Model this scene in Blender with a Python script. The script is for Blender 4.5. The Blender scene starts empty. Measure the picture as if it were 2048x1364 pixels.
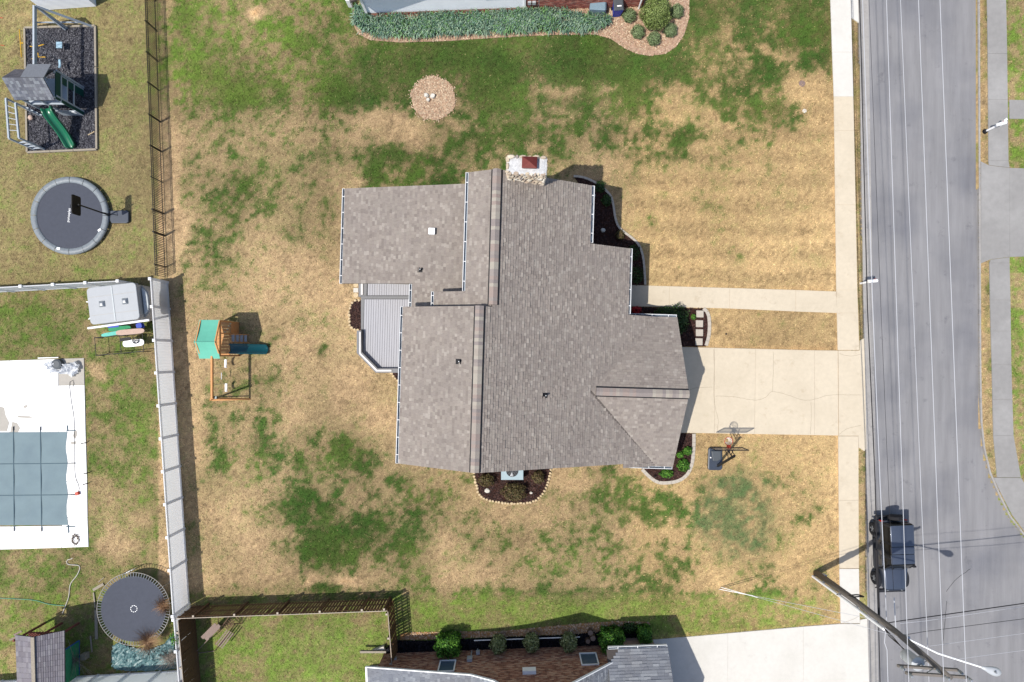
import bpy, math, random
import numpy as np
from mathutils import Vector, Matrix

random.seed(7)
rng = np.random.default_rng(7)
R = math.radians
sc = bpy.context.scene
COL = sc.collection

# ------------------------------------------------------------------ camera, sky, sun, exposure
CAM_H = 38.0          # drone height in metres, straight above the origin
PX = 33.0             # photograph pixels per metre on the ground
NU, NV = 1030.0, 712.0  # where the plumb line under the drone falls in the photograph
cam = bpy.data.cameras.new('camera')
cam_o = bpy.data.objects.new('camera', cam)
COL.objects.link(cam_o)
cam_o.location = (0, 0, CAM_H)
cam.sensor_width = 36.0
cam.lens = 36.0 * PX * CAM_H / 2048.0
cam.shift_x = (1024 - NU) / 2048.0
cam.shift_y = (NV - 682) / 2048.0
cam.clip_start = 0.5
cam.clip_end = 1000.0
sc.camera = cam_o

SHX, SHY = 0.47, 0.25     # ground shadow of one metre of height
elev = math.atan(1.0 / math.hypot(SHX, SHY))
wd = bpy.data.worlds.new('World')
sc.world = wd
wd.use_nodes = True
wn = wd.node_tree.nodes
sky = wn.new('ShaderNodeTexSky')
sky.sky_type = 'NISHITA'
sky.sun_disc = False
sky.dust_density = 1.6
sky.ozone_density = 0.7
sky.sun_elevation = elev
sky.sun_rotation = math.atan2(-SHX, -SHY)
wn['Background'].inputs['Strength'].default_value = 0.115
wd.node_tree.links.new(sky.outputs['Color'], wn['Background'].inputs['Color'])
sun = bpy.data.lights.new('sun', 'SUN')
sun.energy = 3.7
sun.angle = R(0.5)
sun.color = (1.0, 0.955, 0.88)
sun_o = bpy.data.objects.new('sun', sun)
COL.objects.link(sun_o)
sun_o.location = (-15, -8, 30)
sun_o.rotation_euler = Vector((SHX, SHY, -1.0)).to_track_quat('-Z', 'Y').to_euler()
sc.view_settings.view_transform = 'Standard'
sc.view_settings.look = 'None'
sc.view_settings.exposure = 0.50
sc.view_settings.gamma = 1.0
KEXP = 1.62   # how bright a white sunlit ground surface displays; used to turn seen colours into base colours


# ------------------------------------------------------------------ helpers
def W(u, v, z=0.0):
    k = (1.0 - z / CAM_H) / PX
    return Vector(((u - NU) * k, (NV - v) * k, z))


def W2(u, v, z=0.0):
    p = W(u, v, z)
    return (p.x, p.y)


def lin1(c):
    c = c / 255.0
    return c / 12.92 if c <= 0.04045 else ((c + 0.055) / 1.055) ** 2.4


def C(r, g, b, k=None):
    k = k or KEXP
    return tuple(min(0.86, lin1(x) / k) for x in (r, g, b))


MATS = {}


def mat(name, col, rough=0.85, var=0.14, scale=6.0, bump=0.0, bscale=60.0, metal=0.0, attr=False,
        spec=0.3, coat=0.0, stain=None, stain_scale=0.6, stain_amt=0.5, alpha=1.0, trans=0.0, stretch=None, transl=0.0, specks=None):
    m = bpy.data.materials.new(name)
    m.use_nodes = True
    nt = m.node_tree
    N, L = nt.nodes, nt.links
    b = N['Principled BSDF']
    geo = N.new('ShaderNodeNewGeometry')
    pos = geo.outputs['Position']
    if stretch:
        mp = N.new('ShaderNodeMapping')
        mp.inputs['Scale'].default_value = stretch
        L.new(pos, mp.inputs['Vector'])
        pos = mp.outputs['Vector']
    nz = N.new('ShaderNodeTexNoise')
    nz.inputs['Scale'].default_value = scale
    nz.inputs['Detail'].default_value = 7
    nz.inputs['Roughness'].default_value = 0.65
    L.new(pos, nz.inputs['Vector'])
    mr = N.new('ShaderNodeMapRange')
    mr.inputs['From Min'].default_value = 0.25
    mr.inputs['From Max'].default_value = 0.75
    mr.inputs['To Min'].default_value = 1 - var
    mr.inputs['To Max'].default_value = 1 + var
    L.new(nz.outputs['Fac'], mr.inputs['Value'])
    mul = N.new('ShaderNodeVectorMath')
    mul.operation = 'SCALE'
    if attr:
        at = N.new('ShaderNodeAttribute')
        at.attribute_name = 'Col'
        src = at.outputs['Color']
    else:
        rgb = N.new('ShaderNodeRGB')
        rgb.outputs[0].default_value = (*col, 1)
        src = rgb.outputs[0]
    if stain:
        n2 = N.new('ShaderNodeTexNoise')
        n2.inputs['Scale'].default_value = stain_scale
        n2.inputs['Detail'].default_value = 5
        L.new(geo.outputs['Position'], n2.inputs['Vector'])
        r2 = N.new('ShaderNodeMapRange')
        r2.inputs['From Min'].default_value = 0.45
        r2.inputs['From Max'].default_value = 0.72
        r2.inputs['To Max'].default_value = stain_amt
        L.new(n2.outputs['Fac'], r2.inputs['Value'])
        mx = N.new('ShaderNodeMix')
        mx.data_type = 'RGBA'
        L.new(r2.outputs['Result'], mx.inputs['Factor'])
        L.new(src, mx.inputs['A'])
        mx.inputs['B'].default_value = (*stain, 1)
        src = mx.outputs['Result']
    if specks:
        n5 = N.new('ShaderNodeTexNoise')
        n5.inputs['Scale'].default_value = specks[0]
        n5.inputs['Detail'].default_value = 8
        n5.inputs['Roughness'].default_value = .7
        L.new(geo.outputs['Position'], n5.inputs['Vector'])
        r5 = N.new('ShaderNodeMapRange')
        r5.inputs['From Min'].default_value = specks[1]
        r5.inputs['From Max'].default_value = specks[1] + .1
        r5.inputs['To Max'].default_value = specks[2]
        L.new(n5.outputs['Fac'], r5.inputs['Value'])
        m5 = N.new('ShaderNodeMix')
        m5.data_type = 'RGBA'
        L.new(r5.outputs['Result'], m5.inputs['Factor'])
        L.new(src, m5.inputs['A'])
        m5.inputs['B'].default_value = (*specks[3], 1)
        src = m5.outputs['Result']
    L.new(src, mul.inputs[0])
    L.new(mr.outputs['Result'], mul.inputs['Scale'])
    L.new(mul.outputs['Vector'], b.inputs['Base Color'])
    b.inputs['Roughness'].default_value = rough
    b.inputs['Metallic'].default_value = metal
    b.inputs['Specular IOR Level'].default_value = spec
    b.inputs['Coat Weight'].default_value = coat
    b.inputs['Alpha'].default_value = alpha
    b.inputs['Transmission Weight'].default_value = trans
    if bump:
        n3 = N.new('ShaderNodeTexNoise')
        n3.inputs['Scale'].default_value = bscale
        n3.inputs['Detail'].default_value = 4
        L.new(pos, n3.inputs['Vector'])
        bp = N.new('ShaderNodeBump')
        bp.inputs['Strength'].default_value = bump
        bp.inputs['Distance'].default_value = 0.03
        L.new(n3.outputs['Fac'], bp.inputs['Height'])
        L.new(bp.outputs['Normal'], b.inputs['Normal'])
    if transl:
        tb = N.new('ShaderNodeBsdfTranslucent')
        L.new(mul.outputs['Vector'], tb.inputs['Color'])
        ms = N.new('ShaderNodeMixShader')
        ms.inputs['Fac'].default_value = transl
        L.new(b.outputs['BSDF'], ms.inputs[1])
        L.new(tb.outputs['BSDF'], ms.inputs[2])
        L.new(ms.outputs['Shader'], N['Material Output'].inputs['Surface'])
    MATS[name] = m
    return m


ROOT = {}


def xf(loc, rz):
    return Matrix.Translation(Vector(loc)) @ Matrix.Rotation(rz, 4, 'Z')


def props(o, label=None, cat=None, group=None, kind=None):
    if label: o['label'] = label
    if cat: o['category'] = cat
    if group: o['group'] = group
    if kind: o['kind'] = kind
    return o


def thing(name, label, cat, loc=(0, 0, 0), rz=0.0, group=None, kind=None):
    o = bpy.data.objects.new(name, None)
    COL.objects.link(o)
    o.empty_display_size = 0.3
    o.location = loc
    o.rotation_euler = (0, 0, rz)
    ROOT[o.name] = xf(loc, rz)
    return props(o, label, cat, group, kind)


def link(name, me, parent=None, loc=(0, 0, 0), rot=(0, 0, 0), scale=(1, 1, 1)):
    o = bpy.data.objects.new(name, me)
    COL.objects.link(o)
    o.location = loc
    o.rotation_euler = rot
    o.scale = scale
    if parent is not None:
        o.parent = parent
        ROOT[o.name] = ROOT.get(parent.name, Matrix.Identity(4))
    else:
        ROOT[o.name] = Matrix.Identity(4)
    return o


class B:
    """collects faces; build() links them as one mesh object"""

    def __init__(s):
        s.v, s.f, s.c = [], [], []

    def add(s, vs, fs, col=None):
        n = len(s.v)
        s.v += [tuple(p) for p in vs]
        s.f += [tuple(i + n for i in f) for f in fs]
        s.c += [col] * len(fs)
        return s

    def quad(s, a, b, c, d, col=None):
        return s.add([a, b, c, d], [(0, 1, 2, 3)], col)

    def hexa(s, p, col=None):  # 4 bottom (ccw), 4 top
        return s.add(p, [(3, 2, 1, 0), (4, 5, 6, 7), (0, 1, 5, 4), (1, 2, 6, 5), (2, 3, 7, 6), (3, 0, 4, 7)], col)

    def box(s, c, d, rz=0.0, col=None):
        cx, cy, cz = c
        hx, hy, hz = d[0] / 2, d[1] / 2, d[2] / 2
        ca, sa = math.cos(rz), math.sin(rz)
        P = []
        for z in (-hz, hz):
            for x, y in ((-hx, -hy), (hx, -hy), (hx, hy), (-hx, hy)):
                P.append((cx + x * ca - y * sa, cy + x * sa + y * ca, cz + z))
        return s.hexa(P, col)

    def bar(s, p, q, w, h=None, up=(0, 0, 1), col=None):
        p, q = Vector(p), Vector(q)
        h = w if h is None else h
        d = (q - p).normalized()
        u = Vector(up)
        if abs(d.dot(u)) > 0.98:
            u = Vector((0, 1, 0))
        a = d.cross(u).normalized() * (w / 2)
        b = a.cross(d).normalized() * (h / 2)
        return s.hexa([p - a - b, p + a - b, q + a - b, q - a - b, p - a + b, p + a + b, q + a + b, q - a + b], col)

    def tube(s, pts, r, n=6, cap=True, col=None):
        pts = [Vector(p) for p in pts]
        m = len(pts)
        rs = r if isinstance(r, (list, tuple)) else [r] * m
        V, F = [], []
        prev = None
        for i, p in enumerate(pts):
            d = (pts[min(i + 1, m - 1)] - pts[max(i - 1, 0)]).normalized()
            if prev is None:
                u = Vector((0, 0, 1)) if abs(d.z) < 0.9 else Vector((1, 0, 0))
                a = d.cross(u).normalized()
            else:
                a = (prev - d * prev.dot(d)).normalized()
            prev = a
            b = d.cross(a)
            for k in range(n):
                t = 2 * math.pi * k / n
                V.append(p + (a * math.cos(t) + b * math.sin(t)) * rs[i])
        for i in range(m - 1):
            for k in range(n):
                k2 = (k + 1) % n
                F.append((i * n + k, i * n + k2, (i + 1) * n + k2, (i + 1) * n + k))
        if cap:
            F.append(tuple(range(n - 1, -1, -1)))
            F.append(tuple((m - 1) * n + k for k in range(n)))
        return s.add(V, F, col)

    def prism(s, poly, z0, z1, col=None):
        a = sum(poly[i][0] * poly[(i + 1) % len(poly)][1] - poly[(i + 1) % len(poly)][0] * poly[i][1] for i in range(len(poly)))
        if a < 0:
            poly = poly[::-1]
        n = len(poly)
        V = [(x, y, z0) for x, y in poly] + [(x, y, z1) for x, y in poly]
        F = [tuple(range(n - 1, -1, -1)), tuple(range(n, 2 * n))]
        F += [(i, (i + 1) % n, n + (i + 1) % n, n + i) for i in range(n)]
        return s.add(V, F, col)

    def lathe(s, prof, c=(0, 0, 0), n=24, ang=None, col=None):
        V, F = [], []
        m = len(prof)
        for k in range(n):
            t = 2 * math.pi * k / n
            for r, z in prof:
                V.append((c[0] + r * math.cos(t), c[1] + r * math.sin(t), c[2] + z))
        for k in range(n):
            k2 = (k + 1) % n
            for i in range(m - 1):
                F.append((k * m + i, k2 * m + i, k2 * m + i + 1, k * m + i + 1))
        return s.add(V, F, col)

    def slab(s, poly3, t, col=None):
        """a plane polygon given thickness t straight down"""
        n = len(poly3)
        V = [tuple(p) for p in poly3] + [(p[0], p[1], p[2] - t) for p in poly3]
        F = [tuple(range(n)), tuple(range(2 * n - 1, n - 1, -1))] + [(i, n + i, n + (i + 1) % n, (i + 1) % n) for i in range(n)]
        return s.add(V, F, col)

    def rock(s, c, r, n=8, sq=0.6, col=None):
        V, F = [], []
        rings = [(-0.6, 0.75), (0.1, 1.0), (0.7, 0.7)]
        for zz, rr in rings:
            for k in range(n):
                t = 2 * math.pi * k / n
                q = rr * random.uniform(0.82, 1.15)
                V.append((c[0] + r[0] * q * math.cos(t), c[1] + r[1] * q * math.sin(t), c[2] + r[2] * (zz + random.uniform(-.12, .12))))
        for i in range(2):
            for k in range(n):
                F.append((i * n + k, i * n + (k + 1) % n, (i + 1) * n + (k + 1) % n, (i + 1) * n + k))
        F.append(tuple(range(n - 1, -1, -1)))
        F.append(tuple(2 * n + k for k in range(n)))
        return s.add(V, F, col)

    def mesh(s, name, mt, smooth=False):
        me = bpy.data.meshes.new(name)
        me.from_pydata(s.v, [], s.f)
        if any(c is not None for c in s.c):
            ca = me.color_attributes.new('Col', 'FLOAT_COLOR', 'CORNER')
            arr = np.ones((len(me.loops), 4), dtype=np.float32)
            i = 0
            for f, c in zip(s.f, s.c):
                arr[i:i + len(f), :3] = c if c is not None else (0.5, 0.5, 0.5)
                i += len(f)
            ca.data.foreach_set('color', arr.ravel())
        if mt:
            me.materials.append(MATS[mt] if isinstance(mt, str) else mt)
        if smooth:
            me.polygons.foreach_set('use_smooth', [True] * len(me.polygons))
        me.update()
        return me

    def build(s, name, mt, parent=None, smooth=False, local=False, bevel=0.0, **kw):
        if parent is not None and not local:
            inv = ROOT[parent.name].inverted()
            s.v = [tuple(inv @ Vector(p)) for p in s.v]
        o = link(name, s.mesh(name, mt, smooth), parent)
        if bevel:
            bm = o.modifiers.new('bevel', 'BEVEL')
            bm.width = bevel
            bm.segments = 2
            bm.limit_method = 'ANGLE'
        if smooth and bevel:
            pass
        return props(o, **kw)


def sheet(name, n_v, n_f, verts, faces_n, cols, mt, parent=None):
    """fast mesh: verts (n,3), all faces with faces_n corners in order, cols (n_faces,3)"""
    me = bpy.data.meshes.new(name)
    nv = len(verts)
    nf = nv // faces_n
    me.vertices.add(nv)
    me.vertices.foreach_set('co', np.asarray(verts, dtype=np.float32).ravel())
    me.loops.add(nv)
    me.loops.foreach_set('vertex_index', np.arange(nv, dtype=np.int32))
    me.polygons.add(nf)
    me.polygons.foreach_set('loop_start', np.arange(0, nv, faces_n, dtype=np.int32))
    ca = me.color_attributes.new('Col', 'FLOAT_COLOR', 'POINT')
    c4 = np.ones((nv, 4), dtype=np.float32)
    c4[:, :3] = np.repeat(np.asarray(cols, dtype=np.float32), faces_n, axis=0)
    ca.data.foreach_set('color', c4.ravel())
    me.materials.append(MATS[mt])
    me.update(calc_edges=True)
    me.validate()
    return link(name, me, parent)


def inpoly(x, y, poly):
    ins = np.zeros(x.shape, bool)
    n = len(poly)
    for i in range(n):
        x1, y1 = poly[i]
        x2, y2 = poly[(i + 1) % n]
        c = (y1 > y) != (y2 > y)
        with np.errstate(divide='ignore', invalid='ignore'):
            xi = (x2 - x1) * (y - y1) / (y2 - y1 + 1e-12) + x1
        ins ^= c & (x < xi)
    return ins


_lat = {}


def vnoise(x, y, s, seed):
    if seed not in _lat:
        _lat[seed] = np.random.default_rng(seed).random((256, 256))
    g = _lat[seed]
    X, Y = x / s, y / s
    xi, yi = np.floor(X).astype(int), np.floor(Y).astype(int)
    fx, fy = X - xi, Y - yi
    fx = fx * fx * (3 - 2 * fx)
    fy = fy * fy * (3 - 2 * fy)
    a = g[xi % 256, yi % 256]
    b = g[(xi + 1) % 256, yi % 256]
    c = g[xi % 256, (yi + 1) % 256]
    d = g[(xi + 1) % 256, (yi + 1) % 256]
    return (a * (1 - fx) + b * fx) * (1 - fy) + (c * (1 - fx) + d * fx) * fy - 0.5


def fbm(x, y, s, seed, o=4):
    t, a = 0, 1.0
    for i in range(o):
        t = t + a * vnoise(x + 37.1 * i, y - 11.7 * i, s / 2 ** i, seed + i)
        a *= 0.55
    return t


def smooth_path(P, step):
    """Catmull-Rom through 2d points, resampled at even steps"""
    P = [Vector((p[0], p[1], p[2] if len(p) > 2 else 0)) for p in P]
    Q = []
    for i in range(len(P) - 1):
        a, b, c, d = P[max(i - 1, 0)], P[i], P[i + 1], P[min(i + 2, len(P) - 1)]
        for k in range(12):
            t = k / 12
            Q.append(0.5 * ((2 * b) + (c - a) * t + (2 * a - 5 * b + 4 * c - d) * t * t + (3 * b - a - 3 * c + d) * t ** 3))
    Q.append(P[-1])
    out, acc = [Q[0]], 0.0
    for i in range(1, len(Q)):
        seg = (Q[i] - Q[i - 1]).length
        while acc + seg >= step:
            f = (step - acc) / seg
            nq = Q[i - 1] + (Q[i] - Q[i - 1]) * f
            out.append(nq)
            Q[i - 1] = nq
            seg = (Q[i] - Q[i - 1]).length
            acc = 0.0
        acc += seg
    return out


# ------------------------------------------------------------------ materials
mat('ground', (.3, .25, .15), rough=1, var=.34, scale=15, bump=.5, bscale=45, attr=True, spec=.05)
mat('blade', (.3, .25, .15), rough=.9, var=.1, scale=9, attr=True, spec=.1)
mat('leaf', (.1, .2, .05), rough=.6, var=.15, scale=9, attr=True, spec=.25)
mat('paint_attr', (.5, .5, .5), rough=.7, var=.10, scale=7, attr=True, spec=.2)
mat('asphalt', C(157, 156, 158), rough=.95, var=.16, scale=1.6, bump=.5, bscale=130, stain=C(128, 129, 136), stain_scale=.3, stain_amt=.75, spec=.15, stretch=(1.6, .13, 1), specks=(1.1, .60, .55, C(112, 112, 118)))
mat('gutter_concrete', C(184, 180, 176), specks=(2.0, .57, .6, C(140, 138, 138)), rough=.95, var=.10, scale=5, bump=.25, bscale=90, stain=C(160, 158, 158), stain_amt=.7)
mat('concrete_tan', C(232, 218, 194), specks=(1.3, .58, .5, C(204, 186, 160)), rough=.95, var=.07, scale=4, bump=.2, bscale=90, stain=C(222, 208, 184), stain_scale=.5, stain_amt=.8)
mat('concrete_white', (.53, .51, .47), specks=(.9, .58, .5, (.43, .41, .37)), rough=.95, var=.06, scale=4, bump=.2, bscale=90, stain=C(226, 222, 212), stain_scale=.5, stain_amt=.7)
mat('concrete_grey', C(164, 162, 160), rough=.95, var=.09, scale=3, bump=.2, bscale=90, stain=C(182, 180, 178), stain_scale=.4, stain_amt=.8)
mat('pool_white', (.80, .79, .77), specks=(.8, .62, .5, (.5, .49, .47)), rough=.9, var=.03, scale=3, bump=.1, bscale=90)
mat('pool_grey', C(200, 194, 184), rough=.95, var=.08, scale=5)
mat('crack', C(190, 176, 156), rough=1, var=.3, scale=20)
mat('shingle', (.2, .2, .2), rough=.95, var=.14, scale=30, bump=.35, bscale=150, attr=True, spec=.15, stain=C(140, 132, 127), stain_scale=.45, stain_amt=.28)
mat('roof_deck', C(95, 88, 84), rough=.95)
mat('white_paint', (.82, .82, .82), rough=.5, var=.04, scale=3, spec=.4)
mat('gutter_white', (.6, .61, .62), rough=.5, var=.1, scale=5, spec=.4)
mat('vinyl', (.85, .855, .87), rough=.45, var=.03, scale=1.5, spec=.4, stain=(.78, .79, .80), stain_scale=1.2, stain_amt=.5, transl=.55)
mat('siding', (.82, .84, .87), rough=.6, var=.03, scale=2)
mat('wall_paint', C(190, 180, 165), rough=.9, var=.06, scale=4, bump=.2)
mat('gutter_inside', C(120, 135, 150), rough=.5, var=.15, scale=10, metal=.3)
mat('black', C(28, 28, 32), rough=.6, var=.15, scale=6)
mat('black_metal', C(30, 30, 34), rough=.45, var=.1, scale=6, metal=.2)
mat('dark_plastic', C(62, 72, 88), rough=.42, var=.12, scale=6, spec=.5)
mat('deck_board', C(196, 196, 202), rough=.75, var=.08, scale=6, stretch=(1, .08, 1), bump=.15, bscale=40)
mat('deck_trim', C(148, 148, 150), rough=.8, var=.08, scale=6)
mat('deck_light', (.58, .56, .54), rough=.75, var=.06, scale=6)
mat('mulch_brown', C(70, 48, 42), rough=1, var=.5, scale=26, bump=1.0, bscale=50, attr=False, spec=.05)
mat('mulch_black', C(30, 30, 38), rough=1, var=.4, scale=26, bump=1.0, bscale=50, spec=.05)
mat('mulch_tan', C(206, 172, 148), rough=1, var=.28, scale=26, bump=1.0, bscale=50, spec=.05)
mat('rubber_mulch', C(84, 84, 92), rough=.95, var=.55, scale=30, bump=1.0, bscale=45, spec=.15)
mat('stone', C(232, 208, 168), rough=.95, var=.15, scale=14, bump=.4, bscale=40)
mat('stone_white', C(236, 230, 218), rough=.95, var=.12, scale=14, bump=.5, bscale=40)
mat('edging', C(210, 200, 186), rough=.95, var=.14, scale=18, bump=.4, bscale=60)
mat('timber_grey', C(176, 166, 150), rough=.95, var=.2, scale=16, bump=.3)
mat('chimney_cap', C(226, 226, 226), rough=.95, var=.22, scale=9, bump=.8, bscale=22)
mat('mortar', C(190, 176, 158), rough=1, var=.2, scale=20, bump=.4)
mat('flue_red', C(128, 58, 50), rough=.4, var=.18, scale=7, metal=.4, spec=.5)
mat('brick_mortar', (.36, .24, .18), rough=1, var=.12, scale=18)
mat('brick', (.2, .1, .07), rough=.95, var=.2, scale=22, bump=.3, attr=True)
mat('glass', C(105, 125, 142), rough=.08, var=.05, scale=2, spec=.8)
mat('wood_orange', (.52, .25, .095), rough=.7, var=.16, scale=9, stretch=(1, 1, 1))
mat('wood_red', C(140, 82, 72), rough=.85, var=.2, scale=10)
mat('wood_fence', C(122, 92, 64), rough=.95, var=.3, scale=9, bump=.3)
mat('wood_fence_top', C(205, 190, 172), rough=.95, var=.2, scale=14)
mat('wood_old', C(160, 140, 130), rough=.95, var=.2, scale=14)
mat('wood_paint_grey', (.34, .38, .42), rough=.7, var=.1, scale=8)
mat('pole_wood', C(146, 138, 130), rough=.95, var=.3, scale=7, bump=.6, bscale=30, stretch=(6, 6, .6))
mat('canopy_green', C(118, 208, 182), rough=.7, var=.05, scale=3)
mat('green_slide', C(28, 120, 84), rough=.28, var=.06, scale=3, spec=.6)
mat('teal_slide', C(12, 84, 92), rough=.25, var=.08, scale=3, spec=.6)
mat('green_panel', C(24, 84, 76), rough=.5, var=.12, scale=4)
mat('green_paint', C(66, 166, 118), rough=.8, var=.14, scale=6)
mat('blue_trim', C(50, 110, 180), rough=.7)
mat('yellow', C(244, 190, 40), rough=.5)
mat('light_blue', C(170, 205, 225), rough=.5)
mat('white_plastic', (.84, .84, .84), rough=.4, var=.03)
mat('tramp_mat', C(84, 88, 100), rough=.85, var=.10, scale=5, bump=.1, bscale=80)
mat('tramp_pad', C(146, 154, 160), rough=.45, var=.16, scale=8, bump=.5, bscale=12)
mat('steel', C(186, 190, 194), rough=.4, var=.08, metal=.5, spec=.5)
mat('tramp_frame', C(176, 170, 160), rough=.6, var=.15, scale=8)
mat('pad_grey', C(136, 140, 148), rough=.9, var=.15, scale=10)
mat('galv', C(214, 218, 222), rough=.5, var=.06, metal=.2)
mat('wire', C(214, 216, 222), rough=.5, var=.02)
mat('cable_black', C(46, 44, 46), rough=.7, var=.1)
mat('pool_cover', C(132, 153, 160), rough=.75, var=.06, scale=1.2, stain=C(120, 140, 150), stain_scale=.9, stain_amt=.6, bump=.1, bscale=30)
mat('strap', C(84, 108, 120), rough=.8)
mat('tarp', C(100, 138, 142), rough=.45, var=.12, scale=5, spec=.5)
mat('clear_plastic', (.72, .74, .77), rough=.35, var=.1, scale=6, spec=.6, transl=.35)
mat('trailer', (.33, .345, .36), rough=.5, var=.05, scale=2)
mat('trailer_side', C(196, 192, 186), rough=.6, var=.06)
mat('trailer_hatch', C(214, 220, 222), rough=.5)
mat('car_paint', (.075, .09, .125), rough=.33, var=.04, scale=3, metal=.55, coat=1.0, spec=.5)
mat('car_dark', C(40, 42, 48), rough=.6, var=.1)
mat('tyre', C(42, 42, 46), rough=.9, var=.1)
mat('rim', C(72, 74, 80), rough=.4, metal=.6)
mat('car_glass', C(26, 28, 30), rough=.2, var=.02, spec=.2)
mat('red_lamp', C(200, 30, 30), rough=.2)
mat('bin_grey', C(138, 164, 180), rough=.5, var=.08)
mat('bin_blue', C(30, 70, 200), rough=.45, var=.08)
mat('bin_lid', C(92, 98, 104), rough=.5, var=.1)
mat('board_acrylic', C(150, 150, 150), rough=.1, alpha=.38, spec=.6)
mat('rim_red', C(214, 74, 48), rough=.5)
mat('pink_board', C(214, 186, 170), rough=.7)
mat('teal_board', C(110, 212, 196), rough=.6)
mat('ac_metal', C(176, 198, 206), rough=.5, var=.06)
mat('bark', C(110, 88, 70), rough=1, var=.3, scale=18)
mat('rust_soil', C(196, 150, 100), rough=1, var=.2, scale=10, bump=.5)
mat('red_flower', C(190, 30, 40), rough=.7)
mat('sign_white', (.84, .84, .84), rough=.8)
mat('hose_white', C(238, 232, 222), rough=.6)
mat('hose_green', C(110, 180, 150), rough=.6)
mat('manhole', C(150, 128, 120), rough=.9, var=.25, scale=25)

# ------------------------------------------------------------------ lawn colour field (photo pixels -> base colour)
GREEN = """
4565565577777788888888
4665566688888899887788
4666567888999999876777
4676567776887878577753
2333333323666565325522
1333333444553223322211
1455432344432221221211
1353332333322221112111
1442222222222111111112
2322221111111111111211
2222221111111111111111
1122221111111111111111
1233221221111111111111
1233222122222211122111
1254444222222222221211
1333343344232233333321
1223444444322333333321
1222354432333443333322
1122243332234333333332
5666666677778888765542
6666777778888887777753
6666777778888887777753
6666777778888887777753
""".split()
GMAP = np.array([[int(ch) for ch in r] for r in GREEN], float) / 9.0

BLOBS = [  # u, v, ru, rv, amount (green + / bare -)
    (485, 365, 40, 45, .5), (455, 470, 45, 60, .35), (425, 510, 30, 25, .35), (470, 190, 40, 40, .4), (405, 150, 28, 26, .4),
    (375, 40, 30, 40, .3), (550, 185, 22, 40, .35), (675, 200, 40, 50, .35), (735, 295, 45, 30, .35), (745, 350, 28, 30, .55),
    (820, 320, 42, 32, .5), (880, 320, 25, 28, .5), (895, 360, 40, 18, .5), (740, 360, 40, 20, .4), (950, 290, 60, 40, .4), (870, 268, 40, 22, .3),
    (760, 245, 70, 35, -.45), (830, 275, 60, 30, -.35), (930, 245, 60, 25, -.3), (1130, 175, 30, 12, -.5), (1220, 172, 22, 10, -.4),
    (1380, 215, 70, 45, -.5), (1520, 110, 45, 22, -.45), (1575, 120, 22, 16, -.4), (1620, 105, 25, 15, -.35), (1610, 170, 45, 35, -.45), (1510, 175, 25, 14, -.35),
    (1540, 250, 50, 20, .3), (1570, 225, 45, 20, .3), (1370, 275, 40, 30, .3), (1350, 300, 30, 15, .35), (1470, 510, 22, 14, .35),
    (1356, 530, 10, 8, .4), (1270, 425, 14, 22, .35), (1300, 440, 14, 14, .3), (1125, 325, 22, 20, .4), (1250, 280, 80, 25, .12),
    (705, 435, 25, 160, -.3), (345, 420, 18, 180, -.35), (380, 780, 30, 240, -.2),
    (525, 890, 28, 60, .45), (450, 930, 18, 25, .5), (535, 790, 40, 50, .2), (610, 925, 24, 16, .55), (700, 915, 45, 35, .5),
    (605, 975, 28, 40, .5), (625, 1010, 40, 35, .4), (660, 1060, 60, 45, .35), (665, 1110, 55, 45, .55), (740, 1075, 50, 40, .45), (640, 1085, 45, 60, .3),
    (605, 1110, 30, 40, .25), (650, 1180, 40, 14, .5), (790, 1080, 45, 45, .25), (830, 1030, 18, 35, .55), (865, 1005, 30, 28, .5), (910, 1000, 18, 12, .55),
    (860, 978, 8, 8, .5), (878, 978, 7, 7, .5), (805, 975, 10, 10, .45), (770, 955, 60, 20, .1), (930, 955, 22, 14, .5),
    (625, 1155, 22, 12, -.9), (690, 1155, 32, 14, -.9), (730, 985, 40, 14, .2), (955, 1030, 12, 18, .4), (980, 1010, 14, 10, .4),
    (1150, 1000, 9, 14, .45), (1215, 990, 30, 30, .5), (1275, 1010, 26, 24, .75), (1210, 945, 30, 14, .4), (1350, 1025, 16, 20, .5), (1330, 985, 45, 15, .2),
    (1180, 1110, 25, 25, .3), (1195, 1045, 14, 12, .35), (1235, 1050, 14, 16, .35), (1400, 1000, 22, 34, .4),  (1275, 1100, 70, 70, .28), (1360, 1135, 45, 40, .2),
    (1640, 905, 10, 8, .35), (1620, 1030, 25, 18, .3), (1040, 1080, 40, 35, .28), (980, 1125, 10, 6, .35), (1430, 1170, 45, 30, -.5), (1600, 1140, 40, 40, -.2),
    (1520, 1190, 70, 25, .3), (1570, 1250, 60, 12, .2), (1180, 1180, 120, 14, .25), (840, 1190, 20, 18, .3),
    (520, 35, 18, 14, -1.2), (1670, 420, 16, 160, -.2), (650, 705, 8, 5, .8), (552, 690, 18, 6, .5), (560, 610, 14, 8, .35), (555, 665, 12, 8, .4),
    (195, 745, 14, 16, -.8), (235, 1085, 50, 40, -.6), (285, 1035, 30, 20, -.4), (210, 1010, 25, 60, -.25), (285, 850, 30, 80, .3), (250, 700, 50, 20, .3),
    (320, 1170, 18, 40, -.6), (110, 395, 40, 40, -.2), (70, 40, 120, 14, -.5), (80, 640, 80, 50, .25), (290, 1270, 30, 20, -.3),
    (1065, 1180, 30, 8, .2), (2030, 650, 12, 60, .2), (1970, 700, 6, 90, -.2),
]
DRY = np.array([C(210, 179, 138), C(210, 178, 130), C(168, 149, 109)])
GRN = np.array([C(64, 93, 40), C(116, 144, 60), C(92, 108, 52)])
SOIL = np.array(C(220, 178, 128))


def sstep(a, b, x):
    t = np.clip((x - a) / (b - a), 0, 1)
    return t * t * (3 - 2 * t)


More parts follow.
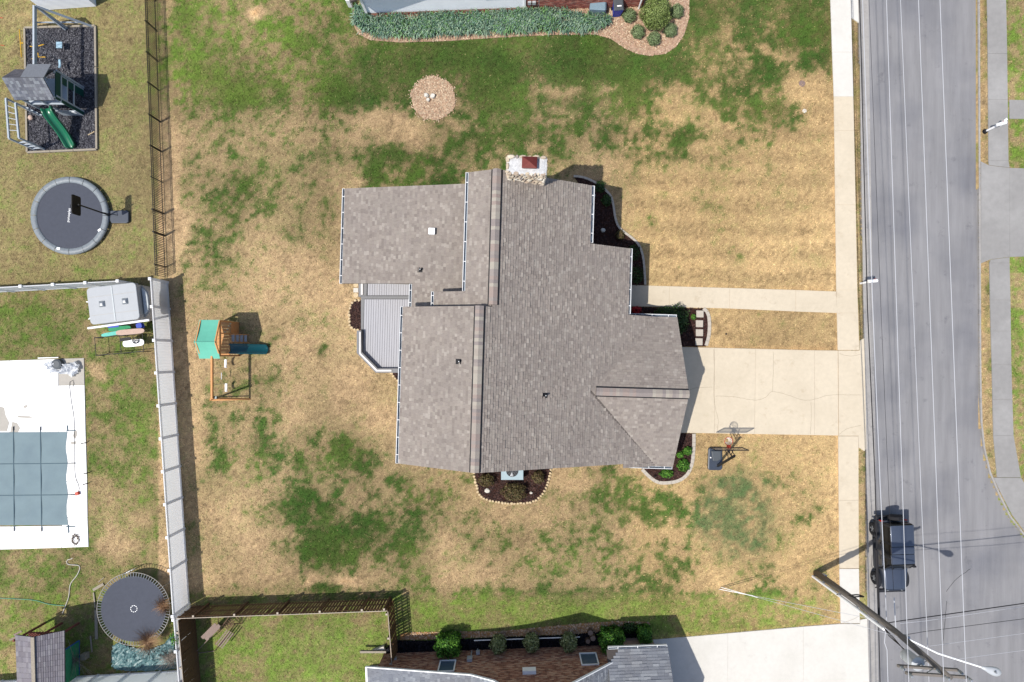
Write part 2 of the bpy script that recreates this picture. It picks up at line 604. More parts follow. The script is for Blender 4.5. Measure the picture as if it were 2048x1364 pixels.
def lawn(x, y):
    """x, y world metres -> (n,3) base colour, greenness"""
    u = NU + x * PX
    v = NV - y * PX
    gx = np.clip((u - 320) / 64, 0, 20.999)
    gy = np.clip(v / 64, 0, 21.499)
    xi, yi = gx.astype(int), gy.astype(int)
    fx, fy = gx - xi, gy - yi
    fx = fx * fx * (3 - 2 * fx)
    fy = fy * fy * (3 - 2 * fy)
    yj = np.minimum(yi + 1, 22)
    g = (GMAP[yi, xi] * (1 - fx) + GMAP[yi, xi + 1] * fx) * (1 - fy) + (GMAP[yj, xi] * (1 - fx) + GMAP[yj, xi + 1] * fx) * fy
    left = u < 318
    g = np.where(left & (v < 575), .24, g)
    g = np.where(left & (v >= 575), .52, g)
    g = np.where(u > 1702, .36, g)
    g = np.where(u > 2000, .52, g)
    wx = u + 26 * fbm(u, v, 40, 11)
    wy = v + 26 * fbm(u, v, 40, 21)
    for (bu, bv, ru, rv, a) in BLOBS:
        d = ((wx - bu) / ru) ** 2 + ((wy - bv) / rv) ** 2
        g = g + .85 * a * np.exp(-d * 1.2)
    n1 = fbm(u, v, 90, 31, 3)
    n2 = fbm(u, v, 26, 41, 3)
    n3 = fbm(u, v, 9, 51, 2)
    n4 = fbm(u, v, 4.5, 56, 2)
    amp = .32 + .68 * np.clip(1 - np.abs(2 * g - 1) * 1.1, 0, 1)
    amp = np.where((v > 250) & (v < 1175) & ~left, np.where(g > .5, np.maximum(amp, .8), amp), amp)
    t = (g - .53) + .24 * n1 + amp * (.80 * n2 + .85 * n3 + .55 * n4)
    soft = np.where(left | (v > 1190), 4.0, 6.5)
    gg = 1 / (1 + np.exp(-t * soft))
    front = sstep(1180, 1300, u) * (u < 1680)
    dz = DRY[0] * (1 - front[:, None]) + DRY[1] * front[:, None]
    ol = (sstep(0.15, .45, g) * (1 - front) * .55)[:, None]
    ol = np.clip(ol + .42 * sstep(.0, .4, fbm(u, v, 64, 111, 3))[:, None] * (1 - .6 * front[:, None]), 0, .8)
    dz = dz * (1 - ol) + DRY[2] * ol
    dz = np.where(left[:, None] & (v < 575)[:, None], DRY[2] * 1.0, dz)
    bright = np.clip(sstep(1170, 1215, v) + left * .45 + sstep(760, 560, u) * sstep(260, 160, v) * .7 + (u > 1990), 0, 1)
    bright = np.clip(bright + .5 * fbm(u, v, 70, 61, 2), 0, 1)[:, None]
    gr = GRN[0] * (1 - bright) + GRN[1] * bright
    q = .35 * sstep(-.2, .3, fbm(u, v, 55, 71, 2))[:, None]
    gr = gr * (1 - q) + GRN[2] * q
    col = dz * (1 - gg[:, None]) + gr * gg[:, None]
    # soft blue green stain of overspray on the lower right lawn
    ds = ((.5 * (wx + u) - 1476) / 98) ** 2 + ((.5 * (wy + v) - 1030) / 104) ** 2
    st = (1.0 * sstep(1.1, .25, ds) * (.8 + .9 * n2 + .7 * n3))[:, None]
    st = np.clip(st, 0, .8)
    col = col * (1 - st) + np.array(C(88, 110, 70)) * st
    # soil showing near slabs and on worn spots
    bare = sstep(-.05, -.5, g) * .8
    edge = np.exp(-np.abs(v - 1254 + (u - 1600) * .08) / 5) * (u > 1300) * (u < 1690) * .7
    edge = edge + np.exp(-np.abs(u - 1672 - (v - 600) * .012) / 4) * (u < 1700) * .6 + np.exp(-np.abs(v - 868) / 4) * (u > 1380) * (u < 1680) * .5
    edge = edge + np.exp(-np.abs(v - 577) / 4) * (u > 1290) * (u < 1680) * .5 + np.exp(-np.abs(v - 697) / 6) * (u > 1380) * (u < 1680) * .6
    edge = edge + np.exp(-np.abs(u - 1712) / 8) * (np.abs(u - 1712) < 18) * .4 + np.exp(-np.abs(u - 1964) / 6) * .6
    bare = np.clip(bare + edge * (.7 + n2), 0, .85)[:, None]
    col = col * (1 - bare) + SOIL * bare
    stripes = 1 + .09 * np.sin(v / 7.5 + 1.2 * vnoise(u, v, 120, 81)) * front * (v < 600) * (v > 180)
    f = (1 + .30 * fbm(u, v, 170, 101, 2)) * (1 + .30 * n3 + .22 * n2 + .55 * n4) * stripes
    stc = np.array(C(88, 110, 70))
    lawn.dry = (dz * (1 - st) + stc * st) * (1 - bare) + SOIL * bare
    lawn.grn = (gr * (1 - st) + stc * st) * (1 - bare) + SOIL * bare
    lawn.f = f
    return np.clip(col * f[:, None], .004, .8), gg


# ------------------------------------------------------------------ setting: ground sheet
def pl(*pts):
    return [W2(u, v) for u, v in pts]


ROAD_L = [(1692, -1600), (1712, -200), (1718, 0), (1722, 300), (1727, 620), (1731, 820), (1733, 1000), (1735, 1240), (1738, 1364), (1743, 1560)]
ROAD_R = [(2500, 1500), (2200, 1200), (2048, 1072), (2019, 1034), (1997, 990), (1981, 953), (1970, 913), (1962, 857), (1959, 747), (1958, 560), (1957, 300), (1956, 0), (1955, -200), (1950, -1600)]
ROAD = [W2(u, v) for u, v in ROAD_L] + [W2(u, v) for u, v in [(1760, 2600), (2800, 2600)]] + [W2(u, v) for u, v in ROAD_R]

xs = np.unique(np.round(np.concatenate([np.linspace(-300, -64, 10), np.arange(-62, -34, .7), np.arange(-34, 34, .15), np.arange(34.5, 62, .7), np.linspace(64, 300, 10)]), 4))
ys = np.unique(np.round(np.concatenate([np.linspace(-300, -54, 10), np.arange(-52, -24, .7), np.arange(-24, 26, .15), np.arange(26.5, 54, .7), np.linspace(56, 300, 10)]), 4))
gxx, gyy = np.meshgrid(xs, ys)
fxx, fyy = gxx.ravel(), gyy.ravel()
gcol, _ = lawn(fxx, fyy)
gz = 0.018 * fbm(fxx, fyy, 2.5, 91, 3)
inroad = inpoly(fxx, fyy, ROAD)
gz = np.where(inroad, -0.22, gz)
me = bpy.data.meshes.new('ground')
nx, ny = len(xs), len(ys)
idx = np.arange(nx * ny).reshape(ny, nx)
fa = np.stack([idx[:-1, :-1], idx[:-1, 1:], idx[1:, 1:], idx[1:, :-1]], -1).reshape(-1, 4)
me.vertices.add(nx * ny)
me.vertices.foreach_set('co', np.stack([fxx, fyy, gz], 1).astype(np.float32).ravel())
me.loops.add(fa.size)
me.loops.foreach_set('vertex_index', fa.astype(np.int32).ravel())
me.polygons.add(len(fa))
me.polygons.foreach_set('loop_start', np.arange(0, fa.size, 4, dtype=np.int32))
ca = me.color_attributes.new('Col', 'FLOAT_COLOR', 'POINT')
c4 = np.ones((nx * ny, 4), np.float32)
c4[:, :3] = gcol
ca.data.foreach_set('color', c4.ravel())
me.polygons.foreach_set('use_smooth', np.ones(len(fa), bool))
me.materials.append(MATS['ground'])
me.update(calc_edges=True)
props(link('ground', me), 'patchy lawn ground, dry tan grass with green clumps', kind='structure')

# asphalt street, gutter, kerbs
B().prism(ROAD, -.30, -.12).build('road', 'asphalt', kind='structure', label='weathered grey asphalt street along the right side')
kb = thing('kerb', 'concrete kerb and gutter strip on the left of the street', None, W(1720, 600), kind='structure')
for i in range(len(ROAD_L) - 1):
    (a, b), (c, d) = ROAD_L[i], ROAD_L[i + 1]
    n = max(1, int(abs(d - b) / 100))
    for k in range(n):
        t0, t1 = k / n, (k + 1) / n - .0006
        p0 = (a + (c - a) * t0, b + (d - b) * t0)
        p1 = (a + (c - a) * t1, b + (d - b) * t1)
        q = B().prism([W2(p0[0] + 4, p0[1]), W2(p0[0] + 21, p0[1]), W2(p1[0] + 21, p1[1]), W2(p1[0] + 4, p1[1])], -.25, -.112)
        q.prism([W2(p0[0], p0[1]), W2(p0[0] + 4.3, p0[1]), W2(p1[0] + 4.3, p1[1]), W2(p1[0], p1[1])], -.25, .012)
        q.build('kerb_segment', 'gutter_concrete', kb)
kb2 = thing('kerb', 'concrete kerb curving along the right side of the street', None, W(1960, 700), kind='structure')
path = smooth_path([W2(u, v) for u, v in ROAD_R[1:]], 1.5)
for i in range(len(path) - 1):
    a, b = path[i], path[i + 1]
    d = (b - a).normalized()
    nrm = Vector((-d.y, d.x, 0)) * -.10
    B().prism([tuple((a)[:2]), tuple((a + nrm)[:2]), tuple((b - d * .012 + nrm)[:2]), tuple((b - d * .012)[:2])], -.25, .03).build('kerb_segment', 'gutter_concrete', kb2)

CONC = []   # polygons on which no grass grows


def slabs(name, label, mt, polys, z=.045, base=True):
    t = thing(name, label, None, (*polys[0][0], 0), kind='structure')
    for p in polys:
        CONC.append(p)
        cx = sum(q[0] for q in p) / len(p)
        cy = sum(q[1] for q in p) / len(p)
        pp = []
        for q in p:   # pull in by the joint
            d = math.hypot(q[0] - cx, q[1] - cy)
            k = 1 - .012 / max(d, .1)
            pp.append((cx + (q[0] - cx) * k, cy + (q[1] - cy) * k))
        B().prism(pp, -.1, z).prism(p, -.1, z - .022).build('slab', mt, t)
    return t


def strip(eL, eR, cuts):
    """quads between two pixel edges (lists of points over v) cut at the given v"""
    def at(e, v):
        return np.interp(v, [p[1] for p in e], [p[0] for p in e])
    return [[W2(at(eL, a), a), W2(at(eR, a), a), W2(at(eR, b), b), W2(at(eL, b), b)] for a, b in zip(cuts[:-1], cuts[1:])]


SWL = [(1658, -60), (1660, 0), (1667, 192), (1672, 583), (1675, 700), (1676, 900), (1678, 1130), (1681, 1247)]
SWR = [(1699, -60), (1701, 0), (1706, 192), (1714, 583), (1718, 680), (1716, 895), (1717, 1130), (1719, 1240)]
slabs('sidewalk', 'bright white newer sidewalk slabs at the top of the street', 'concrete_white', strip(SWL, SWR, [-60, 105, 193.5]))
slabs('sidewalk', 'long tan concrete sidewalk beside the street', 'concrete_tan', strip(SWL, SWR, [193.5, 262, 410, 580, 626, 700]) + strip(SWL, SWR, [872, 1000, 1136]))
slabs('sidewalk', 'short white sidewalk slab beside the utility pole', 'concrete_white', strip(SWL, SWR, [1137, 1246]))
slabs('driveway', 'white concrete driveway apron at the top edge beside the street', 'concrete_white', [pl((1701, -60), (1714, -60), (1717, 46), (1702, 36))])
slabs('walkway', 'tan concrete front walk from the sidewalk to the shaded porch', 'concrete_tan', [
    pl((1225, 569), (1338.5, 572.5), (1338.5, 614), (1225, 612)), pl((1338.5, 572.5), (1458.5, 576), (1458.5, 617), (1338.5, 614)),
    pl((1458.5, 576), (1590.5, 580), (1590.5, 623), (1458.5, 617)), pl((1590.5, 580), (1671.5, 583), (1674, 626), (1590.5, 623))])
dw = slabs('driveway', 'wide tan cracked concrete driveway in front of the garage', 'concrete_tan', [
    pl((1325, 693), (1428.5, 695.5), (1428.5, 866.5), (1325, 865)), pl((1428.5, 695.5), (1510.5, 697.5), (1508.5, 868), (1428.5, 866.5)),
    pl((1510.5, 697.5), (1628.5, 700.5), (1628.5, 870), (1508.5, 868)), pl((1628.5, 700.5), (1675, 701), (1676, 871), (1628.5, 870)),
    pl((1676, 701), (1718.5, 701), (1719, 681), (1728, 676), (1732, 898), (1728, 902), (1717, 895), (1716.5, 871.5), (1677, 871.5))])
slabs('driveway', 'broad white concrete driveway of the brick house at the bottom', 'concrete_white', [
    pl((1306, 1279), (1455, 1266), (1455, 1420), (1330, 1420)), pl((1455, 1266), (1606, 1252.5), (1606, 1420), (1455, 1420)),
    pl((1606, 1252.5), (1680, 1247), (1719.5, 1247), (1720, 1239), (1734, 1236), (1739, 1420), (1606, 1420))])
RSL = [(1972, -60), (1974, 0), (1976, 322), (1978, 530), (1979, 600), (1983, 747), (1986, 893), (1993, 953)]
RSR = [(2010, -60), (2012, 0), (2016, 322), (2018, 515), (2020, 600), (2022, 747), (2027, 893), (2041, 955)]
slabs('sidewalk', 'grey sidewalk on the far side of the street', 'concrete_grey', strip(RSL, RSR, [-60, 108, 200, 322]) + [pl((1976, 322), (2016, 322), (2018.5, 335.5), (1977, 330.5)), pl((1980, 519.5), (2018.5, 514.5), (2018.3, 526), (1978, 526))] + strip(RSL, RSR, [526, 600, 662, 729, 799, 871, 954.5]))
slabs('sidewalk', 'grey concrete corner ramp curving at the street junction', 'concrete_grey', [pl((1986, 955), (2041, 955), (2060, 985), (2120, 1040), (2120, 1125), (2052, 1068), (2023, 1029), (2002, 988))])
slabs('driveway', 'streaky grey driveway apron across the street', 'concrete_grey', [
    pl((1961, 323), (1977, 331), (2018.5, 336), (2018.5, 514), (1980, 519), (1961, 527)), pl((2018.5, 336), (2120, 339), (2120, 511), (2018.5, 514))])
slabs('walkway', 'small grey walk crossing the lawn at the right edge', 'concrete_grey', [pl((2018, 200), (2120, 202), (2120, 239), (2018, 238))])


def ribbon(pts, w, z, jit=0.0):
    b = B()
    P = smooth_path([W2(u, v) for u, v in pts], .12)
    Q = [(p.x + random.uniform(-jit, jit), p.y + random.uniform(-jit, jit)) for p in P]
    for i in range(len(Q) - 1):
        d = Vector((Q[i + 1][0] - Q[i][0], Q[i + 1][1] - Q[i][1]))
        n = Vector((-d.y, d.x)).normalized() * w / 2
        b.quad((Q[i][0] + n.x, Q[i][1] + n.y, z), (Q[i][0] - n.x, Q[i][1] - n.y, z), (Q[i + 1][0] - n.x, Q[i + 1][1] - n.y, z), (Q[i + 1][0] + n.x, Q[i + 1][1] + n.y, z))
    return b


for cr in ([(1427, 698), (1428, 740), (1427, 790), (1431, 820), (1436, 840), (1434, 866)], [(1374, 783), (1390, 776), (1425, 774)],
           [(1430, 792), (1465, 793), (1508, 800), (1530, 795), (1544, 783), (1575, 790), (1605, 800), (1630, 798), (1660, 790), (1722, 790)],
           [(1544, 783), (1546, 740), (1546, 700)], [(1620, 868), (1622, 830), (1621, 802)], [(1678, 868), (1695, 857), (1722, 850)], [(1678, 707), (1700, 712), (1724, 708)]):
    ribbon(cr, .022, .0485, .012).build('crack', 'crack', dw)
ribbon([(1683, 1246), (1705, 1238), (1720, 1230)], .02, .0485, .006).build('crack', 'crack', dw)
for cr in ([(1895, 1185), (1915, 1160), (1935, 1145), (1945, 1138)], [(1888, 1290), (1893, 1240), (1896, 1200)]):
    ribbon(cr, .025, -.1155, .015).build('road_crack', 'cable_black', kind='structure', label='thin crack in the asphalt near the junction' if cr[0][0] == 1895 else 'thin lengthwise crack in the asphalt by the pole top')
mh = B().lathe([(0, .02), (.17, .02), (.19, .015), (.2, 0)], W(1604, 167), 20)
mh.build('manhole_cover', 'manhole', label='round rusty utility cover in dry grass near the white sidewalk', cat='cover')
B().lathe([(0, .025), (.11, .02), (.15, 0)], W(1609, 222), 9).build('pale_stone', 'stone_white', label='small pale flat stone in the front lawn', cat='stone')

# ------------------------------------------------------------------ main house
HR = -0.0297      # the house stands turned by this angle
ch, sh = math.cos(-HR), math.sin(-HR)


def Lh(u, v, z):
    p = W(u, v, z)
    return (p.x * ch - p.y * sh, p.x * sh + p.y * ch)


def Hw(x, y, z):  # house-local to world
    return Vector((x * ch + y * sh, -x * sh + y * ch, z))


SL = 0.5
xr1 = Lh(990, 470, 7.4)[0]
xr2 = Lh(954, 780, 7.8)[0]
ZR1 = 7.4
ZR2 = ZR1 + SL * (xr1 - xr2)
yT = Lh(1003, 338, 7.4)[1]
yB = Lh(952, 947, 7.8)[1]
y2 = Lh(957, 612, 7.6)[1]
zr = lambda x: ZR1 - SL * (x - xr1)
xe1 = Lh(1182, 430, 4.9)[0]
xe2 = Lh(1258, 560, 3.8)[0]
ys1 = Lh(1220, 493, 4.2)[1]
xb1 = Lh(934, 460, 6.7)[0]
xb1e = Lh(868, 600, 5.8)[0]
yb1 = Lh(900, 583, 6.2)[1]
xb2 = Lh(801, 780, 5.7)[0]
GZE, GZR = 2.8, 4.8
yg0 = Lh(1310, 633.5, GZE)[1]
yg1 = Lh(1310, 932, GZE)[1]
ygc = (yg0 + yg1) / 2
xg = Lh(1364, 783, 3.8)[0]
SG = (GZR - GZE) / (yg0 - ygc)
xv0 = xr1 + (ZR1 - GZR) / SL      # where the garage ridge meets the main slope
xv1 = xr1 + (ZR1 - GZE) / SL
xc0 = Lh(687, 470, 3.2)[0]
xcs = Lh(824, 590, 4.1)[0]
yc0 = Lh(690, 377, 3.2)[1]
yc1 = Lh(690, 567, 3.2)[1]
SC = .25
zc = lambda x: 3.2 + SC * (x - xc0)
xc1 = xb1 + .5

house = thing('house', 'large split level house with taupe shingle roof in the middle of the lot', 'house', Hw(0, 0, 0), HR)
ROOT[house.name] = xf((0, 0, 0), HR)
# walls under the eaves (kept inside the roof edges)
w = B()
o_ = .45
w.box(((xb1 + .5 + xe1 - o_) / 2, (yT - .3 + ys1) / 2, 2.2), (xe1 - o_ - xb1 - .5, yT - .3 - ys1, 4.4))
w.box(((xb2 + o_ + xe2 - o_) / 2 - .0, (y2 - .05 + yB + .3) / 2, 1.7), (xe2 - xb2 - 2 * o_, y2 - .05 - yB - .3, 3.4))
w.box(((xb1 + .5 + xe2 - o_) / 2, (ys1 - .3 + y2) / 2, 1.7), (xe2 - o_ - xb1 - .5, ys1 - .3 - y2, 3.41))
w.box(((xb2 + o_ + xb2 + 4) / 2, (y2 - .06 + yB + .31) / 2, 4.2), (3.6, y2 - .06 - yB - .31, 2.1))
w.box(((xc0 + o_ + xc1) / 2, (yc0 - .3 + yc1 + .3) / 2, 1.45), (xc1 - xc0 - o_, yc0 - yc1 - .6, 2.9))
w.box(((xcs + o_ + xc1 + .3) / 2, (yc1 + y2 - .1) / 2, 1.6), (xc1 + .3 - xcs - o_, yc1 + .8 - y2, 3.2))
w.box(((xb1 + .42 + xb1 + 2.2) / 2, (yT - .31 + y2) / 2, 5.3), (1.78, yT - .31 - y2, 2.5))
w.box(((xv0 + xg - .35) / 2, ygc, 1.3), (xg - .35 - xv0, yg0 - yg1 - .8, 2.6))
hz = w
for (yy, xa, xb, top) in ((yB + .3, xb2 + o_, xe2 - o_, 1), (yT - .3, xb1 + .5, xe1 - o_, 0)):
    xr, zz = (xr2, ZR2) if top else (xr1, ZR1)
    pr = [(xa, 3.3), (xb, 3.3), (xb, zr(xb) - .22), (xr, zz - .22), (xa, zz - SL * (xr - xa) - .22)]
    V = [(p[0], yy + .004, p[1]) for p in pr] + [(p[0], yy + (.15 if top else -.15), p[1]) for p in pr]
    hz.add(V, [(0, 1, 2, 3, 4), (9, 8, 7, 6, 5)] + [(i, 5 + i, 5 + (i + 1) % 5, (i + 1) % 5) for i in range(5)])
pr = [(yg1 + .4, 2.5), (yg0 - .4, 2.5), (yg0 - .4, GZE + .4 * SG - .2), (ygc, GZR - .2), (yg1 + .4, GZE + .4 * SG - .2)]
V = [(xg - .35, p[0], p[1]) for p in pr] + [(xg - .6, p[0], p[1]) for p in pr]
hz.add(V, [(0, 1, 2, 3, 4), (9, 8, 7, 6, 5)] + [(i, 5 + i, 5 + (i + 1) % 5, (i + 1) % 5) for i in range(5)])
hz.build('wall', 'wall_paint', house, local=True)
gd = B().box((xg - .33, ygc, 1.1), (.05, 4.9, 2.2)).build('garage_door', 'white_paint', house, local=True)
for k in range(4):
    B().box((xg - .30, ygc, .28 + .54 * k), (.03, 4.7, .46)).build('door_panel', 'white_paint', gd, local=True)
B().box((xe2 - o_ + .03, Lh(1240, 592, 1)[1], 1.25), (.06, 1.0, 2.1)).build('front_door', 'wood_red', house, local=True)

# roof slabs
T = .14
rf = B()
L3 = lambda x, y, z: (x, y, z)
rf.slab([L3(xr1, yT, ZR1), L3(xr1, y2, ZR1), L3(xe2, y2, zr(xe2)), L3(xe2, ys1, zr(xe2)), L3(xe1, ys1, zr(xe1)), L3(xe1, yT, zr(xe1))], T)
rf.slab([L3(xr2, y2, ZR2), L3(xr2, yB, ZR2), L3(xe2, yB, zr(xe2)), L3(xe2, y2, zr(xe2))], T)
rf.slab([L3(xe2, yg0, zr(xe2)), L3(xe2, yg1, zr(xe2)), L3(xv1, yg1, GZE), L3(xv1, yg0, GZE)], T)
rf.slab([L3(xr1, yT, ZR1), L3(xb1, yT, zr(2 * xr1 - xb1)), L3(xb1, yb1, zr(2 * xr1 - xb1)), L3(xb1e, yb1, zr(2 * xr1 - xb1e)), L3(xb1e, y2, zr(2 * xr1 - xb1e)), L3(xr1, y2, ZR1)], T)
zb2 = ZR2 - SL * (xr2 - xb2)
rf.slab([L3(xr2, y2, ZR2), L3(xb2, y2, zb2), L3(xb2, yB, zb2), L3(xr2, yB, ZR2)], T)
rf.slab([L3(xc0, yc0, 3.2), L3(xc0, yc1, 3.2), L3(xcs, yc1, zc(xcs)), L3(xcs, y2 - .2, zc(xcs)), L3(xc1, y2 - .2, zc(xc1)), L3(xc1, yc0, zc(xc1))], T)
rf.slab([L3(xv0, ygc, GZR), L3(xv1, yg0, GZE), L3(xg - .12, yg0, GZE), L3(xg + .12, ygc, GZR)], T)
rf.slab([L3(xv0, ygc, GZR), L3(xg + .12, ygc, GZR), L3(xg - .12, yg1, GZE), L3(xv1, yg1, GZE)], T)
roof = rf.build('roof', 'roof_deck', house, local=True)

ROOFC = [C(166, 156, 148), C(163, 153, 145), C(169, 159, 150), C(161, 151, 144), C(165, 155, 147), C(181, 172, 163), C(167, 157, 149), C(152, 142, 135), C(170, 161, 152), C(159, 149, 141)]


def shingles(origin, eave_dir, up_dir, n_rows, span, exposure=.145, pal=ROOFC, name='shingles', parent=None, thick=.019, wr=(.14, .25)):
    """tabs lying in courses; span(d) -> (a0, a1) intervals at distance d up the slope"""
    o = Vector(origin)
    e = Vector(eave_dir).normalized()
    up = Vector(up_dir).normalized()
    n = e.cross(up)
    if n.z < 0:
        n = -n
    b = B()
    for r in range(n_rows):
        d0, d1 = r * exposure, (r + 1) * exposure + .03
        for (a0, a1) in span(d0 + exposure / 2):
            a = a0
            while a < a1 - .02:
                wd_ = random.uniform(*wr)
                aa = min(a + wd_, a1)
                if a1 - aa < .06:
                    aa = a1
                th = thick * random.choice((.7, 1.0, 1.0, 1.7))
                c = random.choice(pal)
                k = random.uniform(.95, 1.05)
                c = (c[0] * k, c[1] * k, c[2] * k)
                p0 = o + e * a + up * d0
                p1 = o + e * (aa - .004) + up * d0
                p2 = o + e * (aa - .004) + up * d1
                p3 = o + e * a + up * d1
                t0, t1 = n * (th + .006), n * .004
                V = [p0 + t0, p1 + t0, p2 + t1, p3 + t1, p0, p1]
                b.add(V, [(0, 1, 2, 3)], c)
                b.add(V, [(4, 5, 1, 0), (5, 2, 1), (4, 0, 3)], (c[0] * .8, c[1] * .8, c[2] * .8))
                a = aa
    return b.build(name, 'shingle', parent, local=True, kind='stuff')


cs = math.hypot(1, SL)
# right main slope: origin at z=GZE level line x = xv1
upR = (-1, 0, SL)
nrow = int((xv1 - xr2) * cs / .145)


def spanR(d):
    x = xv1 - d / cs
    out = []
    y0 = yB
    if x > xe2:
        ylim = ygc + (yg0 - ygc) * (x - xv0) / (xv1 - xv0)
        out = [(yg1, ygc - (ylim - ygc)), (ylim, yg0)]
    elif x > xv0:
        dy = (yg0 - ygc) * (x - xv0) / (xv1 - xv0)
        top = yT if x < xe1 else ys1
        out = [(yB, ygc - dy), (ygc + dy, top)]
    elif x > xr1:
        out = [(yB, yT if x < xe1 else ys1)]
    else:
        out = [(yB, y2)]
    return out


shingles((xv1, 0, GZE), (0, 1, 0), upR, nrow, spanR, parent=roof, thick=.03)
shingles((xb2, 0, zb2), (0, 1, 0), (1, 0, SL), int((xr2 - xb2) * cs / .145), lambda d: [(yB, y2)], parent=roof)
z1e = zr(2 * xr1 - xb1e)
shingles((xb1e, 0, z1e), (0, 1, 0), (1, 0, SL), int((xr1 - xb1e) * cs / .145), lambda d: [(y2 + .01, yT if xb1e + d / cs > xb1 else yb1)], parent=roof)
cc = math.hypot(1, SC)
shingles((xc0, 0, 3.2), (0, 1, 0), (1, 0, SC), int((xc1 - xc0) * cc / .145), lambda d: [(yc1 if xc0 + d / cc < xcs else y2 - .2, yc0)], parent=roof)
cg = math.hypot(1, SG)
ng = int((yg0 - ygc) * cg / .145)


def spanG(d):
    f = d / (ng * .145)
    return [(xv1 + (xv0 - xv1) * f + .02, xg - .12 + .24 * f)]


shingles((0, yg0, GZE), (1, 0, 0), (0, -1, SG), ng, spanG, parent=roof)
shingles((0, yg1, GZE), (1, 0, 0), (0, 1, SG), ng, spanG, parent=roof)

# valley strips where the garage roof meets the main slope
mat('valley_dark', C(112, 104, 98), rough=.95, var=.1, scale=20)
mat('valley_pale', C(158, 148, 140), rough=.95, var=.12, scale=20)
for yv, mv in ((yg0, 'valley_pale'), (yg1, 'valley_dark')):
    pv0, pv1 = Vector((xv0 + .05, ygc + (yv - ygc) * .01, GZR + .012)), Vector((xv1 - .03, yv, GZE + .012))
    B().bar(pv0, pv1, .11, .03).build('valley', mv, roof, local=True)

# ridge vents with cap shingles
RCAP = [C(178, 168, 158), C(168, 158, 152), C(186, 178, 166), C(160, 150, 146), C(172, 156, 148)]
capm = []
for i, c in enumerate(RCAP):
    mat('ridge_shade_%d' % i, c, rough=.95, var=.1, scale=25, bump=.3, bscale=150)
    for sl, nm in ((SL, 'a'), (SG, 'b')):
        hw = .21
        b = B()
        V = [(-hw, 0, -hw * sl), (0, 0, 0), (hw, 0, -hw * sl), (-hw, .2, -hw * sl - .012), (0, .2, -.012), (hw, .2, -hw * sl - .012)]
        V += [(x, y, z - .014) for x, y, z in V]
        b.add(V, [(0, 1, 4, 3), (1, 2, 5, 4), (6, 7, 1, 0), (7, 8, 2, 1), (0, 3, 9, 6), (2, 8, 11, 5), (9, 10, 7, 6), (10, 11, 8, 7)])
        capm.append((nm, b.mesh('ridge_cap', 'ridge_shade_%d' % i)))


def ridge(p, q, nm, sl):
    p, q = Vector(p), Vector(q)
    d = q - p
    n = int(d.length / .17)
    rz = math.atan2(d.y, d.x) - math.pi / 2
    hw = .27
    e = Vector((math.cos(rz), math.sin(rz), 0))
    b = B()
    up = Vector((0, 0, 1))
    P = [e * -hw + up * (-hw * sl + .0), up * .0, e * hw + up * (-hw * sl)]
    a, z = [p + v for v in P] + [p + v + up * .075 for v in P], [q + v for v in P] + [q + v + up * .075 for v in P]
    b.add(a + z, [(0, 3, 9, 6), (2, 8, 11, 5), (3, 4, 10, 9), (4, 5, 11, 10), (0, 1, 4, 3), (1, 2, 5, 4), (6, 9, 10, 7), (7, 10, 11, 8)])
    vent = b.build('ridge_vent', 'black', roof, local=True)
    ms = [m for k, m in capm if k == nm]
    for k in range(n):
        pos = p + d * ((k + .02) / n) + up * .098
        link('ridge_cap', random.choice(ms), roof, pos, (0, 0, rz))


ridge((xr1, y2 + .1, ZR1), (xr1, yT - .02, ZR1), 'a', SL)
ridge((xr2, yB + .02, ZR2), (xr2, y2 - .02, ZR2), 'a', SL)
ridge((xv0 + .3, ygc, GZR), (xg + .1, ygc, GZR), 'b', SG)


# gutters
def gutter(p, q, out, parent=house):
    """p, q eave ends (local), out = outward unit vector"""
    p, q, out = Vector(p), Vector(q), Vector(out)
    d = (q - p).normalized()
    g = B()
    p0, q0 = p + out * .015, q + out * .015
    dz = Vector((0, 0, 1))
    g.bar(p0 - dz * .17 + out * .06, q0 - dz * .17 + out * .06, .12, .015)
    g.bar(p0 - dz * .10 + out * .125, q0 - dz * .10 + out * .125, .03, .15)
    g.bar(p0 - dz * .10 + out * .004, q0 - dz * .10 + out * .004, .02, .13)
    for e in (p0, q0):
        g.bar(e - dz * .10, e - dz * .10 + out * .13, .015, .13)
    gt = g.build('gutter', 'gutter_white', parent, local=True)
    B().bar(p0 - dz * .155 + out * .06, q0 - dz * .155 + out * .06, .085, .01).build('gutter_trough', 'gutter_inside', gt, local=True)
    n = max(2, int((q - p).length / .85))
    for k in range(n):
        c = p0 + d * ((q - p).length * (k + .5) / n) - dz * .035
        B().bar(c + out * .0, c + out * .13, .03, .012).build('gutter_hanger', 'white_paint', gt, local=True)
    return gt


X = Vector((1, 0, 0))
Y = Vector((0, 1, 0))
gutter((xe1, ys1 + .05, zr(xe1)), (xe1, yT, zr(xe1)), X)
gutter((xe2, yg0 + .05, zr(xe2)), (xe2, ys1, zr(xe2)), X)
gutter((xe2 + .16, yg0, GZE), (xg - .15, yg0, GZE), Y)
gutter((xe2 + .3, yg1, GZE), (xg - .15, yg1, GZE), -Y)
gutter((xb2, yB, zb2), (xb2, y2, zb2), -X)
gutter((xb1, yb1, zr(2 * xr1 - xb1)), (xb1, yT, zr(2 * xr1 - xb1)), -X)
gutter((xb1e, y2 + .03, z1e), (xb1e, yb1, z1e), -X)
gutter((xc0, yc1, 3.2), (xc0, yc0, 3.2), -X)
gutter((xcs, y2 + .02, zc(xcs)), (xcs, yc1 - .03, zc(xcs)), -X)

# roof furniture
vz = lambda x: zc(x)
px_, py_ = Lh(864, 463, 4.6)
B().box((px_, py_, zc(px_) + .16), (.34, .34, .26)).build('roof_vent', 'white_paint', house, local=True, bevel=.02)


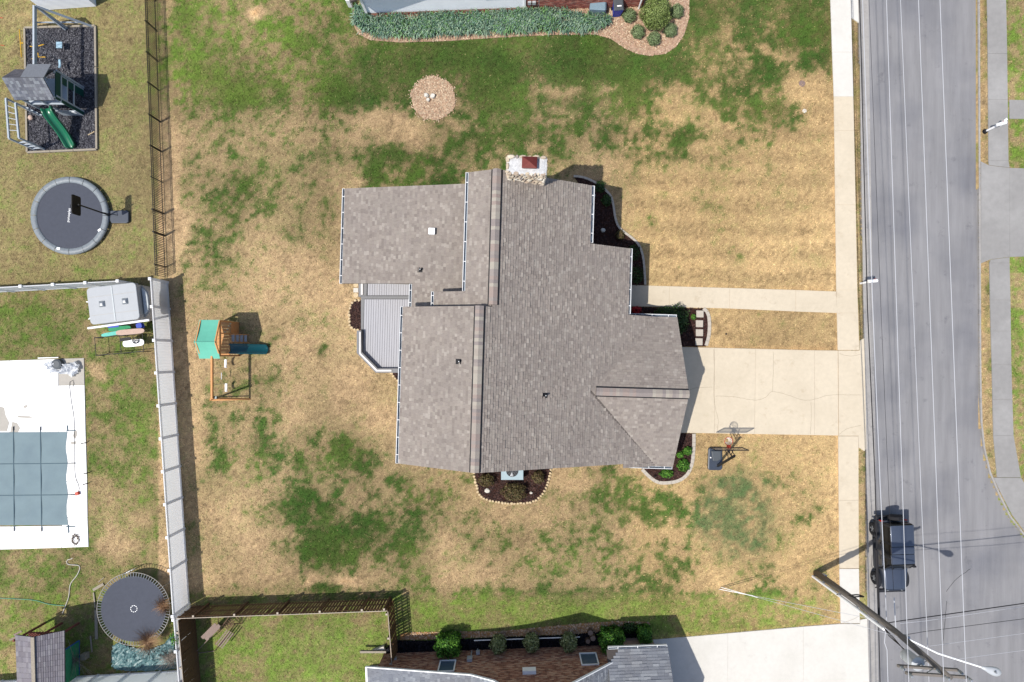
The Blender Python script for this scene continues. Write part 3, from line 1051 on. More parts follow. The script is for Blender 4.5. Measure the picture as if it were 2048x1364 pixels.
def pipe_vent(x, y, z, sl):
    t = B().quad((x - .14, y - .13, z - .14 * sl + .03), (x + .14, y - .13, z + .14 * sl + .03), (x + .14, y + .13, z + .14 * sl + .03), (x - .14, y + .13, z - .14 * sl + .03)).build('pipe_flashing', 'black', house, local=True)
    B().tube([(x + .04, y, z - .02), (x + .04, y, z + .28)], .055, 10).build('vent_pipe', 'black_metal', t, local=True)
    B().lathe([(.0, .001), (.028, .001)], (x + .04, y, z + .285), 8).build('pipe_mouth', 'galv', t, local=True)


x_, y_ = Lh(840, 540, 4.3); pipe_vent(x_, y_, zc(x_), SC)
x_, y_ = Lh(917, 723, 7.2); pipe_vent(x_, y_, ZR2 - SL * (xr2 - x_), SL)
x_, y_ = Lh(1090, 791, 6.2); pipe_vent(x_, y_, zr(x_), -SL)

# chimney: rubble masonry shaft, rough cap, red flue cover
cx0, cy1 = Lh(1014, 311, 8.2)
cx1, cy0 = Lh(1093, 349, 8.2)
CT = 8.2
ck = B().box(((cx0 + cx1) / 2, (cy0 + cy1) / 2, CT / 2 - .1), (cx1 - cx0 - .12, cy1 - cy0 - .12, CT - .2)).build('chimney', 'mortar', house, local=True, label='pale rubble stone chimney with a red flue cap')
b = B()
nxx, nyy = 14, 8
grid = {}
for i in range(nxx + 1):
    for j in range(nyy + 1):
        e = 0 if (0 < i < nxx and 0 < j < nyy) else 1
        b.v.append((cx0 + (cx1 - cx0) * i / nxx + random.uniform(-.02, .02), cy0 + (cy1 - cy0) * j / nyy + random.uniform(-.02, .02), CT - .05 + (random.uniform(-.015, .03) if not e else -.03)))
for i in range(nxx):
    for j in range(nyy):
        k = i * (nyy + 1) + j
        b.f.append((k, k + nyy + 1, k + nyy + 2, k + 1)); b.c.append(None)
b.build('crown', 'chimney_cap', ck, local=True)
STONEC = [C(236, 222, 200), C(222, 204, 178), C(208, 190, 168), C(240, 230, 214), C(196, 176, 156), C(180, 168, 160)]


def stone_face(face):
    z = 4.2
    while z < CT - .08:
        hh = random.uniform(.09, .17)
        a = 0.0
        ln = (cx1 - cx0) if face in 'sn' else (cy1 - cy0)
        while a < ln - .03:
            l = min(random.uniform(.14, .4), ln - a)
            dp = random.uniform(.03, .085)
            m_ = random.choice(STONEC)
            bb = B()
            zz = z + hh / 2 + random.uniform(-.012, .012)
            if face == 's':
                bb.rock((cx0 + a + l / 2, cy0 + .04, zz), (l / 2 - .008, dp + .03, hh / 2 + .012), 7, col=m_)
            elif face == 'n':
                bb.rock((cx0 + a + l / 2, cy1 - .04, zz), (l / 2 - .008, dp + .03, hh / 2 + .012), 7, col=m_)
            elif face == 'e':
                bb.rock((cx1 - .04, cy0 + a + l / 2, zz), (dp + .03, l / 2 - .008, hh / 2 + .012), 7, col=m_)
            else:
                bb.rock((cx0 + .04, cy0 + a + l / 2, zz), (dp + .03, l / 2 - .008, hh / 2 + .012), 7, col=m_)
            stones[face].append(bb)
            a += l
        z += hh


stones = {k: [] for k in 'snew'}
for k in 'snew':
    stone_face(k)
for k in 's':
    for bb in stones[k]:
        if bb.v[0][2] > 6.4:
            bb.build('stone', 'paint_attr', ck, local=True)
rest = B()
for k in 'snew':
    for bb in stones[k]:
        if k != 's' or bb.v[0][2] <= 6.4:
            rest.add(bb.v, bb.f, bb.c[0])
rest.build('stonework', 'paint_attr', ck, local=True, kind='stuff')
fx, fy = Lh(1059, 326, 8.3)
fl = B()
fl.box((fx, fy, CT + .06), (.66, .48, .14))
fl.build('flue_collar', 'flue_red', ck, local=True)
f2 = B()
hw, hd = .36, .27
f2.add([(fx - hw, fy - hd, CT + .22), (fx + hw, fy - hd, CT + .22), (fx + hw, fy + hd, CT + .22), (fx - hw, fy + hd, CT + .22), (fx, fy, CT + .33),
        (fx - hw, fy - hd, CT + .17), (fx + hw, fy - hd, CT + .17), (fx + hw, fy + hd, CT + .17), (fx - hw, fy + hd, CT + .17)],
       [(0, 1, 4), (1, 2, 4), (2, 3, 4), (3, 0, 4), (0, 5, 6, 1), (1, 6, 7, 2), (2, 7, 8, 3), (3, 8, 5, 0), (8, 7, 6, 5)])
f2.build('flue_cap', 'flue_red', ck, local=True)

# ------------------------------------------------------------------ rear deck
DZ = .75
dk = thing('deck', 'grey plank rear deck with built in corner bench beside the house', 'deck', W(760, 660, DZ) * 1.0)
dk.location.z = 0
ROOT[dk.name] = xf(dk.location, 0)
bw = 4.75
u = 729.0
while u < 838:
    lo = 742.0 if u > 757 else 742 - (757 - u) * 1.06
    u2 = min(u + bw - .55, 840)
    a, b_ = (598.5, lo)
    p = [W2(u, a, DZ), W2(u2, a, DZ), W2(u2 - .03 * (b_ - a) * .85, b_, DZ), W2(u - .03 * (b_ - a) * .85, b_, DZ)]
    B().prism(p, DZ - .04, DZ).build('board', 'deck_board', dk)
    if u > 733:
        p = [W2(u + 2, 562, DZ + .17), W2(u2 + 2, 562, DZ + .17), W2(u2 + 1.5, 590.5, DZ + .17), W2(u + 1.5, 590.5, DZ + .17)]
        B().prism(p, DZ + .13, DZ + .17).build('board', 'deck_board', dk)
    u += bw
B().prism([W2(u, v, DZ) for u, v in ((722, 592), (840, 592), (840, 597.6), (722, 597.6))], .02, DZ + .012).build('riser', 'deck_trim', dk)
B().prism([W2(u, v, DZ) for u, v in ((722, 591.8), (840, 591.8), (840, 593.5), (722, 593.5))], DZ, DZ + .16).build('riser', 'deck_trim', dk)
B().prism([W2(u, v, DZ) for u, v in ((718, 562), (735, 562), (734, 592), (718, 594))], .02, DZ + .1).build('step', 'deck_trim', dk)
B().prism([W2(u, v, DZ) for u, v in ((723, 562), (727, 562), (727, 590), (723, 590))], DZ + .1, DZ + .16).build('step_tread', 'deck_light', dk)
B().prism([W2(u, v, DZ) for u, v in ((722, 598), (728.4, 598), (726.5, 661), (722, 661))], .02, DZ + .006).build('border', 'deck_trim', dk)
B().prism([W2(u, v, DZ) for u, v in ((729, 598), (838, 598), (838, 740), (756, 740), (726, 706))], .3, DZ - .06).build('underside', 'deck_trim', dk)
bp = [(713, 661), (722, 661), (723, 704), (755, 737), (800, 737), (800, 745.5), (751, 745.5), (713, 706)]
B().prism([W2(u, v, DZ + .4) for u, v in bp], .05, DZ + .36).build('bench', 'deck_trim', dk)
bs = [(718.5, 664), (721.5, 664), (721.5, 706), (754.5, 739.4), (783, 739.4), (783, 743), (752.5, 743), (718.5, 708)]
B().prism([W2(u, v, DZ + .4) for u, v in bs], DZ + .36, DZ + .40).build('bench_seat', 'deck_light', dk)
for (u, v, sq) in ((712, 570, 0), (712, 580.5, 1), (712, 590.5, 0)):
    b = B()
    if sq:
        b.prism([W2(u - 4.8, v - 4.4), W2(u + 4.8, v - 4.4), W2(u + 4.8, v + 4.4), W2(u - 4.8, v + 4.4)], -.02, .05)
    else:
        b.prism([(W(u, v).x + .15 * math.cos(t), W(u, v).y + .15 * math.sin(t)) for t in np.linspace(0, 6.283, 15)[:-1]], -.02, .05)
    b.build('stepping_stone', 'stone_white' if sq else 'stone', label=('square pale stepping stone between the two round ones by the deck' if sq else ('round tan stepping stone nearest the roof edge by the deck' if v < 575 else 'round tan stepping stone nearest the mulch bed by the deck')), cat='paver', group='stepping stones by the deck')

# ------------------------------------------------------------------ planting beds
BEDS = []


def chips(poly, n, cols, name, parent, z=.03, size=(.05, .14), mt='paint_attr', h=.03):
    P = np.array(poly)
    lo, hi = P.min(0), P.max(0)
    x = rng.uniform(lo[0], hi[0], n * 3)
    y = rng.uniform(lo[1], hi[1], n * 3)
    k = inpoly(x, y, poly)
    x, y = x[k][:n], y[k][:n]
    m = len(x)
    ang = rng.uniform(0, 6.283, m)
    ln = rng.uniform(size[0], size[1], m) / 2
    wd_ = rng.uniform(.012, .03, m)
    ca_, sa_ = np.cos(ang), np.sin(ang)
    tilt = rng.uniform(-h, h, m)
    zz = z + rng.uniform(.004, h, m)
    V = np.zeros((m, 4, 3))
    for q, (i, j) in enumerate(((-1, -1), (1, -1), (1, 1), (-1, 1))):
        V[:, q, 0] = x + i * ln * ca_ - j * wd_ * sa_
        V[:, q, 1] = y + i * ln * sa_ + j * wd_ * ca_
        V[:, q, 2] = zz + abs(tilt) + i * tilt * .8
    cc_ = np.array(cols)[rng.integers(0, len(cols), m)] * rng.uniform(.7, 1.25, (m, 1))
    if parent is not None:
        inv = ROOT[parent.name].inverted().translation
        V = V + np.array(inv)
    o = sheet(name, 0, 0, V.reshape(-1, 3), 4, np.clip(cc_, 0, .85), mt, parent)
    o['kind'] = 'stuff'
    return o


BROWN = [C(78, 52, 46), C(60, 40, 36), C(92, 64, 56), C(50, 34, 32)]
BLACKC = [C(34, 34, 42), C(22, 22, 28), C(48, 48, 56)]
TANC = [C(222, 194, 164), C(206, 172, 142), C(230, 206, 176), C(194, 158, 130)]


def bed(name, label, poly, mt, cols, n, z=.03):
    o = B().prism(poly, -.05, z).build(name, mt, kind='structure', label=label)
    BEDS.append(poly)
    chips(poly, n, cols, 'mulch_chips', o, z)
    return o


E1 = [(1147, 353), (1166, 355), (1190, 365), (1209, 379), (1222, 394), (1227, 415), (1231, 439), (1239, 457), (1258, 472), (1275, 487), (1284, 507), (1288, 534), (1290, 570)]
E2 = [(1406, 617), (1415, 626), (1418, 645), (1417, 670), (1411, 693)]
E3 = [(1387, 867), (1387, 887), (1385, 917), (1382, 931), (1373.5, 949), (1356, 961), (1335, 965), (1315, 964), (1297, 952), (1280, 934)]
E4 = [(948, 946), (952, 967), (958, 987), (968, 997), (987, 1002), (1012, 1006), (1036, 1006), (1058, 1005), (1073, 999), (1085, 987), (1094, 970), (1100, 950), (1102, 938)]
E5 = [(724, 599), (711.5, 601.5), (703, 609), (699, 623.5), (699, 640.5), (700.5, 650), (707, 658), (721, 661)]
E6 = [(784, 746), (788, 754), (794, 759), (802, 763)]
bed1 = bed('mulch_bed', 'shaded dark mulch bed along the stepped front wall', pl(*(E1 + [(1232, 570), (1232, 500), (1160, 490), (1160, 370)])), 'mulch_brown', BROWN, 2500)
bed2 = bed('mulch_bed', 'mulch bed with square pavers beside the garage corner', pl(*(E2 + [(1340, 693), (1340, 632), (1232, 632), (1232, 613)])), 'mulch_brown', BROWN, 1500)
bed3 = bed('mulch_bed', 'curved brown mulch bed at the lower garage corner', pl(*(E3 + [(1270, 925), (1330, 905), (1345, 866)])), 'mulch_brown', BROWN, 2200)
bed4 = bed('mulch_bed', 'stone edged mulch bed around the air conditioner', pl(*(E4 + [(1095, 915), (955, 915)])), 'mulch_brown', BROWN, 2600)
bed5 = bed('mulch_bed', 'small round mulch bed against the deck', pl(*(E5)), 'mulch_brown', BROWN, 700)
bed6 = bed('mulch_bed', 'sliver of mulch at the lower deck corner', pl(*(E6 + [(812, 763), (812, 740), (784, 740)])), 'mulch_brown', BROWN, 300)


def edging_run(parent, pts, step, mt, wdt=.15, h=.1):
    P = smooth_path([W2(u, v) for u, v in pts], step)
    for i in range(len(P) - 1):
        a, b_ = P[i], P[i + 1]
        d = (b_ - a).normalized()
        n = Vector((-d.y, d.x, 0)) * wdt / 2
        e = d * .006
        B().prism([tuple((a + n + e)[:2]), tuple((a - n + e)[:2]), tuple((b_ - n - e)[:2]), tuple((b_ + n - e)[:2])], -.05, h + random.uniform(-.008, .008)).build('edging_block', mt, parent)


def stone_run(parent, pts, step, mt):
    P = smooth_path([W2(u, v) for u, v in pts], step)
    for p in P:
        r = random.uniform(.40, .56) * step
        B().rock((p.x + random.uniform(-.02, .02), p.y + random.uniform(-.02, .02), .05), (r, r * random.uniform(.75, 1.05), .07), 7).build('edging_stone', mt, parent)


edging_run(bed1, E1, .3, 'edging', .13)
edging_run(bed2, E2, .3, 'edging', .2)
edging_run(bed3, E3, .26, 'edging', .2)
stone_run(bed4, E4, .19, 'stone')
stone_run(bed5, E5, .2, 'stone')
stone_run(bed6, E6, .2, 'stone')
names4 = ['nearest the front walk', 'second from the front walk', 'third from the front walk', 'nearest the driveway']
for (u, v), nm in zip(((1399, 628), (1398, 647.5), (1398, 665.5), (1397, 683.5)), names4):
    B().prism([W2(u - 7.2, v - 7), W2(u + 7.2, v - 6.6), W2(u + 7, v + 7), W2(u - 7, v + 6.8)], -.02, .125).build('paver', 'edging', label='square tan paver set in mulch, ' + nm, cat='paver', group='square pavers in the garage bed', bevel=.015)
for (u, v, r, lb) in ((975, 981, .17, 'pale flat rock in the mulch left of the air conditioner'), (1062, 985, .10, 'small pale rock in the mulch right of the brown shrub'),
                      (1206, 461, .16, 'pale rock in the shaded front mulch bed'), (1186, 391, .15, 'grey rock near the top of the shaded front bed')):
    B().rock((*W2(u, v), .08), (r, r * .85, .09), 7).build('rock', 'stone_white', label=lb, cat='rock')

# bare mulch circle with rocks in the back lawn
cpts = [(867 + 45 * math.cos(t) * random.uniform(.93, 1.05), 197 + 43 * math.sin(t) * random.uniform(.93, 1.05)) for t in np.linspace(0, 6.283, 33)[:-1]]
bedc = bed('mulch_bed', 'round patch of pale wood mulch in the back lawn', pl(*cpts), 'mulch_tan', TANC, 3600)
chips(pl(*[(867 + (u - 867) * 1.12, 197 + (v - 197) * 1.12) for u, v in cpts]), 600, TANC, 'mulch_chips', bedc, .015, (.03, .08))
for (u, v, r, lb) in ((853, 192, .17, 'left white rock in the round mulch patch'), (866, 194, .2, 'largest right hand white rock in the round mulch patch'), (857, 201, .13, 'smallest lower white rock in the round mulch patch')):
    B().rock((*W2(u, v), .12), (r, r * .9, .16), 8).build('rock', 'stone_white', label=lb, cat='rock', group='white rocks in the mulch circle')


# ------------------------------------------------------------------ plants
def foliage(c, rad, n, leaf, cols, shell=.55, box=False, droop=0.0, squash_bottom=True):
    """leaf sized quads through the crown's volume"""
    c = np.array(c)
    if box:
        p = rng.uniform(-1, 1, (n, 3))
        ax = rng.integers(0, 3, n)
        s_ = np.where(rng.random(n) < .5, -1, 1)
        m = rng.random(n) < shell
        p[np.arange(n)[m], ax[m]] = s_[m] * rng.uniform(.8, 1.0, m.sum())
        nrm = p / np.linalg.norm(p, axis=1, keepdims=True)
        # round the corners
        q = (np.abs(p) ** 4).sum(1) ** .25
        p = p / np.maximum(q, 1)[:, None]
    else:
        p = rng.normal(size=(n, 3))
        p /= np.linalg.norm(p, axis=1, keepdims=True)
        nrm = p.copy()
        r = np.where(rng.random(n) < shell, rng.uniform(.88, 1.0, n), rng.uniform(.3, 1, n) ** .6)
        p = p * r[:, None]
    lump = 1 + .16 * np.sin(p[:, 0] * 5 + c[0]) * np.cos(p[:, 1] * 6 + c[1]) + .07 * rng.normal(size=n)
    if squash_bottom:
        p[:, 2] = np.maximum(p[:, 2], -.8)
    p = p * lump[:, None] * np.array(rad) + c
    nr = nrm + rng.normal(scale=.55, size=(n, 3))
    nr /= np.linalg.norm(nr, axis=1, keepdims=True)
    t = np.cross(nr, rng.normal(size=(n, 3)))
    t /= np.linalg.norm(t, axis=1, keepdims=True)
    b_ = np.cross(nr, t)
    L = leaf * rng.uniform(.7, 1.3, (n, 1))
    V = np.stack([p - t * L, p + b_ * L * .45, p + t * L, p - b_ * L * .45], 1)
    k = np.array(cols)[rng.integers(0, len(cols), n)] * rng.uniform(.75, 1.25, (n, 1))
    return V.reshape(-1, 3), np.clip(k, 0, .8)


def shrub(name, label, cat, u, v, z, rad, n, leaf, cols, group=None, box=False, shell=.55, zc_=None):
    zc_ = zc_ if zc_ is not None else z
    p = W(u, v, zc_)
    t = thing(name, label, cat, (p.x, p.y, 0), group=group)
    V, k = foliage((0, 0, zc_), rad, n, leaf, cols, shell, box)
    o = sheet('crown', 0, 0, V, 4, k, 'leaf', t)
    s = B()
    for q in range(5):
        a = q * 1.26
        s.tube([(0.05 * math.cos(a), .05 * math.sin(a), 0), (rad[0] * .25 * math.cos(a), rad[1] * .25 * math.sin(a), zc_ * .6), (rad[0] * .6 * math.cos(a), rad[1] * .6 * math.sin(a), zc_)], [.03, .022, .01], 5)
    s.build('stem', 'bark', t, local=True)
    return t


GBR = [C(96, 150, 50), C(70, 124, 38), C(124, 174, 66), C(52, 98, 32)]
GMID = [C(110, 130, 76), C(92, 114, 64), C(130, 148, 92), C(78, 98, 56)]
GBOX = [C(146, 166, 118), C(130, 152, 102), C(160, 178, 130), C(114, 136, 90)]
GDK = [C(60, 92, 44), C(46, 76, 36), C(78, 110, 54), C(38, 62, 30)]
GOL = [C(150, 160, 108), C(128, 140, 92), C(178, 184, 136), C(110, 124, 74)]
BRG = [C(112, 104, 66), C(92, 88, 54), C(128, 112, 72), C(104, 82, 62)]
for (u, v, r, lb) in ((1333, 947, (.42, .26, .2), 'bright green mound plant lowest in the garage corner bed'), (1367, 931, (.38, .38, .24), 'bright green round mound plant at the bend of the garage corner bed'),
                      (1375, 902, (.28, .25, .18), 'bright green mound plant near the driveway in the garage corner bed'), (1360, 910, (.2, .18, .14), 'small green plant under the eave in the garage corner bed')):
    shrub('mound_plant', lb, 'plant', u, v, .2, r, 900, .05, GBR, 'green mounds in the garage corner bed')
shrub('dark_shrub', 'dark green shrub in shade beside the garage wall', 'shrub', 1352, 640, .5, (.75, .9, .5), 2600, .06, GDK)
shrub('dark_shrub', 'dark green shrub in shade against the front walk', 'shrub', 1330, 624, .4, (.6, .32, .42), 1500, .06, GDK)
shrub('small_plant', 'tiny green plant beside the square pavers', 'plant', 1387, 634, .15, (.14, .18, .14), 250, .045, GBR)
shrub('red_shrub', 'red leaved shrub in the shade by the porch', 'shrub', 1272, 620, .4, (.32, .22, .3), 700, .05, [C(200, 30, 44), C(150, 20, 34), C(220, 50, 60)])
shrub('brown_shrub', 'straggly brown green shrub below the air conditioner', 'shrub', 1028, 984, .45, (.75, .55, .45), 2400, .05, BRG)
shrub('brown_shrub', 'straggly brown green shrub left of the air conditioner', 'shrub', 972, 961, .4, (.5, .38, .36), 1300, .05, BRG)
shrub('brown_shrub', 'straggly brown green shrub right of the air conditioner', 'shrub', 1076, 955, .4, (.36, .38, .36), 1000, .05, BRG)
for (u, v, r, lb) in ((1200, 373, .3, 'low green plant at the top of the shaded front bed'), (1213, 400, .3, 'low green plant second from the top of the shaded front bed'),
                      (1240, 470, .25, 'brownish low plant in the bend of the shaded front bed'), (1268, 505, .4, 'low green plant below the bend of the shaded front bed'), (1272, 550, .45, 'low green plant next to the front walk in shade')):
    shrub('low_plant', lb, 'plant', u, v, .2, (r, r * 1.2, .2), 700, .05, BRG if v == 470 else GDK, 'low plants in the shaded front bed')

# air conditioner
ac = thing('air_conditioner', 'pale blue grey air conditioner with round fan grille below the eave', 'air conditioner', W(1024.5, 938, .8))
ac.location.z = 0
ROOT[ac.name] = xf(ac.location, 0)
B().box((0, 0, .4), (1.32, 1.3, .8)).build('cabinet', 'ac_metal', ac, local=True, bevel=.02)
B().lathe([(.0, .803), (.36, .803)], (0, -.1, 0), 28).build('fan_well', 'black', ac, local=True)
gr = B()
for r_ in (.12, .2, .28, .36):
    gr.tube([(r_ * math.cos(t), -.1 + r_ * math.sin(t), .825) for t in np.linspace(0, 6.283, 25)], .008, 4)
for k in range(8):
    t = k * math.pi / 4
    gr.tube([(0, -.1, .825), (.36 * math.cos(t), -.1 + .36 * math.sin(t), .825)], .007, 4)
gr.build('fan_grille', 'steel', ac, local=True)
for k in range(3):
    t = k * 2.094 + .4
    B().add([(0.06 * math.cos(t), -.1 + .06 * math.sin(t), .812), (.34 * math.cos(t - .3), -.1 + .34 * math.sin(t - .3), .81), (.34 * math.cos(t + .3), -.1 + .34 * math.sin(t + .3), .816)], [(0, 1, 2)]).build('fan_blade', 'galv', ac, local=True)

# ------------------------------------------------------------------ fences
FH = 1.83


def lerp2(a, b, t):
    return (a[0] + (b[0] - a[0]) * t, a[1] + (b[1] - a[1]) * t)


def vinyl(label, pts, posts, face=1):
    """white panel fence along world points; posts = parameters along"""
    p0, p1 = pts
    t = thing('vinyl_fence', label, 'fence', (*p0, 0), group='white vinyl privacy fence runs')
    d = Vector((p1[0] - p0[0], p1[1] - p0[1], 0))
    ang = math.atan2(d.y, d.x)
    for k, s in enumerate(posts):
        c = lerp2(p0, p1, s)
        B().box((*c, FH / 2 + .03), (.13, .13, FH + .06), ang).build('post', 'vinyl', t)
        cp = B()
        h = .085
        V = [(c[0] + x * math.cos(ang) - y * math.sin(ang), c[1] + x * math.sin(ang) + y * math.cos(ang), FH + .06) for x, y in ((-h, -h), (h, -h), (h, h), (-h, h))]
        V2 = [(a, b_, z + .03) for a, b_, z in V]
        cp.add(V + V2 + [(c[0], c[1], FH + .15)], [(3, 2, 1, 0), (0, 1, 5, 4), (1, 2, 6, 5), (2, 3, 7, 6), (3, 0, 4, 7), (4, 5, 8), (5, 6, 8), (6, 7, 8), (7, 4, 8)])
        cp.build('post_cap', 'white_plastic', t)
        if k < len(posts) - 1:
            c2 = lerp2(p0, p1, posts[k + 1])
            m = lerp2(c, c2, .5)
            L = math.hypot(c2[0] - c[0], c2[1] - c[1])
            nb = max(4, int(L / .17))
            pb = B()
            for q in range(nb):
                mm = lerp2(c, c2, (q + .5) / nb)
                hx_ = L / nb / 2
                ca2, sa2 = math.cos(ang), math.sin(ang)
                prv = [(-hx_, -.006), (-hx_ + .008, .008), (hx_ - .008, .008), (hx_, -.006)]
                Vb = [(mm[0] + a_ * ca2 - b2_ * sa2, mm[1] + a_ * sa2 + b2_ * ca2, z_) for z_ in (.05, FH - .05) for a_, b2_ in prv]
                pb.add(Vb, [(0, 1, 5, 4), (1, 2, 6, 5), (2, 3, 7, 6)])
            pb.build('panel', 'vinyl', t)
            B().box((*m, FH - .06), (L - .13, .05, .14), ang).build('rail', 'vinyl', t)
            B().box((*m, .1), (L - .13, .05, .16), ang).build('rail', 'vinyl', t)
    return t


A0, A1 = W2(336, 566), W2(-70, 588)
n = 6
vinyl('white vinyl fence running left from the corner above the camper trailer', (A0, A1), [k * .1515 for k in range(1, 7)])
B0, B1 = W2(336, 565), W2(379, 1207)
bp_ = [0, 53 / 642, 117 / 642] + [(179 + 62.6 * k) / 642 for k in range(7)] + [1.0]
vinyl('long white vinyl fence between the pool yard and the main back lawn', (B0, B1), bp_)
vinyl('short white vinyl fence at the lower left behind the brown planks', (W2(380, 1209), W2(398, 1440)), [.02, .28, .55, .82, 1])
vinyl('white vinyl fence along the bottom edge behind the trampoline', (W2(383, 1339), W2(-60, 1365)), [.0, .14, .28, .42, .56, .7, .85, 1])

# black picket fence
pf = thing('picket_fence', 'thin black metal picket fence beside the round trampoline', 'fence', (*W2(320, 300), 0))
q0, q1 = W2(310.5, -40), W2(333, 556)
PHH = 1.2
d = Vector((q1[0] - q0[0], q1[1] - q0[1], 0))
ang = math.atan2(d.y, d.x)
at = lambda v: (v + 40) / 596
pv = [-40 + 43, 63, 123, 182, 244, 304, 365, 428, 471, 534]
for v in pv:
    c = lerp2(q0, q1, at(v))
    wdt = .09 if v in (428, 471) else .06
    B().box((*c, PHH / 2 + .03), (wdt, wdt, PHH + .06), ang).build('post', 'black_metal', pf)
for z in (.15, PHH - .22, PHH - .03):
    B().bar((*q0, z), (*q1, z), .03, .035).build('rail', 'black_metal', pf)
npk = int(d.length / .106)
pm = B().box((0, 0, PHH / 2), (.028, .028, PHH - .06)).mesh('picket', 'black_metal')
rl = ROOT[pf.name].inverted()
for k in range(npk):
    c = lerp2(q0, q1, (k + .5) / npk)
    link('picket', pm, pf, rl @ Vector((*c, 0)), (0, 0, ang))


def wood_fence(label, p0, p1, posts, gap, bw=.13, side=1, sub=None):
    t = thing('wood_fence', label, 'fence', (*p0, 0), group='weathered brown wood fence runs')
    d = Vector((p1[0] - p0[0], p1[1] - p0[1], 0))
    L = d.length
    ang = math.atan2(d.y, d.x)
    nr = Vector((-math.sin(ang), math.cos(ang), 0)) * side
    for s in posts:
        c = Vector((*lerp2(p0, p1, s), 0)) + nr * .09
        B().box((c.x, c.y, FH / 2 + .02), (.1, .1, FH + .04), ang).build('post', 'wood_fence', t)
        B().box((c.x, c.y, FH + .05), (.11, .11, .02), ang).build('post_cap', 'wood_fence_top', t)
    for z in (.3, 1.0, FH - .12):
        B().bar(Vector((*p0, z)) + nr * .035, Vector((*p1, z)) + nr * .035, .04, .09).build('rail', 'wood_fence', t)
    n = int(L / (bw + gap))
    ms = []
    for k in range(4):
        h = FH + random.uniform(-.02, .03)
        ms.append(B().box((0, 0, h / 2 + .02), (bw, .02, h), 0).mesh('plank', 'wood_fence'))
    rl = ROOT[t.name].inverted()
    for k in range(n):
        c = lerp2(p0, p1, (k + .5) / n)
        link('plank', random.choice(ms), t, rl @ Vector((c[0] - nr.x * .005, c[1] - nr.y * .005, 0)), (random.uniform(-.012, .012), random.uniform(-.012, .012), ang))
    B().bar(Vector((*p0, FH + .055)) - nr * .005, Vector((*p1, FH + .055)) - nr * .005, .035, .012).build('top_edge', 'wood_fence_top', t)
    return t


wood_fence('brown plank fence with spaced boards along the bottom of the back lawn', W2(386, 1211), W2(787, 1196.5), [.08, .275, .48, .68, .88, .985], .045)
wood_fence('short brown plank gate fence running down to the brick house', W2(788, 1198), W2(796, 1300), [.05, .5, .97], .05, side=-1)
wood_fence('brown plank fence backing onto the white fence at the lower left', W2(389, 1216), W2(408, 1440), [.1, .4, .7, .95], .002, side=-1)

# ------------------------------------------------------------------ top neighbour's house (siding and brick)
n1 = thing('neighbour_house', 'white sided and red brick house cut off by the top edge', 'house', (*W2(890, 27), 0))
wa, wb = W(735, 33), W(1050, 21)
wc = W(1284, 13)
dn = (wb - wa).normalized()
back = Vector((-dn.y, dn.x, 0)) * 8
b = B()
b.prism([tuple(wa[:2]), tuple(wb[:2]), tuple((wb + back)[:2]), tuple((wa + back)[:2])], .0, .34)
b.build('foundation', 'brick_mortar', n1)
ins = Vector((-dn.y, dn.x, 0)) * .03
b = B()
b.prism([tuple((wa + ins + dn * .02)[:2]), tuple((wb + ins)[:2]), tuple((wb + back - ins)[:2]), tuple((wa + back - ins + dn * .02)[:2])], .345, 3.0)
b.build('wall', 'siding', n1)
nb_ = 24
for k in range(nb_):   # lapped siding boards
    z0 = .36 + k * .11
    f = -ins * .3
    V = []
    a0, a1 = wa + dn * .1, wb - dn * .05
    o1, o0 = Vector((dn.y, -dn.x, 0)) * .0, Vector((dn.y, -dn.x, 0)) * -.022
    V = [a0 + o1 + Vector((0, 0, z0)), a1 + o1 + Vector((0, 0, z0)), a1 + o0 + Vector((0, 0, z0 + .115)), a0 + o0 + Vector((0, 0, z0 + .115)),
         a0 + o0 + Vector((0, 0, z0)), a1 + o0 + Vector((0, 0, z0))]
    B().add(V, [(0, 1, 2, 3), (4, 5, 1, 0)]).build('siding_board', 'siding', n1)
B().box((wa.x + .04, wa.y, 1.65), (.14, .14, 2.7), math.atan2(dn.y, dn.x)).build('corner_trim', 'white_paint', n1)
B().box((wb.x - .02, wb.y, 1.65), (.1, .12, 2.7), math.atan2(dn.y, dn.x)).build('corner_trim', 'white_paint', n1)
BRK = [(.32, .11, .085), (.27, .085, .065), (.38, .16, .12), (.2, .07, .06), (.36, .19, .15)]
BRK2 = [(.40, .20, .125), (.33, .155, .095), (.45, .25, .165), (.26, .12, .08), (.19, .09, .065), (.48, .30, .2)]


def brickwork(name, p0, p1, z0, z1, out, pal, parent, holes=(), top=None, bl=.215, bh=.068, mo=.011):
    p0, p1 = Vector(p0), Vector(p1)
    d = (p1 - p0)
    L = d.length
    d.normalize()
    out = Vector(out).normalized()
    b = B()
    rows = int((z1 - z0) / (bh + mo))
    for r in range(rows):
        z = z0 + r * (bh + mo)
        a = -(r % 2) * (bl + mo) / 2
        while a < L:
            a0, a1 = max(a, 0), min(a + bl, L)
            mid = (a0 + a1) / 2
            ok = a1 - a0 > .04 and not any(h[0] < mid < h[1] and h[2] < z + bh / 2 < h[3] for h in holes)
            if ok and top is not None and z + bh > top(mid):
                ok = False
            if ok:
                c = random.choice(pal)
                k = random.uniform(.85, 1.15)
                e = random.uniform(.010, .02)
                q0, q1 = p0 + d * a0, p0 + d * a1
                V = [q0 + Vector((0, 0, z)), q1 + Vector((0, 0, z)), q1 + Vector((0, 0, z + bh)), q0 + Vector((0, 0, z + bh))]
                V = V + [v + out * e for v in V]
                b.add(V, [(4, 5, 6, 7), (0, 1, 5, 4), (2, 3, 7, 6), (1, 2, 6, 5), (3, 0, 4, 7)], (c[0] * k, c[1] * k, c[2] * k))
            a += bl + mo
    return b.build(name, 'brick', parent, kind='stuff')


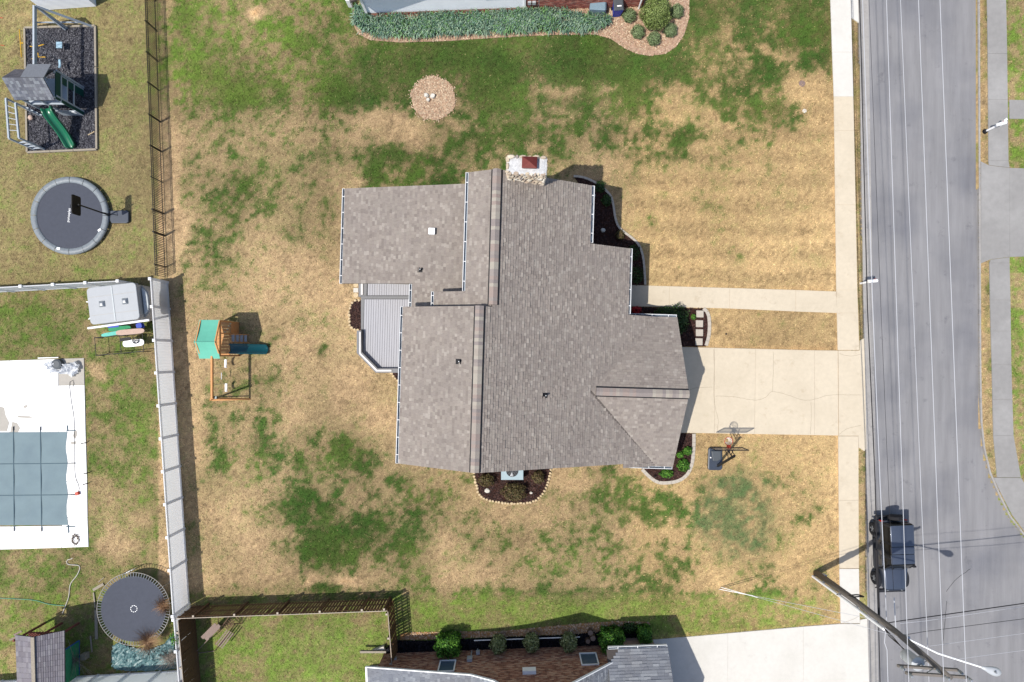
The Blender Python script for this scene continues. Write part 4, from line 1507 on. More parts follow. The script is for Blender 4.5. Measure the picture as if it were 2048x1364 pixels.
B().prism([tuple(wb[:2]), tuple(wc[:2]), tuple((wc + back)[:2]), tuple((wb + back)[:2])], 0, 3.0).build('brick_wall', 'brick_mortar', n1)
brickwork('bricks', wb, wc, .02, 2.9, (dn.y, -dn.x, 0), BRK, n1)
brickwork('bricks', wa, wb, .02, .33, (dn.y, -dn.x, 0), BRK, n1)
fo_ = Vector((dn.y, -dn.x, 0)) * .56
pk = (wa - dn * .4).lerp(wc + dn * .4, .5)
e0_, e1_ = wa - dn * .4, wc + dn * .4
zpk = 2.6 + .5 * (pk - e0_).length
Zv = lambda p, z: Vector((p.x, p.y, z))
b = B()
b.slab([Zv(e0_ + fo_, 2.6), Zv(pk + fo_, zpk), Zv(pk + back, zpk), Zv(e0_ + back, 2.6)], .15)
b.slab([Zv(pk + fo_, zpk), Zv(e1_ + fo_, 2.6), Zv(e1_ + back, 2.6), Zv(pk + back, zpk)], .15)
b.build('roof', 'roof_deck', n1)
gbl = [(wa, 2.98), (wc, 2.98), (pk, zpk - .3)]
b = B()
b.add([Zv(p + ins * 1.5, z) for p, z in gbl] + [Zv(p + ins * 6, z) for p, z in gbl], [(0, 1, 2), (5, 4, 3), (0, 3, 4, 1), (1, 4, 5, 2), (2, 5, 3, 0)])
b.build('gable', 'siding', n1)
win_c = wa + dn * 7.6
B().box((win_c.x, win_c.y, 2.0), (.9, .1, 1.1), math.atan2(dn.y, dn.x)).build('window', 'white_paint', n1)
B().box((win_c.x + dn.y * .05, win_c.y - dn.x * .05, 2.0), (.74, .03, .94), math.atan2(dn.y, dn.x)).build('window_pane', 'glass', n1)
for (u, v, z, nm) in ((1059, 6, .9, 'meter_box'), (1068, 6, .9, 'meter_box')):
    p = W(u, v, z)
    B().box((p.x, p.y + .02, z), (.2, .14, .26)).build(nm, 'galv', n1)
ds = W(1077, 20)
B().tube([(ds.x, ds.y + .02, .05), (ds.x, ds.y + .02, 2.8)], .045, 6).build('downspout', 'galv', n1)
ds = W(1277, 15)
B().tube([(ds.x, ds.y - .1, .05), (ds.x, ds.y - .1, 2.8)], .06, 6).build('downspout', 'white_paint', n1)
p = W(697, 3, .5)
B().box((p.x, p.y, .4), (.25, .2, .8)).build('utility_pedestal', 'white_paint', label='small white utility box at the corner of the white sided house', cat='box', bevel=.03)

# its iris bed and shrub bed
NB = [(706, 20), (706, 45), (716, 68), (740, 80), (800, 85), (900, 82), (1000, 75), (1100, 70), (1190, 69), (1222, 78), (1250, 97), (1275, 108), (1300, 112), (1330, 108), (1352, 94), (1368, 70), (1377, 40), (1380, -30),
      (1290, -30), (1284, 14), (1050, 22), (735, 34), (720, 5)]
bedn = bed('mulch_bed', 'long tan mulch bed along the white sided house', pl(*NB), 'mulch_tan', TANC, 9000, z=.025)
P = smooth_path([W2(u, v) for u, v in [(1225, 68), (1243, 80), (1262, 94), (1282, 103), (1304, 106), (1330, 100), (1347, 87), (1360, 65), (1367, 40), (1369, 0), (1370, -30)]], .22)
for i in range(len(P) - 1):
    a, b_ = P[i], P[i + 1]
    dd = (b_ - a).normalized()
    nn = Vector((-dd.y, dd.x, 0)) * .1
    B().prism([tuple((a + nn)[:2]), tuple((a - nn)[:2]), tuple((b_ - nn - dd * .02)[:2]), tuple((b_ + nn - dd * .02)[:2])], 0, .07).build('edging_brick', 'mulch_tan', bedn)


def strap_leaves(name, label, poly, n, cols, ln=(.22, .5), dens=None):
    P = np.array(poly)
    lo, hi = P.min(0), P.max(0)
    x = rng.uniform(lo[0], hi[0], n * 4)
    y = rng.uniform(lo[1], hi[1], n * 4)
    k = inpoly(x, y, poly)
    k &= fbm(x, y, .7, 301, 2) + rng.normal(scale=.2, size=len(x)) > -.3
    x, y = x[k][:n], y[k][:n]
    V, K = [], []
    for px_, py_ in zip(x, y):
        m = random.randint(7, 11)
        tone = np.array(random.choice(cols)) * random.uniform(.8, 1.2)
        for q in range(m):
            a = random.uniform(0, 6.283)
            L = random.uniform(*ln)
            hgt = random.uniform(.28, .6)
            dx, dy = math.cos(a), math.sin(a)
            wx_, wy_ = -dy * .021, dx * .021
            p0 = (px_, py_, .02)
            p1 = (px_ + dx * L * .5, py_ + dy * L * .5, hgt)
            p2 = (px_ + dx * L, py_ + dy * L, hgt * random.uniform(.55, .95))
            V += [(p0[0] - wx_, p0[1] - wy_, p0[2]), (p0[0] + wx_, p0[1] + wy_, p0[2]), (p1[0] + wx_, p1[1] + wy_, p1[2]), (p1[0] - wx_, p1[1] - wy_, p1[2])]
            V += [(p1[0] - wx_, p1[1] - wy_, p1[2]), (p1[0] + wx_, p1[1] + wy_, p1[2]), (p2[0] + wx_ * .2, p2[1] + wy_ * .2, p2[2]), (p2[0] - wx_ * .2, p2[1] - wy_ * .2, p2[2])]
            K += [tone * random.uniform(.85, 1.15)] * 2
    o = sheet(name, 0, 0, np.array(V), 4, np.clip(np.array(K), 0, .8), 'leaf')
    return props(o, label, 'plants', kind='stuff')


strap_leaves('iris_leaves', 'dense row of blue green strap leaved plants along the white house', pl((712, 22), (712, 45), (722, 64), (745, 73), (830, 75), (900, 70), (1000, 67), (1100, 64), (1180, 64), (1212, 54), (1215, 40), (1160, 38), (1120, 28), (900, 36), (737, 42), (725, 20)),
             1250, [C(142, 172, 152), C(112, 148, 128), C(164, 190, 160), C(96, 130, 108), C(126, 172, 108)])
shrub('round_bush', 'large clipped round yellow green bush at the top right bed', 'bush', 1312, 26, .95, (.86, .86, .8), 9000, .045, [C(146, 164, 92), C(122, 142, 74), C(166, 182, 112), C(104, 124, 62)], shell=.8)
for (u, v, lb) in ((1259, 31, 'small round clipped bush right beside the blue cart'), (1276, 63, 'small round clipped bush below and left of the large bush'), (1308, 77, 'small round clipped bush at the bottom of the brick edged bed'),
                   (1341, 60, 'small round clipped bush below and right of the large bush'), (1354, 22, 'small round clipped bush behind the large bush on the right')):
    shrub('clipped_bush', lb, 'bush', u, v, .33, (.39, .39, .33), 3000, .032, GBOX, 'small clipped bushes in the brick edged bed', shell=.85)


# wheelie bins
def cart(label, u, v, body, lid, rz, lying=False):
    p = W(u, v, .0)
    t = thing('wheeled_bin', label, 'bin', (p.x, p.y, 0), rz)
    b = B()

    def tp(x, y, z):
        return (x, z - .5, -y + .32) if lying else (x, y, z)
    hx0, hy0, hx1, hy1, h = .22, .24, .29, .33, .95
    P = [(-hx0, -hy0, .04), (hx0, -hy0, .04), (hx0, hy0, .04), (-hx0, hy0, .04), (-hx1, -hy1, h), (hx1, -hy1, h), (hx1, hy1, h), (-hx1, hy1, h)]
    b.hexa([tp(*q) for q in P])
    o = b.build('body', body, t, local=True, bevel=.03)
    b = B()
    P = [(-.31, -.35, h + .005), (.31, -.35, h + .005), (.31, .37, h + .005), (-.31, .37, h + .005), (-.24, -.28, h + .07), (.24, -.28, h + .07), (.24, .3, h + .09), (-.24, .3, h + .09)]
    b.hexa([tp(*q) for q in P])
    b.build('lid', lid, t, local=True, bevel=.02)
    b = B()
    b.tube([tp(-.24, .4, h - .02), tp(.24, .4, h - .02)], .018, 6)
    b.build('handle', body, t, local=True)
    for s in (-1, 1):
        b = B()
        b.tube([tp(s * .26, .26, .1), tp(s * .31, .26, .1)], .1, 12)
        b.build('wheel', 'tyre', t, local=True)
    return t


cart('grey blue wheeled bin lying on its side at the end of the plants', 1193, 22, 'bin_grey', 'bin_grey', R(-92), True)
bc_t = cart('blue wheeled cart with dark lid standing by the brick wall', 1232, 27, 'bin_blue', 'bin_lid', R(4))
B().box((.02, -.12, 1.043), (.26, .07, .004)).build('lid_marking', 'sign_white', bc_t, local=True)

# ------------------------------------------------------------------ bottom neighbour's brick house
NR = math.atan2(W(1303, 1286).y - W(790, 1305).y, W(1303, 1286).x - W(790, 1305).x)
npv = W(1050, 1296)
cn, sn = math.cos(NR), math.sin(NR)


def N2(x, y, z):   # x along the wall, y outwards to the lawn
    return Vector((npv.x + x * cn - y * sn, npv.y + x * sn + y * cn, z))


n2 = thing('brick_house', 'red brown brick house with grey shingle roof cut off by the bottom edge', 'house', tuple(N2(0, 0, 0)), NR)
xl, xr = W(768, 1303).x - npv.x, W(1306, 1287).x - npv.x
PROF = [(-9.0, 2.45), (-3.0, 3.75), (-1.7, 4.5), (.25, 6.9), (5.2, 2.65)]


def prof(x):
    return float(np.interp(x, [p[0] for p in PROF], [p[1] for p in PROF]))


b = B()
wp = [(xl, 0)] + [(xr, 0), (xr, 2.2), (5.0, 2.4)] + [(p[0], p[1] - .25) for p in PROF[::-1][1:] if p[0] > xl] + [(xl, prof(xl) - .25)]
m_ = len(wp)
V = [(p[0], -.0, p[1]) for p in wp] + [(p[0], -.3, p[1]) for p in wp]
b.add(V, [tuple(range(m_)), tuple(range(2 * m_ - 1, m_ - 1, -1))] + [(i, m_ + i, m_ + (i + 1) % m_, (i + 1) % m_) for i in range(m_)])
b.box(((xl + .15), -5, 1.1), (.3, 9.4, 2.2))
b.box(((xr - .15), -5, 1.1), (.3, 9.4, 2.2))
b.build('wall', 'brick_mortar', n2, local=True)
wins = []
for (u, v0, v1, uu) in ((894, 1322, 1344, 32), (1178, 1308, 1331, 34)):
    # on the wall plane: height where the ray meets it
    yb = -(npv.y + ((u - 1030) / 33 * .92 - npv.x) * math.tan(NR))
    za = CAM_H * (1 - yb * PX / (v0 - NV))
    zb = CAM_H * (1 - yb * PX / (v1 - NV))
    xm = ((u - NU) / PX * (1 - (za + zb) / 2 / CAM_H) - npv.x) / cn
    hw_ = uu / 2 / PX * .92
    wins.append((xm, max(za, .6), zb, hw_))
holes = [(w_[0] - w_[3] - xl, w_[0] + w_[3] - xl, w_[1], w_[2]) for w_ in wins]
bro = brickwork('bricks', N2(xl, .0, 0), N2(xr, .0, 0), .02, 5.8, (-sn, cn, 0), BRK2, n2, holes, top=lambda a: min(prof(a + xl) - .26, 2.2 if a + xl > 5 else 99), bh=.066)
for (xm, za, zb, hw_) in wins:
    f = B()
    f.box((xm, .03, za), (2 * hw_, .1, .07)).box((xm, .03, zb), (2 * hw_, .1, .07))
    f.box((xm - hw_, .032, (za + zb) / 2), (.07, .1, zb - za)).box((xm + hw_, .032, (za + zb) / 2), (.07, .1, zb - za))
    fo = f.build('window', 'white_paint', n2, local=True)
    for kk, (fa_, fb_) in enumerate(((.0, .5), (.5, 1.0))):
        B().box((xm, .018, za + (zb - za) * (fa_ + fb_) / 2), (2 * hw_ - .06, .02, (zb - za) * .5 - .02)).build('pane', 'glass', fo, local=True)
GRC = [C(146, 150, 158), C(140, 144, 152), C(150, 154, 161), C(136, 140, 149), C(166, 170, 176), C(144, 148, 156)]
rf = B()
for (a, c) in zip(PROF[:-1], PROF[1:]):
    rf.slab([(a[0], .38, a[1]), (a[0], -12, a[1]), (c[0], -12, c[1]), (c[0], .38, c[1])], .12) if a[1] > c[1] else rf.slab([(a[0], .38, a[1]), (c[0], .38, c[1]), (c[0], -12, c[1]), (a[0], -12, a[1])][::-1], .12)
# garage wing
gx0, gx1, gy0, gz0, gs = 5.35, W(1337, 1303, 2.6).x - npv.x, .93, 2.6, .72
rf.slab([(4.6, gy0, gz0), (gx1, gy0, gz0), (gx1, gy0 - 4.4, gz0 + 4.4 * gs), (4.6, gy0 - 4.4, gz0 + 4.4 * gs)][::-1], .12)
rf.slab([(4.6, gy0 - 4.4, gz0 + 4.4 * gs), (gx1, gy0 - 4.4, gz0 + 4.4 * gs), (gx1, gy0 - 9, gz0), (4.6, gy0 - 9, gz0)][::-1], .12)
nroof = rf.build('roof', 'roof_deck', n2, local=True)
for (a, c) in zip(PROF[:-1], PROF[1:]):
    lo, hi = (a, c) if a[1] < c[1] else (c, a)
    dx, dz = hi[0] - lo[0], hi[1] - lo[1]
    ln = math.hypot(dx, dz)
    shingles((lo[0], 0, lo[1]), (0, 1, 0), (dx, 0, dz), int(ln / .145), lambda d: [(-3.2, .36)], pal=GRC, parent=nroof)
lg = math.hypot(1, gs)
shingles((0, gy0, gz0), (1, 0, 0), (0, -1, gs), int(4.4 * lg / .16), lambda d: [(max(4.6, 5.3 - d * .9), gx1)], pal=GRC, parent=nroof, exposure=.16, wr=(.25, .6))
for (a, c) in zip(PROF[:-1], PROF[1:]):   # white fascia along the rake
    B().bar((a[0], .40, a[1] - .02), (c[0], .40, c[1] - .02), .05, .14).build('fascia', 'white_paint', n2, local=True)
gutter((4.7, gy0, gz0), (gx1 - .03, gy0, gz0), Y, parent=n2)
B().bar((-9.03, .42, 2.42), (-9.03, -6, 2.42), .1, .14).build('fascia', 'white_paint', n2, local=True)
bx_ = B()
bx_.box(((5.6 + gx1 - .4) / 2, -1.2, 1.2), (gx1 - .4 - 5.6, 3.2, 2.4))
bx_.build('garage_wall', 'brick_mortar', n2, local=True)
mb = (938 - 1030) / 33 * .95 - npv.x
mtr = B().box((mb, .1, 1.3), (.3, .18, .4)).build('meter_box', 'galv', n2, local=True)
B().tube([(mb + .05, .08, .3), (mb + .05, .08, 1.2)], .04, 6).build('conduit', 'galv', n2, local=True)
B().tube([(mb + .4, .12, .15), (mb + .4, .12, .5), (mb + .55, .12, .55)], .035, 6).build('gas_pipe', 'galv', n2, local=True)
B().box((mb + .45, .15, .65), (.22, .2, .22)).build('gas_meter', 'galv', n2, local=True)
vx = (1060 - 1030) / 33 * .88 - npv.x
B().box((vx, .12, 3.0), (.75, .2, .45)).build('attic_vent', 'white_paint', n2, local=True)
B().box(((1000 - 1030) / 33 - npv.x - 6.2, .1, .9), (.22, .12, .18)).build('outlet_box', 'galv', n2, local=True)
n2bed = bed('mulch_bed', 'black mulch bed in shade along the brick house', pl((790, 1281), (860, 1281), (1000, 1274), (1150, 1269), (1250, 1254), (1300, 1250), (1306, 1288), (1100, 1295), (770, 1306), (768, 1300)), 'mulch_black', BLACKC, 3500)
soil = B().prism(pl((822, 1264), (1000, 1262), (1180, 1245), (1240, 1242), (1300, 1244), (1298, 1252), (1150, 1268), (1000, 1273), (800, 1280), (800, 1268)), -.05, .012).build('bare_soil', 'rust_soil', kind='structure', label='bare reddish soil strip beside the black mulch')
chips(pl((822, 1264), (1000, 1262), (1180, 1245), (1240, 1242), (1300, 1244), (1298, 1252), (1150, 1268), (1000, 1273), (800, 1280)), 1200, TANC, 'soil_litter', soil, .012)
shrub('clipped_shrub', 'bright green clipped shrub at the left of the brick wall', 'shrub', 896, 1288, .75, (.66, .55, .7), 4200, .07, GBR, box=True, shell=.75)
shrub('clipped_shrub', 'large bright green boxy shrub beside the wood stump stools', 'shrub', 1223, 1279, .75, (.66, .58, .72), 4600, .07, GBR, box=True, shell=.75)
shrub('clipped_shrub', 'small bright green shrub next to the white driveway', 'shrub', 1288, 1267, .55, (.38, .42, .52), 2400, .06, GBR, box=True, shell=.75)
for (u, v, lb) in ((997, 1288, 'grey green airy shrub right of the electric meter'), (1063, 1285, 'grey green airy shrub in the middle of the brick wall'), (1138, 1284, 'grey green airy shrub left of the wood stump stools')):
    shrub('airy_shrub', lb, 'shrub', u, v, .7, (.46, .5, .65), 2200, .075, GOL, 'grey green shrubs along the brick wall', shell=.4)
shrub('small_plant', 'small dark olive plant on the driveway beside the garage wing', 'plant', 1321, 1299, .2, (.24, .24, .25), 500, .05, BRG)
shrub('dark_shrub', 'dark wispy grass clump between the two bright shrubs', 'plant', 1260, 1256, .2, (.5, .3, .25), 700, .07, GDK)
for (u, v, r, h, lb) in ((1181, 1266, .17, .35, 'upper wood stump stool by the brick wall'), (1186, 1277, .17, .5, 'lower wood stump stool by the brick wall'), (1176, 1283, .15, .3, 'leaning wood stump against the brick wall')):
    p = W(u, v, h)
    t = thing('stump', lb, 'stump', (p.x, p.y, 0), group='wood stumps by the brick wall')
    B().tube([(0, 0, 0), (0, 0, h - .01)], [r * 1.1, r], 11).build('trunk', 'bark', t, local=True)
    B().lathe([(0, h), (r * .92, h)], n=11).build('cut_face', 'wood_old', t, local=True)
wp0, wp1 = W(948, 1281, .3), W(1160, 1274, .3)
B().tube([wp0, wp1], .03, 6).build('white_pipe', 'white_paint', label='long thin white pipe running above the black mulch', cat='pipe')
tp_ = thing('bench_table', 'grey board and open crate leaning at the gate by the brick house', 'boards', (*W2(745, 1302), 0))
B().bar(W(720, 1304, .5), W(772, 1304, .5), .12, .05).build('board', 'timber_grey', tp_)
B().bar(W(722, 1301, .46), W(770, 1302, .46), .05, .05).build('board', 'black', tp_)
B().prism([W2(743, 1302, .3), W2(767, 1293, .3), W2(770, 1303, .3)], .02, .3).build('crate', 'stone_white', tp_)
B().prism(pl((739, 1331), (757, 1329), (757, 1345), (736, 1345)), 0, .3).build('step_block', 'concrete_grey', label='white concrete step at the left end of the brick house', cat='step')


# ------------------------------------------------------------------ lettering
def text_mesh(name, body, size, mt, parent, loc, rz, ex=.002):
    cu = bpy.data.curves.new(name, 'FONT')
    cu.body = body
    cu.size = size
    cu.align_x = 'CENTER'
    cu.align_y = 'CENTER'
    cu.extrude = ex
    tmp = bpy.data.objects.new(name + '_tmp', cu)
    COL.objects.link(tmp)
    bpy.context.view_layer.update()
    dg = bpy.context.evaluated_depsgraph_get()
    me = bpy.data.meshes.new_from_object(tmp.evaluated_get(dg))
    bpy.data.objects.remove(tmp)
    me.materials.clear()
    me.materials.append(MATS[mt])
    return link(name, me, parent, loc, (0, 0, rz))


# ------------------------------------------------------------------ pool terrace
PD = [pl((-60, 724), (20, 721), (20, 866), (-60, 867)), pl((20.5, 721), (118, 718), (118, 865), (20.5, 866)),
      pl((118.5, 771), (170, 770), (172, 863.5), (118.5, 865)), pl((133, 864.5), (172, 863.7), (175, 960), (134, 962)), pl((134, 962.5), (175, 960.5), (176, 1034), (135, 1034.5)),
      pl((135, 1035), (176, 1034.5), (178, 1093), (125, 1095), (125, 1051)), pl((24, 1052.5), (124.5, 1051), (124.5, 1095), (24, 1098)), pl((-60, 1053), (23.5, 1052.5), (23.5, 1098), (-60, 1100))]
pdk = slabs('pool_deck', 'bright white concrete pool deck at the left edge', 'pool_white', PD, z=.06)
slabs('pool_deck', 'small bare tan square at the corner of the white pool deck', 'pool_grey', [pl((118.5, 717.5), (169, 716), (170, 769.5), (118.5, 770.5))], z=.05)
for pts in ([(0, 812), (10, 815), (13, 830), (20, 845), (16, 862), (0, 862)], [(26, 843), (36, 846), (42, 856), (38, 864), (22, 864)], [(150, 862), (155, 860), (156, 870), (152, 878), (147, 872)], [(142, 884), (154, 882), (153, 888), (144, 888)], [(48, 812), (55, 809), (57, 813), (51, 817)], [(36, 831), (60, 832), (70, 835), (58, 836), (38, 835)]):
    B().add([(*W2(u, v), .0635) for u, v in pts][::-1], [tuple(range(len(pts)))]).build('worn_patch', 'pool_grey', pdk)
pool = thing('pool_cover', 'blue grey safety cover stretched over the swimming pool', 'pool cover', (*W2(60, 960), 0))
b = B()
nx_, ny_ = 24, 24
U0, U1, V0, V1 = -60, 134, 865, 1051
for i in range(nx_ + 1):
    for j in range(ny_ + 1):
        fu, fv = i / nx_, j / ny_
        edge = -2.2 * math.sin(fv * 3 * math.pi) ** 2 * max(0, (fu - .8) / .2)
        u = U0 + (U1 - U0) * fu + edge + fv * 1.5
        v = V0 + (V1 - V0) * fv + (1 - fv) * (-.0) - fu * 1.0
        z = .085 - .03 * math.sin(fv * 3 * math.pi) ** 2 * math.sin(fu * 3.6 * math.pi) ** 2
        b.v.append(tuple(W(u, v, z)))
for i in range(nx_):
    for j in range(ny_):
        k = i * (ny_ + 1) + j
        b.f.append((k, k + 1, k + ny_ + 2, k + ny_ + 1)); b.c.append(None)
b.build('fabric', 'pool_cover', pool, smooth=True)
for (u0, u1) in ((-27, -26), (26.5, 28), (80.5, 83)):
    B().bar(W(u0, 856, .095), W(u1, 1060, .095), .04, .008).build('strap', 'strap', pool)
    for v in (857, 1059):
        B().bar(W(u0 if v < 900 else u1, v - 4, .11), W(u0 if v < 900 else u1, v + 4, .11), .04, .03).build('spring', 'black', pool)
for v in (926.5, 989.5):
    B().bar(W(-60, v + 2, .097), W(151, v, .097), .04, .008).build('strap', 'strap', pool)
    B().bar(W(140, v, .11), W(149, v, .11), .04, .03).build('spring', 'black', pool)
for (u, v, a) in ((134, 852, 0), (136, 1062, 1)):
    B().bar(W(u, 851 if a == 0 else 1050, .095), W(u + 1, 862 if a == 0 else 1066, .095), .05, .008).build('strap', 'strap', pool)
    B().bar(W(132, 862 if a == 0 else 1053, .096), W(150, 861 if a == 0 else 1053, .096), .05, .008).build('strap', 'strap', pool)


def crumple(name, label, cat, pts, mt, z0, amp, res=.09, seed=5, u0=None, soft=True):
    P = np.array([W2(u, v) for u, v in pts])
    lo, hi = P.min(0), P.max(0)
    nx_, ny_ = int((hi[0] - lo[0]) / res), int((hi[1] - lo[1]) / res)
    X_, Y_ = np.meshgrid(np.linspace(lo[0], hi[0], nx_), np.linspace(lo[1], hi[1], ny_), indexing='ij')
    X_ = X_ + rng.normal(scale=res * .15, size=X_.shape)
    Y_ = Y_ + rng.normal(scale=res * .15, size=X_.shape)
    ridg = 1 - np.abs(fbm(X_.ravel() * .7 + .9 * Y_.ravel(), (Y_.ravel() - .8 * X_.ravel()) * 1.8, .5, seed, 3)) * 2
    Z = z0 + amp * np.clip(ridg, 0, 1) ** 3 + rng.uniform(0, amp * .15, X_.size)
    ins = inpoly(X_.ravel(), Y_.ravel(), [tuple(p) for p in P])
    b = B()
    mp = {}
    for k in range(X_.size):
        if ins[k]:
            mp[k] = len(b.v)
            b.v.append((X_.ravel()[k], Y_.ravel()[k], Z[k]))
    for i in range(nx_ - 1):
        for j in range(ny_ - 1):
            q = [i * ny_ + j, (i + 1) * ny_ + j, (i + 1) * ny_ + j + 1, i * ny_ + j + 1]
            if all(k in mp for k in q):
                b.f.append(tuple(mp[k] for k in q)); b.c.append(None)
    return b.build(name, mt, label=label, cat=cat)


crumple('plastic_sheet', 'crumpled translucent plastic sheet bundled on the pool deck corner', 'sheet', [(91, 724), (104, 719), (122, 728), (140, 727), (158, 719), (166, 733), (160, 748), (148, 757), (136, 750), (112, 746), (96, 747)], 'clear_plastic', .08, .3, .08, 111)
b = B().lathe([(.0, .34), (.2, .34), (.3, .3), (.32, .1), (.3, .06)], (*W2(120, 728), 0), 16)
b.build('storage_tub', 'bin_lid', label='dark round tub half covered by the plastic sheet', cat='tub')
B().tube([W(76, 716, .1), W(117, 715, .1)], .035, 6).build('white_pole', 'white_paint', label='thin white pole lying along the pool deck edge', cat='pole')
B().tube([(p.x, p.y, .08) for p in smooth_path([W2(u, v) for u, v in [(147, 775), (150, 762), (143, 761), (141, 772), (144, 800), (150, 840), (151, 900), (152, 950), (160, 973), (158, 985)]], .25)], .012, 4).build('cord', 'cable_black', label='thin cord running down the white pool deck', cat='cord')
B().box((*W2(158, 986), .14), (.2, .2, .16), .3).build('pump_box', 'rim_red', label='small red pump box beside the pool cover', cat='box', bevel=.02)
hz_ = []
for k in range(40):
    t = k * .62
    r_ = .12 + .26 * abs(math.sin(k * 1.7))
    hz_.append((W(153, 1078).x + r_ * math.cos(t) * .7, W(153, 1078).y + r_ * math.sin(t), .08 + .002 * k))
B().tube(hz_, .016, 4).build('coiled_hose', 'bark', label='tangled brown hose coil on the lower pool deck', cat='hose')
B().tube([(p.x, p.y, .05) for p in smooth_path([W2(u, v) for u, v in [(126, 1226), (138, 1195), (142, 1168), (155, 1150), (161, 1135), (157, 1130), (137, 1128), (135, 1120), (145, 1117), (147, 1113)]], .15)], .022, 5).build('hose', 'hose_white', label='pale hose curling across the grass below the pool', cat='hose')
B().tube([(p.x, p.y, .05) for p in smooth_path([W2(u, v) for u, v in [(-20, 1195), (30, 1197), (70, 1200), (100, 1208), (134, 1211)]], .2)], .02, 5).build('hose', 'hose_green', label='green hose lying across the left edge grass', cat='hose')
for (u, v, lb) in ((174, 885, 'upper dark stake beside the pool deck'), (179, 945, 'middle dark stake beside the pool deck'), (178, 966, 'lower dark stake beside the pool deck')):
    p = W(u, v)
    B().tube([(p.x, p.y, 0), (p.x - .05, p.y, .45)], .03, 6).build('stake', 'black', label=lb, cat='stake')

# ------------------------------------------------------------------ camper trailer and rack
ROT = math.atan2(-(565 - 577), 98)
tc = W(226, 607, 2.2)
tr = thing('camper_trailer', 'pale grey camper trailer parked in the fence corner', 'trailer', (tc.x, tc.y, 0), R(7))
hl, hw_ = 1.42, 1.06
roofp = []
for (sx, sy) in ((1, 1), (-1, 1), (-1, -1), (1, -1)):
    for k in range(5):
        a = {(1, 1): 0, (-1, 1): 90, (-1, -1): 180, (1, -1): 270}[(sx, sy)] + k * 22.5
        roofp.append((sx * (hl - .22) + .22 * math.cos(R(a)), sy * (hw_ - .22) + .22 * math.sin(R(a))))
B().prism([(x * .965, y * .965) for x, y in roofp], .45, 2.12).build('body', 'trailer_side', tr, local=True)
rfp = B().prism(roofp, 2.12, 2.2)
rfp.build('roof', 'trailer', tr, local=True, bevel=.03)
B().box((.02, 0, 2.205), (.07, 2 * hw_ - .1, .03)).build('roof_seam', 'trailer_hatch', tr, local=True)
for y in (-.55, .5):
    B().box((0, y, 2.203), (2 * hl - .2, .02, .012)).build('roof_seam', 'trailer_side', tr, local=True)
for x in (-.62, .7):
    b = B()
    h = .19
    b.hexa([(x - h, .05 - h, 2.2), (x + h, .05 - h, 2.2), (x + h, .05 + h, 2.2), (x - h, .05 + h, 2.2), (x - .08, -.06, 2.33), (x + .1, -.06, 2.33), (x + .1, .1, 2.33), (x - .08, .1, 2.33)])
    b.build('roof_hatch', 'steel', tr, local=True, bevel=.03)
nose = [(hl - .03, .95), (hl + .26, .62), (hl + .33, .35), (hl + .33, -.35), (hl + .26, -.62), (hl - .03, -.95)]
B().prism(nose, .4, 1.6).build('nose', 'trailer_side', tr, local=True)
B().prism([(hl - .0, .78), (hl + .24, .55), (hl + .3, .3), (hl + .3, -.3), (hl + .24, -.55), (hl - .0, -.78)], 1.6, 1.72).build('nose_hatch', 'trailer_hatch', tr, local=True, bevel=.03)
B().box((hl + .36, .05, 1.1), (.08, .3, .3)).build('battery_box', 'black', tr, local=True)
B().tube([(-hl - .3, -hw_ - .14, 2.0), (hl + .4, -hw_ - .1, 2.0)], .065, 8).build('awning_tube', 'white_paint', tr, local=True)
for s in (-1, 1):
    B().tube([(0, s * 1.05, .35), (0, s * .85, .35)], .33, 16).build('wheel', 'tyre', tr, local=True)
    B().bar((-hl, s * .3, 1.3), (-hl - .55, s * .5 - .1, 1.2), .05, .5).build('rear_stay', 'white_paint', tr, local=True)

rk = thing('storage_rack', 'dark metal rack with boards stacked beside the camper trailer', 'rack', (*W2(256, 690), 0), R(5))
for (x0, y0, x1, y1) in ((-1.5, -.5, 1.35, -.5), (-1.5, .55, 1.35, .55)):
    B().tube([(x0, y0, .75), (x1, y1, .75)], .025, 6).build('rail', 'black_metal', rk, local=True)
for x in (-1.5, 0, 1.35):
    for y in (-.5, .55):
        B().tube([(x, y, 0), (x, y, .75)], .025, 6).build('leg', 'black_metal', rk, local=True)
    B().tube([(x, -.5, .72), (x, .55, .72)], .02, 6).build('cross_bar', 'black_metal', rk, local=True)


def plank_on(name, lb, u0, v0, u1, v1, z, wdt, mt, cat='board', th=.06):
    a, c = W(u0, v0, z), W(u1, v1, z)
    d = (c - a)
    L = d.length
    pts = []
    for k in range(16):
        t = 2 * math.pi * k / 16
        x = abs(math.cos(t)) ** .4 * math.copysign(1, math.cos(t)) * L / 2
        y = abs(math.sin(t)) ** .7 * math.copysign(1, math.sin(t)) * wdt / 2
        an = math.atan2(d.y, d.x)
        m = (a + c) / 2
        pts.append((m.x + x * math.cos(an) - y * math.sin(an), m.y + x * math.sin(an) + y * math.cos(an)))
    return B().prism(pts, z - th / 2, z + th / 2).build(name, mt, label=lb, cat=cat)


